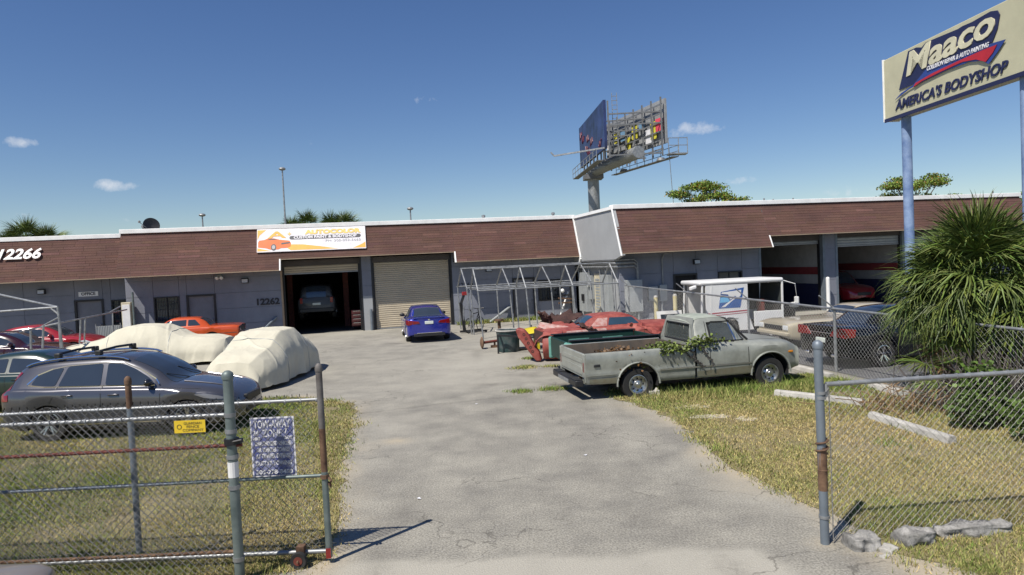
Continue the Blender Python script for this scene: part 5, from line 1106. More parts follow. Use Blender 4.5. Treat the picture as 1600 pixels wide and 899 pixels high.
b = MB(); b.box(EX+.02,EX+.1,-.04,.04,1.38,1.42); b.tube([(EX,-.05,1.4),(EX+.12,-.05,1.42)],.012,6); b.lathe([(.05,-.03),(.07,-.03),(.07,.03),(.05,.03)],14,'z',(EX,0,1.4)); b.build('gate_latch','black_metal',fp)
ties(fp,[(x,0,1.66) for x in np.arange(.2,EX,.35)],.024)
# rolling gate, drawn open to the left
gt = thing('rolling_gate', 'open rolling chain link gate with rusty pipe uprights and small wheel', 'gate', (-8.4,6.97,0), 0)
GX1 = 8.4-2.02
pipe(gt,'end_upright',(GX1,0,.06),(GX1,0,.95),.034,'green_post',12); pipe(gt,'end_upright',(GX1,0,.95),(GX1,0,1.4),.034,'rust',12); pipe(gt,'end_upright',(GX1,0,1.4),(GX1,0,2.02),.034,'old_steel',12,True)
UX = 8.4-3.98; pipe(gt,'upright',(UX,0,.2),(UX,0,1.7),.03,'grey_post',12); pipe(gt,'upright',(UX,0,1.7),(UX,0,1.98),.03,'rust',12,True)
pipe(gt,'top_rail',(0,0,1.69),(GX1,0,1.7),.018,'galv'); pipe(gt,'middle_rail',(0,0,.88),(UX+.4,0,.9),.018,'grey_post'); pipe(gt,'middle_rail',(UX+.4,0,.9),(GX1,0,.91),.018,'green_post'); pipe(gt,'bottom_rail',(0,0,.14),(GX1,0,.12),.023,'galv')
chain_link(gt, GX1-.05, lambda x:.1, lambda x:1.75, seed=3, y=.02, wr=.003)
ties(gt,[(x,0,1.695) for x in np.arange(.1,GX1,.16)],.018)
b = MB(); b.lathe([(.0,-.03),(.045,-.03),(.045,.03),(0,.03)],16,'y',(8.4-2.3,-.12,.085)); hub=b.build('wheel_hub','rust_red',gt,smooth=True)
b = MB(); b.lathe([(.045,-.025),(.08,-.03),(.085,0),(.08,.03),(.045,.025)],20,'y',(8.4-2.3,-.12,.085),closed=True); b.build('wheel','tyre',gt,smooth=True)
b = MB(); b.box(8.4-2.34,8.4-2.26,-.07,.02,.1,.2); b.tube([(8.4-2.3,-.17,.085),(8.4-2.3,-.02,.085)],.012,6); b.build('wheel_bracket','rust',gt)
b = MB(); b.tube([(GX1+.03,0,.9),(GX1+.07,-.03,.86),(GX1+.06,-.02,.8),(GX1+.03,0,.84)],.014,6); b.lathe([(.035,-.02),(.045,-.02),(.045,.02),(.035,.02)],12,'z',(GX1,0,.9)); b.build('hasp','rust',gt)
b = MB(); b.box(GX1-.02,GX1+.03,-.05,-.035,.06,.16); b.build('reflector','tail_red',gt)
# tow-away sign hung inside the gate
mat('sign_blue',(.075,.095,.3),.4,var=.2,vscale=9,col2=(.36,.38,.5),mix=.56); mat('sign_white',(.72,.72,.74),.5)
sg = thing('tow_sign', 'blue and white TOW-AWAY ZONE sign hanging on the open gate', 'sign', (-2.55,7.02,1.22), 0)
sw_, sh_ = .228, .31
b = MB(); b.box(-sw_,sw_,-.002,.006,-sh_,sh_); b.build('plate','sign_white',sg)
b = MB(); b.box(-sw_+.015,sw_-.015,-.0045,-.0022,-sh_+.015,sh_-.015); b.build('blue_field','sign_blue',sg)
def st_(s_, z, w, h, m_='sign_white', x=0): return text('lettering', s_, h*1.35, m_, sg, face_mtx((x,-.0075,z),(1,0,0),(0,0,1)), ext=.001, width=w, bold=.002)
st_('TOW-AWAY',.235,.38,.085); st_('ZONE',.14,.2,.08); st_('24',.15,.06,.05,x=-.17); st_('7',.16,.03,.05,x=.14); st_('HRS',.09,.07,.035,x=-.165); st_('DAYS',.09,.08,.035,x=.16)
for s_, z, w in (('UNAUTHORIZED VEHICLES',.035,.37),('OR VEHICLES TOWED',-.03,.34),('AT OWNER EXPENSE',-.095,.36),('DUSTY\'S TOWING',-.17,.37),('305-278-8450',-.262,.38)): st_(s_,z,w,.045)
yt = thing('fence_tag', 'small yellow fence company tag wired to the fence top rail', 'sign', (-3.17,6.545,1.575), 0)
mat('tag_yellow',(.72,.5,.03),.5,var=.08)
b = MB(); b.box(-.15,.15,-.002,.004,-.06,.06); b.build('plate','tag_yellow',yt)
for s_, z, w in (('GUARDIAN',.03,.17),('FENCE',-.003,.12),('305-253-0000',-.036,.2)): text('lettering', s_ if '0000' not in s_ else 'COMPANY', .036, 'num_dark', yt, face_mtx((.03,-.0035,z),(1,0,0),(0,0,1)), ext=.0005, width=w)
b = MB(); b.lathe([(.018,-.0005),(.024,-.0005),(.024,.0005),(.018,.0005)],14,'y',(-.1,-.003,0)); b.build('ring_mark','num_dark',yt)
# fence right of the driveway
rp = thing('chain_link_fence', 'chain link fence with lone grey post beside the driveway kerb stones', 'fence', (3.06,6.85,0), math.atan2(.18,2.2))
pipe(rp,'end_post',(0,0,0),(-.012,0,2.03),.044,'grey_post',14,True); pipe(rp,'top_rail',(.06,0,1.63),(7.5,0,1.62),.024,'galv')
pipe(rp,'line_post',(5.2,.0,0),(5.2,.0,1.6),.028,'galv'); pipe(rp,'tension_bar',(.085,-.01,.04),(.085,-.01,1.6),.006,'wire',6); pipe(rp,'corner_drop',(.06,0,1.63),(.06,0,1.5),.02,'galv')
chain_link(rp, 7.4, lambda x:.04, lambda x:1.6, seed=5, y=-.02)
ties(rp,[(x,0,1.63) for x in np.arange(.2,7,.14)],.024)
for z in (.28,1.55,1.5): b = MB(); b.lathe([(.045,-.015),(.052,-.015),(.052,.015),(.045,.015)],14,'z',(0,0,z)); b.build('brace_band','galv',rp,smooth=True)
b = MB(); b.tube([(.055*math.cos(a),.055*math.sin(a),.92+.012*a) for a in np.linspace(0,14,50)],.012,5)
b.build('rusty_chain','rust',rp); b = MB(); b.lathe([(.048,-.008),(.053,0),(.048,.008)],12,'z',(0,0,.76)); b.build('rusty_band','rust',rp)
b = MB(); b.lathe([(.045,.55),(.0465,.6),(.0465,.95),(.045,1.0)],14,'z',(-.003,0,0)); b.build('rust_band','rust',rp,smooth=True)
# side fence running back to the building corner
A_, B_ = Vector((4.95,29.9,0)), Vector((7.75,16.2,0)); dv = (B_-A_).normalized(); C_ = A_+dv*21.5
sf = thing('chain_link_fence', 'tall chain link side fence with angled arms dividing the two yards', 'fence', A_, math.atan2(dv.y,dv.x))
LL = 21.5
def zr(x): return 1.80-.0185*x
b_ = pipe(sf,'top_rail',(0,0,zr(0)),(LL,0,zr(LL)),.03,'galv')
for x in (0.3,5.9,9.9,13.75,17.2,20.6):
    po = pipe(sf,'line_post',(x,.04,0),(x,.04,zr(x)+.02),.034,'galv'); pipe(po,'barb_arm',(x,.04,zr(x)),(x-.05,-.33,zr(x)+.33),.018,'galv',8)
chain_link(sf, LL, lambda x:.05, lambda x:zr(x), p=.115, wr=.0018, seed=6, y=-.04, m='wire_far')
b = MB(); b.tube([(0.2,-.05,.06),(LL,-.05,.05)],.005,4); b.build('tension_wire','wire',sf)
# ---- pipe shelter frames on the left
def pipes(nm, label, cat, segs, r_=.03, m='galv', group=None):
    o0 = Vector(segs[0][0]); t = thing(nm, label, cat, (o0.x,o0.y,0))
    for i, s_ in enumerate(segs):
        b = MB(); b.tube([Vector(p)-Vector((o0.x,o0.y,0)) for p in s_], r_, 8); b.build('pipe', m, t, smooth=True)
    return t
def A2(px, py, Y): return AT(px, py, Y)
Yf = 23.0
pipes('shelter_frame','white pipe shelter frame standing over the black saloon','shelter frame',[
  [A2(90,480,Yf),Vector((A2(90,480,Yf).x+.1,Yf,0))],[A2(90,480,Yf),A2(-40,490,Yf)],[A2(90,480,Yf),A2(-40,452,26)],[A2(80,482,Yf),A2(92,492,Yf)],
  [A2(48,517,Yf),Vector((A2(46,540,Yf).x,Yf,0))],[A2(-40,452,26),Vector((A2(-40,452,26).x,26,0))],[A2(-40,490,Yf),Vector((A2(-40,490,Yf).x,Yf,0))],
  [A2(68,508,Yf),Vector((A2(63,555,Yf).x,Yf,0))],[A2(92,505,Yf),Vector((A2(96,550,Yf).x,Yf,0))]], .035, 'galv')
Yg = 26.5
pipes('pipe_railing','leaning galvanised pipe railing in front of the OFFICE door','railing',[
  [A2(30,519,23.4),A2(92,505,Yf+.2),A2(198,484,28)],[A2(66,510,23.6),A2(92,496,23.4)],[A2(126,500,24.6),Vector((A2(122,560,24.6).x,24.6,0))],[A2(133,498,24.8),Vector((A2(130,560,24.8).x,24.8,0))],[A2(176,488,27),Vector((A2(176,540,27).x,27,0))],[A2(172,488,27),A2(188,479,27.5)]], .028, 'galv')
q = FRL @ Vector((-18.15,-.25,0)); t = thing('utility_cabinet','weathered white utility cabinet standing where the two walls meet','cabinet',(q.x,q.y,0),FA)
b = MB(); b.box(-.3,.1,-.15,.15,0,2.05); b.build('case','cream',t,bevel=.02); b = MB(); b.box(-.26,.06,-.17,-.152,.1,1.95); d=b.build('door','white_paint',t); b = MB(); b.tube([(.2,-.1,0),(.2,-.1,2.5)],.05,8); b.build('downpipe','green_post',t)
q = FRL @ Vector((-19.2,.1,0)); t = thing('gate_panel','small grey corrugated panel below the barred office window','panel',(q.x,q.y,0),FA)
b = MB()
for i in range(14): b.box(-.5+i*.07,-.465+i*.07,-.02,.0,.1,1.0); b.box(-.465+i*.07,-.43+i*.07,0,.02,.1,1.0)
b.build('corrugated_sheet','box_grey',t); b = MB(); b.box(-.53,-.5,-.03,.03,0,1.1); b.build('post','galv',t); b = MB(); b.box(.5,.53,-.03,.03,0,1.1); b.build('post','galv',t)
# ---- two canopy frames in front of the wall
def canopy(label, base, width, hoops, gap, zr_, ze, skew=0):
    t = thing('canopy_frame', label, 'canopy frame', base, FA, None); r_ = .032
    for i in range(hoops):
        x = i*gap
        for nm, a, c_ in (('leg',(x+.12,0,0),(x,0,ze)),('leg',(x+.05,width,0),(x,width,ze)),('rafter',(x,0,ze),(x,width/2,zr_)),('rafter',(x,width,ze),(x,width/2,zr_))): pipe(t,nm,a,c_,r_,'galv',8)
    Lx = (hoops-1)*gap
    for nm, y, z in (('ridge_pipe',width/2,zr_+.03),('eave_pipe',0,ze+.0),('eave_pipe',width,ze)): pipe(t,nm,(-.05,y,z),(Lx+.05,y,z),r_*.9,'galv',8)
    return t
canopy('rear bare pipe canopy frame close to the barred window', Vector((-1.95,29.5,0)), 2.9, 4, 1.88, 2.84, 2.02)
canopy('front bare pipe canopy frame behind the metal drum', Vector((-1.38,27.55,0)), 1.9, 4, 2.0, 2.8, 1.96)
# ================================================================== Maaco sign, billboard, lamp poles
mat('pole_blue',(.16,.26,.5),.55,.1,var=.25,vscale=3,col2=(.3,.4,.58)); mat('sign_cream',(.5,.48,.33),.6,var=.08,vscale=1.5); mat('logo_navy',(.018,.02,.07),.4); mat('logo_red',(.45,.02,.03),.4); mat('logo_cream',(.62,.59,.42),.5); mat('logo_blue',(.03,.06,.25),.4)
D1 = 20.0
pa, pb = AT(1381,190,D1), None
bl = AT(1383,190,D1); tl = AT(1380,95,D1); zb_, zt_ = bl.z, tl.z
def solve(px, py, z): d = ray(px, py); return Vector((0,0,CAM_H))+d*((z-CAM_H)/d.z)
br = solve(1600,115,zb_)
sd_ = (Vector((br.x,br.y,0))-Vector((bl.x,bl.y,0))).normalized(); SL = 7.2
ms = thing('pylon_sign','tall cream body shop sign on two blue poles with red and navy logo','sign',(bl.x,bl.y,0),math.atan2(sd_.y,sd_.x))
# local x runs along the sign (far end to near end); its visible face looks to -y or +y
loc_cam = (Matrix.Rotation(-math.atan2(sd_.y,sd_.x),4,'Z') @ (Vector((0,0,CAM_H))-Vector((bl.x,bl.y,0)))); FS = -1 if loc_cam.y < 0 else 1
H_ = zt_-zb_; TH = .45
b = MB(); b.box(0,SL,(-FS*TH if FS>0 else 0),(0 if FS>0 else TH),zb_,zt_); b.build('cabinet','sign_cream',ms,bevel=.02)
b = MB(); b.box(.02,SL-.02,min(0,FS*.03),max(0,FS*.03),zb_-.05,zb_+.05); b.build('bottom_trim','logo_navy',ms)
b = MB(); b.box(-.03,-.002,min(-FS*TH,FS*.03),max(-FS*TH,FS*.03),zb_-.02,zt_+.02); b.build('edge_trim','cap_white',ms)
def pix2sign(px, py):
    d = ray(px, py); n = Vector((-sd_.y, sd_.x, 0)); t = ((Vector((bl.x,bl.y,0)))-Vector((0,0,CAM_H))).dot(n)/d.dot(n); P = Vector((0,0,CAM_H))+d*t
    return ((P-Vector((bl.x,bl.y,0))).dot(sd_), P.z-zb_)
uR = pix2sign(1589,118)[0]
for x in (.62, uR): pipe(ms,'pole',(x,-FS*TH/2,0),(x,-FS*TH/2,zb_+.02),.128,'pole_blue',20)
def Sx(u): return u if FS < 0 else u   # reading direction
rd_dir = Vector((1,0,0)) if FS < 0 else Vector((-1,0,0))
def sp_(u, v, d): return Vector((u, FS*(d+.004), zb_+v))
def spoly(nm, m_, pts, d, th=.02, par=None):
    n = len(pts); b = MB(); vs = [sp_(u,v,d+th) for u,v in pts]+[sp_(u,v,d) for u,v in pts]
    b.add(vs,[tuple(range(n)),tuple(range(2*n-1,n-1,-1))]+[(i,(i+1)%n,n+(i+1)%n,n+i) for i in range(n)]); return b.build(nm,m_,par or ms)
def Z7(x, y): return pix2sign(1380+x/4.732, y/4.732)      # coordinates measured on an enlarged crop
spoly('logo_plate','logo_navy',[Z7(*p) for p in ((122,668),(190,380),(250,352),(290,352),(320,315),(560,215),(590,195),(660,165),(800,85),(850,78),(868,110),(850,215),(812,312),(640,400),(470,470),(380,530),(250,615))],.0)
spoly('logo_shadow','logo_blue',[Z7(*p) for p in ((320,520),(430,470),(640,385),(800,325),(915,292),(860,380),(790,475),(740,450),(640,460),(480,520),(330,590),(200,660),(95,742),(140,690),(230,630))],.022,.01)
spoly('red_swoosh','logo_red',[Z7(*p) for p in ((250,615),(380,540),(560,455),(740,375),(855,330),(825,390),(772,458),(700,440),(600,458),(440,530),(300,600),(235,645))],.034,.012)
def stext(s_, a, c_, hpx, m_, d, shear=.25, bold=.01, ext=.012):
    "text whose baseline runs between two crop points"
    p, q = Z7(*a), Z7(*c_); w = math.hypot(q[0]-p[0], q[1]-p[1]); 
    x = Vector((q[0]-p[0],0,q[1]-p[1])).normalized(); up = Vector((-x.z,0,x.x)); mid = Vector(((p[0]+q[0])/2, FS*(d+.004), zb_+(p[1]+q[1])/2))
    return text('lettering', s_, hpx, m_, ms, face_mtx(mid, x, up), ext=ext, width=w, shear=shear, bold=bold)
stext('Maaco',(168,500),(822,163),.84,'logo_cream',.03,.22,.022,.012)
stext('COLLISION REPAIR & AUTO PAINTING',(335,512),(795,330),.15,'sign_white',.05,.25,.004,.004)
stext('AMERICA\'S BODYSHOP',(90,790),(925,490),.36,'logo_navy',.0,.25,.008,.02)
# ---- billboard
mat('bb_dark',(.012,.016,.05),.45,var=.5,vscale=.6,col2=(.03,.05,.16)); mat('bb_red',(.1,.008,.03),.5); mat('steel_dark',(.17,.175,.18),.6,.4,var=.2); mat('bb_back',(.27,.28,.29),.7); mat('bb_yellow',(.6,.55,.06),.6); mat('bb_blue',(.16,.3,.45),.6); mat('bb_pink',(.7,.08,.12),.5)
bx_, by_ = 8.75, 74.0   # laid out round this point, then moved a little
bbd = thing('billboard','tall V-shaped roadside billboard on a thick steel column behind the roofs','billboard',(bx_,by_,0),0)
def W2(x, y, z): return Vector((x-bx_, y-by_, z))
b = MB(); b.lathe([(.62,0),(.62,12.3)],24,'z'); b.build('column','galv',bbd,smooth=True)
zb1, zt1 = 13.3, 17.6
def panel(p0, p1, zb, zt, th, nside, mface, nm):
    p0, p1 = Vector(p0), Vector(p1); d = (p1-p0).normalized(); n = Vector((-d.y,d.x,0))*nside
    b = MB(); q = [p0,p1,p1+n*th,p0+n*th]; b.hexa([W2(v.x,v.y,zb) for v in q]+[W2(v.x,v.y,zt) for v in q]); return b.build(nm,mface,bbd), p0, p1, d, n
f1, p0, p1, d, n = panel((8.42,62,0),(7.55,75,0),zb1,zt1,.25,-1,'bb_dark','poster_panel')
# red scrawl on the outer face (towards -x)
rd = random.Random(2); outer = Vector((-abs(d.y),-.0,0))
for k_ in range(7):
    t0 = rd.uniform(.05,.9); z = zb1+rd.uniform(.5,3.4); a = p0.lerp(p1,t0); c_ = p0.lerp(p1,min(1,t0+.1)); off = Vector((-.03,0,0))
    b = MB(); pts = [W2(*(a.lerp(c_,i/6)+off+Vector((0,0,z+.35*math.sin(i*1.9+k_))))) for i in range(7)]; b.tube(pts,.06,5); b.build('red_lettering','bb_red',f1)
g0, g1 = Vector((13.95,62,0)), Vector((10.2,73,0)); f2, _, _, d2, n2 = panel(g0,g1,13.5,17.5,.2,-1,'bb_back','poster_panel')
inw = -n2 if (-n2).x < 0 else n2; inw = Vector((-abs(d2.y),d2.x*(1 if d2.y*0>=0 else 1),0)); inw = Vector((d2.y,-d2.x,0)); inw = inw if inw.x < 0 else -inw
rd = random.Random(9)
for k_ in range(9):          # patches of old vinyl showing between the stringers
    t0 = [.02,.1,.18,.28,.4,.52,.6,.72,.86][k_]; t1 = t0+.09; z0 = 13.9+rd.uniform(0,1.6); z1 = z0+rd.uniform(.9,1.7); m_ = ['bb_pink','bb_yellow','sign_white','bb_blue','bb_yellow','bb_yellow','bb_blue','bb_yellow','sign_white'][k_]
    a = g0.lerp(g1,t0)+inw*.23; c_ = g0.lerp(g1,t1)+inw*.23; b = MB(); b.hexa([W2(a.x,a.y,z0),W2(c_.x,c_.y,z0),W2(c_.x+inw.x*.02,c_.y+inw.y*.02,z0),W2(a.x+inw.x*.02,a.y+inw.y*.02,z0),W2(a.x,a.y,z1),W2(c_.x,c_.y,z1),W2(c_.x+inw.x*.02,c_.y+inw.y*.02,z1),W2(a.x+inw.x*.02,a.y+inw.y*.02,z1)]); b.build('back_sheet',m_,f2)
for i in range(8):
    a = g0.lerp(g1,i/7)+inw*.4; b = MB(); b.bar(W2(a.x,a.y,12.4),W2(a.x,a.y,17.6),.14); b.build('upright','steel_dark',bbd)
    a2 = p0.lerp(p1,i/7)+Vector((.4,0,0)); b = MB(); b.bar(W2(a2.x,a2.y,12.4),W2(a2.x,a2.y,17.5),.14); b.build('upright','steel_dark',bbd)
for z in (13.0,13.8,14.6,15.4,16.2,17.0):
    a, c_ = g0+inw*.3, g1+inw*.3; b = MB(); b.bar(W2(a.x,a.y,z),W2(c_.x,c_.y,z),.09,.12); b.build('stringer','galv',bbd)
for i in range(5):           # cross ties between the two faces
    a, c_ = p0.lerp(p1,i/4)+Vector((.4,0,0)), g0.lerp(g1,i/4)+inw*.4
    for z in (12.6,15.3,16.3): b = MB(); b.bar(W2(a.x,a.y,z),W2(c_.x,c_.y,z),.12); b.build('cross_tie','steel_dark',bbd)
b = MB(); b.lathe([(0,-.05),(.55,-.05),(.58,0),(.58,12.5)],20,'y'); b.xf(Matrix.Translation(W2(11.4,61.8,12.75)) @ Matrix.Rotation(math.atan2(2.65,12.2),4,'Z')); b.build('torsion_tube','galv',bbd,smooth=True)
b = MB(); b.box(-1.0,1.0,-1.0,1.0,11.9,12.4); b.build('column_head','steel_dark',bbd)
for (a, c_) in (((8.2,61.8),(7.3,75.2)),((14.4,61.6),(10.6,73.2))):   # catwalks
    A3, C3 = Vector((*a,0)), Vector((*c_,0)); dd = (C3-A3).normalized(); nn = Vector((-dd.y,dd.x,0))*(.6 if a[0] < 10 else -.6)
    b = MB(); b.hexa([W2(*(v+Vector((0,0,z)))) for z in (12.15,12.22) for v in (A3,C3,C3+nn,A3+nn)]); cw_ = b.build('catwalk','steel_dark',bbd)
    b = MB(); b.bar(W2(*(A3+nn*1.0+Vector((0,0,13.2)))),W2(*(C3+nn+Vector((0,0,13.2)))),.05); b.bar(W2(*(A3+nn+Vector((0,0,12.7)))),W2(*(C3+nn+Vector((0,0,12.7)))),.05)
    for i in range(9): q = A3.lerp(C3,i/8)+nn; b.bar(W2(q.x,q.y,12.2),W2(q.x,q.y,13.2),.05)
    b.build('guard_rail','galv',cw_)
b = MB(); ex = [Vector((14.2,61.7,0)),Vector((15.7,62.0,0))]
for z in (12.5,13.2,13.85): b.bar(W2(14.1,61.6,z),W2(15.8,61.9,z),.06)
for x in (14.1,15.0,15.8): b.bar(W2(x,61.75,12.5),W2(x,61.75,13.9),.06)
b.box(*(14.1-bx_,15.8-bx_,61.6-by_,62.6-by_,12.4,12.48)); b.build('end_platform','galv',bbd)
b = MB(); q0, q1 = W2(8.5,62.2,13.35), W2(3.95,64.0,13.1); b.bar(q0,q1,.14); b.bar(q1,q1+Vector((-.3,0,.35)),.12); b.build('lamp_arm','galv',bbd)
for p in ((13.4,61.9,11.9),(10.9,67,11.7)): b = MB(); b.lathe([(0,.3),(.3,.25),(.42,0),(.0,-.05)],14,'z',W2(*p)); b.build('flood_lamp','steel_dark',bbd,smooth=True)
b = MB()
for x in (9.3,9.75): b.bar(W2(x,62.5,13),W2(x,62.5,18.3),.05)
for i in range(13): b.bar(W2(9.3,62.5,13.2+i*.4),W2(9.75,62.5,13.2+i*.4),.05)
b.build('ladder','galv',bbd); b = MB(); b.tube([W2(14.3,62.4,12.4),W2(14.45,62.4,9.0),W2(14.6,62.4,6.0)],.03,4); b.build('hanging_cable','galv',bbd)
bbd.location = (bx_+.55, by_, -.3)
# ---- lamp poles and satellite dish behind the roof line
for (px, py, Y, lab) in ((441,266,60,'tall slim street lamp rising behind the palm tops'),(316,338,62,'short lamp pole showing just above the roof near the dish'),(641,328,62,'short lamp pole showing just above the roof between dish and billboard')):
    p = AT(px, py, Y); t = thing('street_lamp', lab, 'lamp', (p.x,Y,0), 0, None)
    b = MB(); b.tube([(0,0,0),(0,0,p.z)],.11,8,r2=.06); b.build('pole','galv',t,smooth=True); b = MB(); b.sphere((0,0,p.z+.1),.3,12,6,(1,1,.5)); b.build('lamp_head','galv',t,smooth=True)
p = AT(237,358,32.5); t = thing('satellite_dish','dark round satellite dish on the roof edge','satellite dish',(p.x,p.y,5.3),R(20))
b = MB(); b.lathe([(0,.1),(.16,.085),(.28,.04),(.36,0),(.37,-.01),(.27,.02),(0,.075)],28,'y'); b.xf(Matrix.Translation((0,0,.32)) @ Matrix.Rotation(R(20),4,'Z') @ Matrix.Rotation(R(-18),4,'X') @ Matrix.Rotation(R(0),4,'Z')); b.build('reflector','black_metal',t,smooth=True)
b = MB(); b.tube([(0,.12,-.1),(0,.1,.3)],.03,8); b.build('mast','galv',t); b = MB(); b.tube([(-.1,-.05,.1),(-.42,-.5,.42)],.015,6); b.sphere((-.43,-.5,.45),.06,8,6); b.build('feed_arm','steel_dark',t)
# ================================================================== vegetation
mat('frond', (.1,.145,.04), .5, var=.25, vscale=2, tint=True, spec=.35); mat('frond_dead', (.22,.14,.07), .9, var=.3, vscale=3); mat('bark', (.1,.075,.055), .95, var=.3, vscale=8, bump=.8, bscale=20)
mat('tree_leaf', (.12,.18,.04), .6, var=.3, vscale=1.2, tint=True); mat('twig', (.1,.085,.075), .9)
def fan_frond(seed, n=34, Lp=.75, Lb=.95, droop=.35):
    "one fan leaf: stalk along +x, then narrow segments in a folded fan"
    rd = random.Random(seed); b = MB(); b.tint((.9,1,.7)); b.tube([(0,0,0),(Lp*.5,0,.03),(Lp,0,0)], .013, 5)
    for i in range(n):
        a = R(-118+236*i/(n-1)); L_ = Lb*(1-.22*abs(a)/2.1)*rd.uniform(.72,1.12); a += rd.gauss(0,.05); d = Vector((math.cos(a), math.sin(a), 0)); s_ = Vector((-d.y, d.x, 0)); k_ = rd.uniform(.5,1.45); b.tint((k_*rd.uniform(.85,1.25), k_, k_*rd.uniform(.6,1.1)))
        w = .02; zr_ = rd.gauss(0,.07); pts = []
        for f, wf in ((0,.25),(.3,1.0),(.62,.75),(.85,.35),(1.0,.03)):
            z = zr_*f - droop*L_*max(0,f-.3)**2*1.7*rd.uniform(.5,1.5) - .1*abs(math.sin(a))*f*L_; p = Vector((Lp,0,0))+d*L_*f+Vector((0,0,z)); pts.append((p-s_*w*wf, p+Vector((0,0,.012*wf)), p+s_*w*wf))
        b.grid([list(q) for q in pts])
    me_o = b.build('frond','frond',None,fix=False); me = me_o.data; bpy.data.objects.remove(me_o); return me
FM = [fan_frond(100+i, droop=.15+.12*i, Lp=.7+.06*i) for i in range(5)]
FD = []
for i in range(2):
    m_ = FM[4-i].copy(); m_.materials.clear(); m_.materials.append(MATS['frond_dead']); FD.append(m_)
def put_frond(parent, me, base, az, el, tw, sc, name='frond'):
    o = bpy.data.objects.new(name, me); COL.objects.link(o); o.parent = parent
    o.matrix_local = Matrix.Translation(base) @ Matrix.Rotation(az,4,'Z') @ Matrix.Rotation(-el,4,'Y') @ Matrix.Rotation(tw,4,'X') @ Matrix.Diagonal((sc,sc,sc,1)); return o
def fan_palm(label, loc, h, lean=(0,0), n=60, sc=1.0, dead=16, seed=1, r_=.17):
    rd = random.Random(seed); t = thing('fan_palm', label, 'palm', loc, 0); top = Vector((lean[0],lean[1],h)); b = MB()
    pts = [(0,0,0)]+[(lean[0]*f+.03*math.sin(f*9), lean[1]*f, h*f) for f in (.2,.4,.6,.8,1.0)]; b.tube(pts, r_*1.15, 12, r2=r_)
    for i in range(int(h*26)):
        f = rd.random(); a = rd.uniform(0,6.28); p = Vector((lean[0]*f+r_*1.05*math.cos(a), lean[1]*f+r_*1.05*math.sin(a), h*f)); b.bar(p, p+Vector((.1*math.cos(a),.1*math.sin(a),.12)), .05, .02)
    b.build('trunk','bark',t)
    for i in range(n):
        f = (i+.5)/n; el = R(86-118*f+rd.uniform(-10,10)); az = i*2.39996+rd.uniform(-.25,.25)
        put_frond(t, FM[min(4,int(f*5))], top+Vector((0,0,.16*(1-f)-.1)), az, el, rd.uniform(-.5,.5), sc*rd.uniform(.85,1.1))
    for i in range(dead):
        put_frond(t, FD[i % 2], top+Vector((0,0,-.15-.02*i)), rd.uniform(0,6.28), R(rd.uniform(-78,-48)), rd.uniform(-.6,.6), sc*rd.uniform(.8,1.0), 'dead_frond')
    return t
def at_ground(px, Y): p = AT(px, 449, Y); return Vector((p.x, p.y, 0))
p = at_ground(1526,13.3); fan_palm('large fan palm with upright green crown beside the side fence', p, 2.35, (.05,0), 84, .95, 26, 3)
p = at_ground(1490,13.6); fan_palm('leaning fan palm with drooping fronds over the side fence', p, 1.92, (-.15,-.05), 74, .74, 26, 5)
p = at_ground(1610,12.6); fan_palm('fan palm at the fence beside the leafy bush', p, 1.7, (.1,0), 40, .8, 12, 6)
p = at_ground(1500,12.9); fan_palm('low suckering fan palm with browned leaves under the two crowns', p, .5, (0,0), 16, .8, 12, 7, .12)
# bushes
def leaf_ball(b, c, rx, ry, rz, n, size, rd, colf, hollow=.45):
    for _ in range(n):
        u = rd.uniform(-1,1); a = rd.uniform(0,6.28); r_ = (hollow+(1-hollow)*rd.random())*math.sqrt(1); q = Vector((math.sqrt(1-u*u)*math.cos(a)*rx, math.sqrt(1-u*u)*math.sin(a)*ry, u*rz))*r_+Vector(c)
        if q.z < .02: q.z = .02+rd.random()*.1
        s_ = size*rd.uniform(.6,1.4); d = Vector((rd.gauss(0,1),rd.gauss(0,1),rd.gauss(.3,.8))).normalized(); w = d.cross(Vector((rd.gauss(0,1),rd.gauss(0,1),rd.gauss(0,1)))).normalized()*s_*.45
        b.tint(colf(rd)); b.add([q, q+d*s_*.5+w, q+d*s_, q+d*s_*.5-w],[(0,1,2,3)])
def gfun(r0,g0,b0,lo=.45,hi=1.5): return lambda rd: (lambda k: (r0*k,g0*k,b0*k))(rd.uniform(lo,hi))
def bush(label, loc, blobs, size, n, col, seed, stems=8):
    rd = random.Random(seed); t = thing('bush', label, 'bush', loc); b = MB()
    for (c, rx, ry, rz) in blobs: leaf_ball(b, c, rx, ry, rz, int(n*rx*rz), size, rd, col)
    o = b.build('foliage','tree_leaf',t,fix=False); o['kind'] = 'stuff'
    b = MB()
    for (c, rx, ry, rz) in blobs:
        for k_ in range(stems): q = Vector(c)+Vector((rd.uniform(-rx,rx)*.7,rd.uniform(-ry,ry)*.7,rd.uniform(-.2,.8)*rz)); b.tube([(q.x*.4,q.y*.4,0),(q.x*.8,q.y*.7,q.z*.5),(q.x,q.y,max(.1,q.z))],.012,4)
    b.build('stems','twig',t); return t
g1 = gfun(.7,.8,.5,.35,1.2)
p = G(1550,668); bush('leafy green bush below the fan palms at the fence foot', p, [((-.3,0,.28),.42,.35,.3),((.35,.1,.22),.45,.35,.26),((.95,0,.3),.5,.4,.34),((.1,.35,.62),.4,.35,.42)], .075, 5200, g1, 3)
p = G(1640,690); bush('green bush at the end of the fence foot', p, [((0,0,.3),.6,.4,.36)], .075, 4000, g1, 4)
rd = random.Random(8); p = G(1570,640); t = thing('dead_brush','tangle of bare brown twigs against the side fence','brush',(p.x,p.y,0)); b = MB()
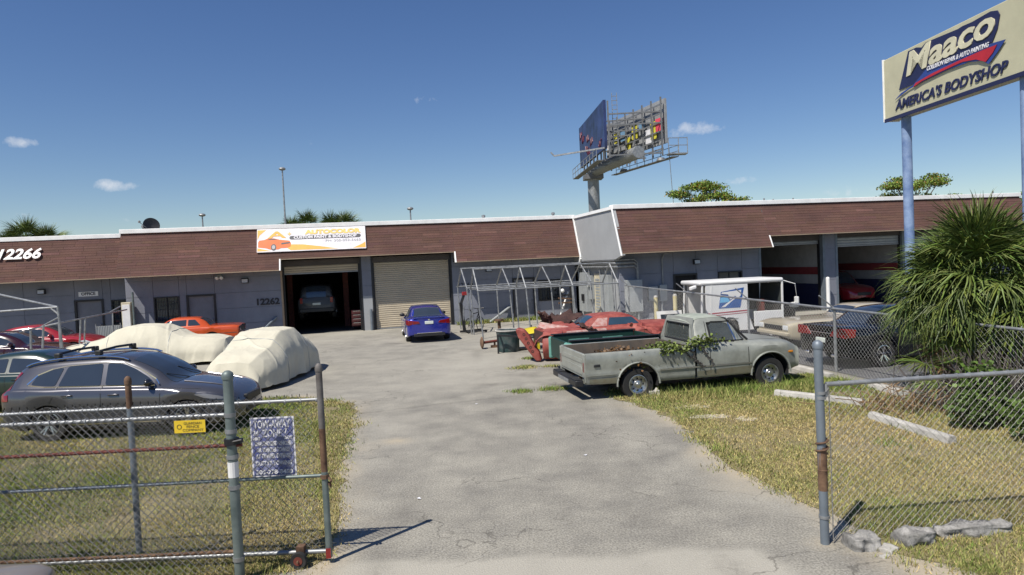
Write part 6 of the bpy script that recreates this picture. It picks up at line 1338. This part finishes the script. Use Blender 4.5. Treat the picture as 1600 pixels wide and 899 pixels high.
for i in range(420):
    a = rd.uniform(0,6.28); q = Vector((rd.gauss(0,.6),rd.gauss(0,.3),0)); e = q+Vector((rd.gauss(0,.35),rd.gauss(0,.25),rd.uniform(.3,1.15))); b.tube([q,(q+e)/2+Vector((rd.gauss(0,.06),rd.gauss(0,.06),0)),e],.007,3)
b.build('twigs','twig',t,fix=False)['kind'] = 'stuff'
rd = random.Random(18); p = G(1440,640); t = thing('dead_brush','dry fallen palm litter heaped under the leaning fan palm','brush',(p.x,p.y,0)); b = MB()
for i in range(120):
    q = Vector((rd.gauss(0,.7),rd.gauss(0,.3),0)); e = q+Vector((rd.gauss(0,.4),rd.gauss(0,.3),rd.uniform(.05,.5))); b.tube([q,(q+e)/2+Vector((0,0,.1)),e],.009,3)
b.build('twigs','frond_dead',t,fix=False)['kind'] = 'stuff'
# trees beyond the roofs
def tree(label, px0, px1, pytop, Y, seed, col, zbase=5.0, layers=7):
    c = AT((px0+px1)/2, pytop, Y); rx = (px1-px0)/2/FPX*Y; rd = random.Random(seed); t = thing('tree', label, 'tree', (c.x,Y,0)); b = MB()
    b.tube([(0,0,0),(.1,0,zbase*.6),(.0,.1,zbase)],.32,10,r2=.2)
    H2 = c.z-zbase
    lv = MB()
    for i in range(layers*5):
        a = i*2.39996; f = rd.random()**.6; zz = zbase+.3+H2*.9*(rd.random()); rr_ = rx*(1-((zz-zbase)/H2)**2*.75)*f; e = Vector((math.cos(a)*rr_*.9, math.sin(a)*rr_*.7, zz))
        b.tube([(0,0,zbase*.9),(e.x*.5,e.y*.5,(zbase+zz)/2+.2),e],.07,5,r2=.02)
        leaf_ball(lv, e, rx*.2, rx*.2, H2*.06+.1, 420, .14, rd, col, .1)
    b.build('trunk','bark',t); o = lv.build('crown','tree_leaf',t,fix=False); o['kind'] = 'stuff'; return t
og = lambda rd: (lambda k: (1.0*k,1.0*k,.55*k) if rd.random() > .12 else (1.9*k,.75*k,.45*k))(rd.uniform(.5,1.7))
tree('broad flat-topped tree rising behind the right-hand roof', 1000,1186,284,58,1,og,5.0)
tree('flat-topped tree rising behind the roof beside the blue sign pole', 1330,1526,272,60,2,og,5.0)
tree('tree crown showing past the end of the right-hand roof', 1575,1680,288,56,3,og,4.5)
def small_palm(label, px, pytop, Y, seed, sc):
    sc *= .78; c = AT(px, pytop, Y); t = fan_palm(label, (c.x,Y,0), c.z-1.1*sc, (.2,0), 26, sc, 5, seed, .2); return t
for i, (px, py, Y, sc) in enumerate(((12,362,64,1.35),(36,349,64,1.9),(70,356,66,1.7),(452,343,70,1.4),(477,334,70,1.7),(512,337,70,1.6),(534,335,71,1.7))):
    t = small_palm(['smallest palm top above the roof of the 12266 unit','tallest palm top above the roof of the 12266 unit','middle-sized palm top above the 12266 roof, nearest the roof step','low palm top above the roof at the foot of the slim street lamp','tallest palm top above the roof over the banner','palm top above the roof over the banner lettering','palm top above the roof over the banner end by the tan door'][i], px, py, Y, 30+i, sc); t['group'] = ['palms beyond the left roof','palms beyond the banner roof'][i > 2]
# ================================================================== mail truck, wrecks and yard clutter
# ---- mail truck
mat('mail_white',(.68,.68,.66),.45,var=.06,vscale=2); mat('mail_blue',(.02,.09,.3),.45); mat('mail_red',(.35,.03,.05),.45); mat('pale_blue',(.12,.4,.65),.45); mat('engine',(.025,.022,.02),.8,var=.4)
q = AT(1146,500,25.3); mt = thing('mail_truck','white mail truck with blue eagle panel and stripped open front','mail truck',(q.x-.3,24.4,0),R(8)); mt.scale = (.86,.92,.985)
def bxp(nm, m_, x0,x1,y0,y1,z0,z1, par=None, bevel=.015, smooth=True): b = MB(); b.box(x0,x1,y0,y1,z0,z1); return b.build(nm,m_,par or mt,bevel=bevel,smooth=smooth)
HW = .92
rf = bxp('roof','mail_white',-1.85,1.75,-HW,HW,1.95,2.1,None,.06)
cargo = MB(); 
cargo.prism([(-1.58,.5),(-1.58,1.95),(.2,1.95),(.2,.9),(.42,.32),(-.17,.32),(-.24,.62),(-.43,.78),(-.65,.8),(-.87,.72),(-1.0,.5)],-HW+.03,-HW+.08,'xz'); cs = cargo.build('cargo_side','mail_white',mt)
b = MB(); b.prism([(-1.58,.5),(-1.58,1.95),(.2,1.95),(.2,.9),(.42,.32),(-1.0,.4)],HW-.08,HW-.03,'xz'); b.build('cargo_side','mail_white',mt)
bxp('bulkhead','mail_white',.12,.18,-HW+.09,HW-.09,.6,1.94); bxp('cargo_floor','engine',-1.8,1.7,-HW+.09,HW-.09,.44,.52)
for sd in (-1,1):
    for (a,c_) in (((-1.78,sd*(HW-.07),.5),(-1.7,sd*(HW-.07),1.96)),((1.68,sd*(HW-.06),.4),(1.7,sd*(HW-.06),1.96))): b = MB(); b.bar(a,c_,.07,.07); b.build('pillar','mail_white',mt,bevel=.01)
b = MB(); b.bar((-1.42,-HW+.05,.45),(-1.32,-HW+.05,1.95),.06); b.build('door_edge','mail_white',mt)
bxp('step_panel','mail_white',.46,1.68,-HW+.04,-HW+.1,.42,.95); bxp('step_panel','mail_white',.95,1.68,HW-.1,HW-.04,.42,.95)
bxp('chassis','engine',-1.9,2.3,-.6,.6,.26,.42); bxp('engine_block','engine',1.78,2.42,-.45,.45,.45,.95,None,.08); bxp('radiator','black_metal',2.4,2.48,-.5,.5,.4,.98)
bxp('cab_shade_panel','engine',.25,1.66,HW-.12,HW-.1,.9,1.93); bxp('cab_lining','engine',.182,.2,-HW+.1,HW-.1,.6,1.93); bxp('seat','rust_red',1.0,1.4,-.7,-.25,.75,.88); bxp('seat_back','rust_red',.9,1.02,-.7,-.25,.88,1.35); bxp('dash','engine',1.5,1.66,-.8,.8,.9,1.15)  # dark far panel stands for bay shade and the black inner cab side
b = MB(); b.lathe([(.17,-.012),(.185,0),(.17,.012),(.155,0)],20,'x',closed=True); b.xf(Matrix.Translation((1.38,-.42,1.2)) @ Matrix.Rotation(R(-30),4,'Y')); b.build('steering_wheel','plastic_black',mt)
b = MB(); b.grid([[(1.66,-.8,1.18),(1.66,.8,1.18)],[(1.69,-.78,1.9),(1.69,.78,1.9)]]); b.build('windscreen','glass_clear',mt,fix=False)
for x in (-.57, 2.05):
    for sd in (-1,1): wheel(mt, x, sd*(HW-.16), .34, sd, .2, .2, style='steel', rim_mat='rust')
for sd in (-1,1):
    b = MB(); b.tube([(1.72,sd*(HW-.06),2.0),(2.2,sd*(HW+.06),1.85),(2.28,sd*(HW+.05),1.2),(1.75,sd*(HW-.05),1.15)],.02,6); ma = b.build('mirror_arm','mail_white',mt,smooth=True); b = MB(); b.box(2.2,2.3,sd*(HW+.05)-.11,sd*(HW+.05)+.11,1.15,1.4); b.build('mirror','mail_white',ma,bevel=.03)
b = MB(); b.sphere((2.25,-HW+.1,1.1),.17,10,6,(1.5,.8,.6)); b.build('crumpled_bag','mail_white',mt,smooth=True)
b = MB(); b.hexa([(-2.2,-.9,1.8),(-1.95,-.9,1.86),(-1.95,-.7,1.86),(-2.2,-.7,1.8),(-2.2,-.9,1.92),(-1.95,-.9,1.98),(-1.95,-.7,1.98),(-2.2,-.7,1.92)]); b.build('rear_mirror','mail_white',mt,bevel=.03)
def mp(u, v, d=0): return (u*.98-.45 if u < .66 and u > -1.2 else (.18 if u > 0 else u*1.2), -HW+.03-.002-d, v)
def mpoly(nm, m_, pts, d=0, th=.004):
    n = len(pts); b = MB(); b.add([mp(u,v,d+th) for u,v in pts]+[mp(u,v,d) for u,v in pts],[tuple(range(n)),tuple(range(2*n-1,n-1,-1))]+[(i,(i+1)%n,n+(i+1)%n,n+i) for i in range(n)]); return b.build(nm,m_,cs)
mpoly('emblem_ground','mail_blue',[(-.62,1.12),(.32,1.12),(.5,1.82),(-.5,1.7)]); mpoly('emblem_eagle','mail_white',[(-.48,1.68),(.38,1.74),(.34,1.52),(.02,1.4),(-.34,1.17),(-.52,1.16),(-.14,1.36),(.16,1.52),(-.2,1.62)],.005); mpoly('emblem_wedge','pale_blue',[(-.52,1.5),(-.24,1.52),(-.12,1.34),(-.56,1.32)],.005); mpoly('emblem_eagle','mail_white',[(-.5,1.63),(-.2,1.6),(-.12,1.42),(-.02,1.45),(.1,1.55),(-.1,1.62),(-.45,1.69)],.010)
mpoly('red_stripe','mail_red',[(-1.3,.93),(.66,.99),(.66,1.03),(-1.3,.97)]); mpoly('red_stripe','mail_red',[(-1.3,.86),(.66,.92),(.66,.94),(-1.3,.885)])
text('lettering','www.usps.com',.09,'num_dark',cs,face_mtx(mp(-.1,.74,.004),(1,0,.03),(0,0,1)),ext=.002,width=.62)
# white panel with a window leaning left of it
q = AT(1050,505,25.6); t = thing('loose_panel','white hatch panel with a window hole standing left of the mail truck','panel',(q.x,q.y,0),R(10))
b = MB()
for (x0,x1,z0,z1) in ((-.5,.5,0,.45),(-.5,-.36,.45,.8),(.36,.5,.45,.8),(-.5,.5,.8,.92)): b.hexa([(x0,z0*.25,z0),(x1,z0*.25,z0),(x1,z0*.25+.05,z0),(x0,z0*.25+.05,z0),(x0,z1*.25,z1),(x1,z1*.25,z1),(x1,z1*.25+.05,z1),(x0,z1*.25+.05,z1)])
b.build('shell','mail_white',t); b = MB(); b.hexa([(-.36,.13,.45),(.36,.13,.45),(.36,.14,.45),(-.36,.14,.45),(-.36,.215,.8),(.36,.215,.8),(.36,.225,.8),(-.36,.225,.8)]); b.build('pane','glass_dark',t)
mat('bollard_yellow',(.6,.48,.16),.6,var=.2,vscale=5,col2=(.6,.55,.35))
for px, py, Y, h in ((1026,470,27.6,1.35),(1056,468,27.2,1.4)):
    q = AT(px, 500, Y); t = thing('bollard',['yellow steel bollard beside the conduit pipes','faded yellow steel bollard beside the mail truck'][px > 1040],'bollard',(q.x,q.y,0)); b = MB(); b.tube([(0,0,0),(0,0,h)],.085,14); b.build('pipe','bollard_yellow',t,smooth=True); b = MB(); b.lathe([(.088,h-.0),(.088,h+.02),(.05,h+.07),(0,h+.08)],14,'z'); b.build('cap','concrete',t,smooth=True)
# ---- green pickup bed behind the silver one
mat('p_teal',(.1,.3,.24),.5,var=.2,vscale=4,col2=(.17,.38,.32)); mat('p_dkgreen',(.007,.035,.027),.5,var=.2)
hd = hdg(G(999,618), G(1196,600)); q = AT(872,545,18.9); t = thing('pickup_bed','green pickup bed with pale teal rear corner, lying beyond the silver pickup','pickup bed',(q.x,18.2,-.13),hd)
def gb(nm, m_, *a, par=None, bevel=.02): b = MB(); b.box(*a); return b.build(nm,m_,par or t,bevel=bevel)
for y in (-.9,.82): s_ = gb('bed_side','p_dkgreen',.06,2.45,y,y+.08,.45,1.06); gb('bed_rail','black_metal',.0,2.5,y-.03,y+.11,1.065,1.1,par=s_)
gb('tailgate','p_dkgreen',-.02,.05,-.84,.84,.5,1.03); gb('bed_floor','bed_dark',.06,2.45,-.81,.81,.5,.55); gb('bulkhead','p_dkgreen',2.46,2.5,-.88,.88,.5,1.05); gb('corner_post','p_teal',-.08,.1,-.98,-.62,.42,1.03,bevel=.06); gb('corner_post','p_teal',-.06,.12,.86,.98,.42,1.03,bevel=.05)
for z in (.75,.9): gb('pressed_rib','p_teal',.5,1.1,.815,.821,z,z+.03,bevel=0); gb('pressed_rib','p_teal',1.5,2.1,.815,.821,z,z+.03,bevel=0)
b = MB(); b.box(.2,2.3,-.4,-.3,.13,.44); b.build('skid','rust',t); b = MB(); b.box(.2,2.3,.3,.4,.13,.44); b.build('skid','rust',t)
# ---- red wreck
mat('p_wreck',(.27,.04,.032),.6,var=.3,vscale=4,col2=(.36,.1,.075),coat=.1); mat('p_wreck_white',(.6,.48,.44),.7,var=.2,vscale=6,col2=(.35,.1,.08)); mat('glass_blue',(.03,.06,.09),.06,var=.1,spec=.7); mat('wreck_dark',(.05,.022,.018),.85,var=.5,vscale=6)
q = AT(935,512,22.0); P = sedan('old','p_wreck', zs=.93, glass='glass_blue', rim_mat='rust', chrome=[], handles=[], decals=[(rounded([(1.42,.98),(1.95,.98),(2.04,1.24),(1.72,1.235)],.02),'p_wreck_white','primer_patch'),(rounded([(.5,.7),(1.9,.72),(1.9,.92),(.6,.9)],.05),'p_wreck_white','primer_patch')],
   blocks=[('tail_panel','wreck_dark',-.012,.03,-.8,.8,.5,.86),('grille','black_metal',4.7,4.76,-.6,.6,.62,.8)])
P['windows'] = [rounded([(2.0,1.0),(3.05,1.0),(2.86,1.22),(2.1,1.24)],.03)]; P['rear_window'] = (1.22,1.62); P['glass'] = 'glass_blue'
t, B, sh, put = make_car('red wrecked coupe with patchy white pillar among scrap panels', P, (q.x+.55,22.2,0), R(12), 'car', 'wrecked_car')
rd = random.Random(12)
def crumple(b, c, sx, sy, n=9, amp=.1, rot=0.0, tilt=0.0, tx=0.0):
    P_ = []
    mtx = Matrix.Translation(c) @ Matrix.Rotation(rot,4,'Z') @ Matrix.Rotation(tilt,4,'Y') @ Matrix.Rotation(tx,4,'X')
    ph = [rd.uniform(0,6) for _ in range(4)]
    for i in range(n):
        P_.append([mtx @ Vector(((i/(n-1)-.5)*sx*(1+.06*math.sin(j*2+ph[3])), (j/(n-1)-.5)*sy, amp*(math.sin(i*1.3+ph[0])*math.cos(j*1.1+ph[1])+.5*math.sin(i*2.7+j*1.9+ph[2])) - amp*2*((j/(n-1)-.5)**2))) for j in range(n)])
    b.grid(P_)
    o = len(b.v)
    return b
def scrap(label, m_, px, py, Y, sx, sy, z, rot, tilt, tx, amp=.07, cat='scrap panel', name='scrap_panel', group=None):
    p = AT(px, py, Y); t = thing(name, label, cat, (p.x,Y,0), 0, group); b = MB(); crumple(b, (0,0,z), sx, sy, 9, amp, rot, tilt, tx); o = b.build('sheet', m_, t, smooth=True, fix=False); sd = o.modifiers.new('s','SOLIDIFY'); sd.thickness = .015
    b = MB(); b.tube([(-sx*.4*math.cos(rot),-sx*.4*math.sin(rot),z-.02+sx*.4*math.sin(tilt)),(sx*.4*math.cos(rot),sx*.4*math.sin(rot),z-.02-sx*.4*math.sin(tilt))],.02,6); b.build('stiffener','wreck_dark',t); return t
scrap('crumpled dark red bonnet lying across the wreck tail','p_wreck',893,507,22.3,1.3,1.0,.93,.2,.08,.12,.05)
scrap('pink white scuffed fender strip on the scrap heap','p_wreck_white',880,505,21.6,1.6,.3,.86,-.25,.18,.5,.03)
scrap('brown rusted sheet on top of the scrap heap','wreck_dark',880,495,22.8,1.2,.9,1.12,.5,-.15,.2,.09)
if 0: scrap('dull red door skin leaning on the scrap heap','p_wreck',845,515,21.9,1.0,.8,.82,-.5,.3,.6,.05)
scrap('torn red panel at the coupe front end','p_wreck',1010,518,20.6,1.0,.6,.85,.2,.25,.2,.08)
scrap('dark rusty pile sheet against the wreck','wreck_dark',925,506,21.4,.9,.7,.85,.9,.2,.3,.1)
scrap('peaked dark red sheet standing on the scrap heap','wreck_dark',855,497,22.6,.6,.6,1.1,.9,.9,.3,.08)
# curved red fender and fuel-tank like drum
p = G(858,566); t = thing('red_fender','big dull red bent fender standing on the pavement','fender',(p.x,p.y,0),R(-8)); b = MB(); P_ = []
for i in range(22):
    a = R(-30+200*i/21); P_.append([(.0+.44*math.cos(a), y, .42+.40*math.sin(a)) for y in np.linspace(-.02,.62,6)])
b.grid(P_); o = b.build('arch_skin','p_wreck',t,smooth='all',fix=False); sd = o.modifiers.new('s','SOLIDIFY'); sd.thickness = .03
b = MB(); b.prism([(-.98,1.0),(-.9,1.05),(-.72,1.0),(-.55,.78),(-.42,.5),(-.28,.3),(-.22,.04),(-.38,.02),(-.55,.25),(-.72,.5),(-.9,.75)],.0,.3,'xz'); b.build('flank','p_wreck',t,bevel=.06)
b = MB(); b.lathe([(.0,-.02),(.4,-.02),(.42,0),(.42,.55),(.4,.57),(0,.57)],28,'x',(-.15,.35,.46)); b.build('rolled_skin','p_wreck',t,smooth=True)
b = MB()
for i in range(5): b.lathe([(.02,-.004),(.045,-.004),(.045,.004)],10,'y',(-.72+.06*i,.0,.85-.13*i))
b.build('bolt_holes','wreck_dark',t)['kind'] = 'stuff'
# drum
mat('drum',(.045,.1,.1),.6,.2,var=.35,vscale=4,col2=(.14,.15,.15),mix=.6); p = G(795,551); t = thing('metal_drum','dented dark teal metal drum with pale rim','drum',(p.x,p.y+.35,0),0)
b = MB(); b.lathe([(.0,.0),(.36,.0),(.37,.02),(.375,.3),(.40,.62),(.415,.7),(.43,.72),(.415,.735),(.395,.72),(.38,.62),(.35,.08),(0,.08)],30,'z'); b.build('shell','drum',t,smooth=True); b = MB(); b.lathe([(.405,.70),(.44,.705),(.445,.73),(.43,.755),(.4,.745)],30,'z',closed=True); b.build('rim','concrete',t,smooth=True); b = MB(); b.lathe([(0,.66),(.375,.64)],24,'z'); b.build('content','soffit',t)
# axle with hub
p = G(760,545); t = thing('axle','rusty red axle stub with hub lying by the drum','axle',(p.x,p.y,0),R(10)); b = MB(); b.tube([(-.1,0,.22),(1.0,.35,.26)],.05,10); b.build('axle_tube','rust_red',t,smooth=True)
b = MB(); b.lathe([(0,-.06),(.1,-.06),(.2,-.02),(.22,.02),(.12,.06),(0,.07)],18,'x',(-.15,0,.22)); b.build('hub','rust',t,smooth=True); b = MB(); b.tube([(.55,.2,.2),(.53,.2,.95)],.06,10); b.lathe([(0,0),(.17,0),(.17,.06),(0,.06)],14,'z',(.53,.2,.95)); b.build('jack_post','rust',t); b = MB(); b.box(.2,.9,.1,.3,0,.08); b.box(.3,.36,.12,.2,0,.24); b.build('foot','rust',t)
# yellow plough board and trolley frame
mat('plow_yellow',(.62,.5,.02),.5,var=.12); p = AT(822,508,23.6); t = thing('yellow_board','bright yellow scoop board lying behind the drum','board',(p.x,23.7,0),R(12)); b = MB()
b.grid([[(x,y,.62+.1*y+.06*math.sin(x*3)) for x in np.linspace(-.5,.45,8)] for y in np.linspace(-.45,.45,6)]); o = b.build('scoop','plow_yellow',t,smooth=True,fix=False); sd = o.modifiers.new('s','SOLIDIFY'); sd.thickness = .04
for x in (-.4,.35): b = MB(); b.box(x-.04,x+.04,-.3,.3,0,.56); b.build('bracket','plow_yellow',t)
p = AT(812,512,23.0); t = thing('trolley_frame','low black steel trolley frame beside the drum','trolley',(p.x,22.9,0),R(-14))
for y in (-.3,.3): b = MB(); b.bar((-.7,y,.62),(.9,y,.5),.06); b.build('side_rail','black_metal',t)
for x in (-.7,.9):
    b = MB(); b.bar((x,-.3,.6 if x<0 else .5),(x,.3,.6 if x<0 else .5),.06); b.build('cross_rail','black_metal',t)
    for y in (-.3,.3): b = MB(); b.bar((x,y,0),(x,y,.6 if x<0 else .5),.05); b.build('leg','black_metal',t)
# engine hoist + bicycle by the wall
p = G(724,524); t = thing('engine_hoist','black engine hoist with red tip beside the canopy frame','hoist',(p.x,p.y+.9,0),R(20))
b = MB(); b.bar((0,0,.08),(-.1,.05,1.35),.12); b.build('mast','black_metal',t); b = MB(); b.bar((-.1,.05,1.3),(.05,-.05,1.75),.1); b.build('boom','black_metal',t); b = MB(); b.box(-.05,.16,-.12,.02,1.68,1.84); b.build('boom_tip','p_red',t,bevel=.02)
for y in (-.35,.35): b = MB(); b.bar((-.2,0,.08),(.9,y,.07),.08); b.build('leg','black_metal',t); b = MB(); b.lathe([(0,-.02),(.06,-.02),(.06,.02),(0,.02)],12,'y',(.88,y,.06)); b.build('castor','tyre',t)
b = MB(); b.tube([(-.05,0,.4),(.0,-.04,1.2)],.035,8); b.build('ram','galv',t)
p = G(741,521); t = thing('bicycle','dark bicycle parked at the canopy frame','bicycle',(p.x,p.y+.5,0),R(62))
for x in (-.5,.5):
    b = MB(); b.lathe([(.31,-.02),(.335,0),(.31,.02),(.295,0)],28,'y',(x,0,.335),closed=True); w_ = b.build('wheel','tyre',t,smooth=True); b = MB()
    for k_ in range(12): a = k_*.5236; b.tube([(x,0,.335),(x+.3*math.cos(a),0,.335+.3*math.sin(a))],.004,3)
    b.build('spokes','galv',w_)
for nm, a, c_ in (('down_tube',(.4,0,.8),(-.05,0,.3)),('top_tube',(.38,0,.86),(-.18,0,.82)),('seat_tube',(-.05,0,.3),(-.22,0,.98)),('chain_stay',(-.05,0,.3),(-.5,0,.335)),('seat_stay',(-.18,0,.82),(-.5,0,.335)),('fork',(.4,0,.86),(.5,0,.335)),('head_tube',(.42,0,.78),(.36,0,1.02))): pipe(t,nm,a,c_,.02,'black_metal',8)
b = MB(); b.tube([(.42,-.28,1.06),(.36,-.1,1.04),(.36,.1,1.04),(.42,.28,1.06)],.014,6); b.build('handlebar','black_metal',t); b = MB(); b.hexa([(-.34,-.07,.97),(-.08,-.02,.98),(-.08,.02,.98),(-.34,.07,.97),(-.34,-.08,1.02),(-.08,-.02,1.02),(-.08,.02,1.02),(-.34,.08,1.02)]); b.build('saddle','black_metal',t,bevel=.015)
b = MB(); b.lathe([(.07,-.01),(.095,-.01),(.095,.01),(.07,.01)],18,'y',(-.05,.03,.3),closed=True); b.build('chainring','galv',t)
# pipe bender stand by the wall
p = FRL @ Vector((3.05,-.55,0)); t = thing('bench_stand','black steel stand with vice arms by the barred window','stand',(p.x,p.y,0),FA)
for nm, a, c_ in (('post',(0,0,0),(-.05,0,1.75)),('arm',(-.75,-.1,.82),(0,0,.82)),('arm',(-.75,-.1,1.08),(-.02,0,1.0)),('table_bar',(-.55,0,1.2),(.0,0,1.22))): b = MB(); b.bar(a,c_,.09,.08); b.build(nm,'black_metal' if nm != 'arm' else 'rust',t)
b = MB(); b.sphere((-.5,-.05,1.45),.11,10,6); b.build('lamp_head','white_paint',t,smooth=True)
# ---- kerb stones, rubble and wheel stops
def stone(name, label, cat, c, sx, sy, sz, rot, seed, m_='rock', n=10, group=None):
    bm = bmesh.new(); bmesh.ops.create_cube(bm, size=1.0); bmesh.ops.subdivide_edges(bm, edges=bm.edges[:], cuts=n, use_grid_fill=True); rd = np.random.default_rng(seed); ph = rd.uniform(0,6.28,(8,3)); fr = rd.uniform(1.5,9,(8,3))
    from mathutils import noise
    for v in bm.verts:
        p = v.co.copy(); k_ = .86+.14*(.5/max(.001,p.length)); p *= k_; w = Vector((p.x*sx, p.y*sy, (p.z+.5)*sz)); c0 = Vector((w.x, 0, sz*.5))
        d = (w-c0); nn = d.normalized() if d.length > 1e-4 else Vector((0,0,1)); q = w*7+Vector((seed*3.1,0,0))
        w += nn*(.06*noise.noise(q)+.03*noise.noise(q*2.6)+.012*noise.noise(q*6))*min(1,sz/.12); v.co = w
    me = bpy.data.meshes.new(name); bm.to_mesh(me); bm.free(); me.materials.append(MATS[m_]); me.polygons.foreach_set('use_smooth',[True]*len(me.polygons)); o = bpy.data.objects.new(name, me); COL.objects.link(o); o.location = (c[0],c[1],-.02); o.rotation_euler.z = rot
    return tag(o, label, cat, group)
stone('concrete_block','squarish broken concrete block beside the grey fence post','rubble',G(1354,860)+Vector((0,.08,0)),.3,.22,.14,.1,1)
stone('boulder','rounded grey lump of concrete in the grass','rubble',G(1436,853)+Vector((0,.08,0)),.36,.22,.15,.2,2)
stone('kerb_stone','long weathered kerb stone leading from the rounded lump','kerb',G(1530,840)+Vector((0,.1,0)),.8,.17,.13,.12,3)
stone('rubble_piece','small pale broken flake between the concrete lumps','rubble',G(1388,862),.16,.13,.06,.6,4,'concrete',6); stone('rubble_piece','small pale chip at the edge of the driveway','rubble',G(1383,870),.1,.08,.04,.2,6,'concrete',6)
stone('rubble_piece','small pale stone at the pickup rear wheel','rubble',G(1022,618),.22,.18,.14,.2,7,'concrete',6)
def wheel_stop(label, a, c_):
    a, c_ = Vector(a), Vector(c_); d = c_-a; L_ = d.length; b = MB(); b.prism([(-.09,0),(.09,0),(.07,.1),(.045,.125),(-.045,.125),(-.07,.1)],0,L_,'yz'); o = b.build('wheel_stop','concrete',None,bevel=.012,loc=(a.x,a.y,0),rz=math.atan2(d.y,d.x)); return tag(o,label,'wheel stop')
wheel_stop('worn concrete wheel stop lying behind the grey fence post',G(1212,618),G(1350,634)); wheel_stop('worn concrete wheel stop in the grass toward the palms',G(1362,654),G(1488,694))
wheel_stop('white concrete wheel stop at the black saloon edge of the parking lot',G(1240,576),G(1300,592)); wheel_stop('concrete wheel stop under the leaning fan palm',G(1362,606),G(1420,622))
# litter on the drive
for i,(px,py) in enumerate(((745,632),(915,712),(655,780))):
    p = G(px,py); b = MB(); b.add([(-.03,-.02,.006),(.035,-.015,.012),(.03,.02,.005),(-.025,.025,.014)],[(0,1,2,3)]); o = b.build('paper_scrap','sign_white',None,fix=False,loc=(p.x,p.y,.003),rz=i); tag(o,'small pale scrap of litter on the driveway','litter','scraps of litter on the driveway')
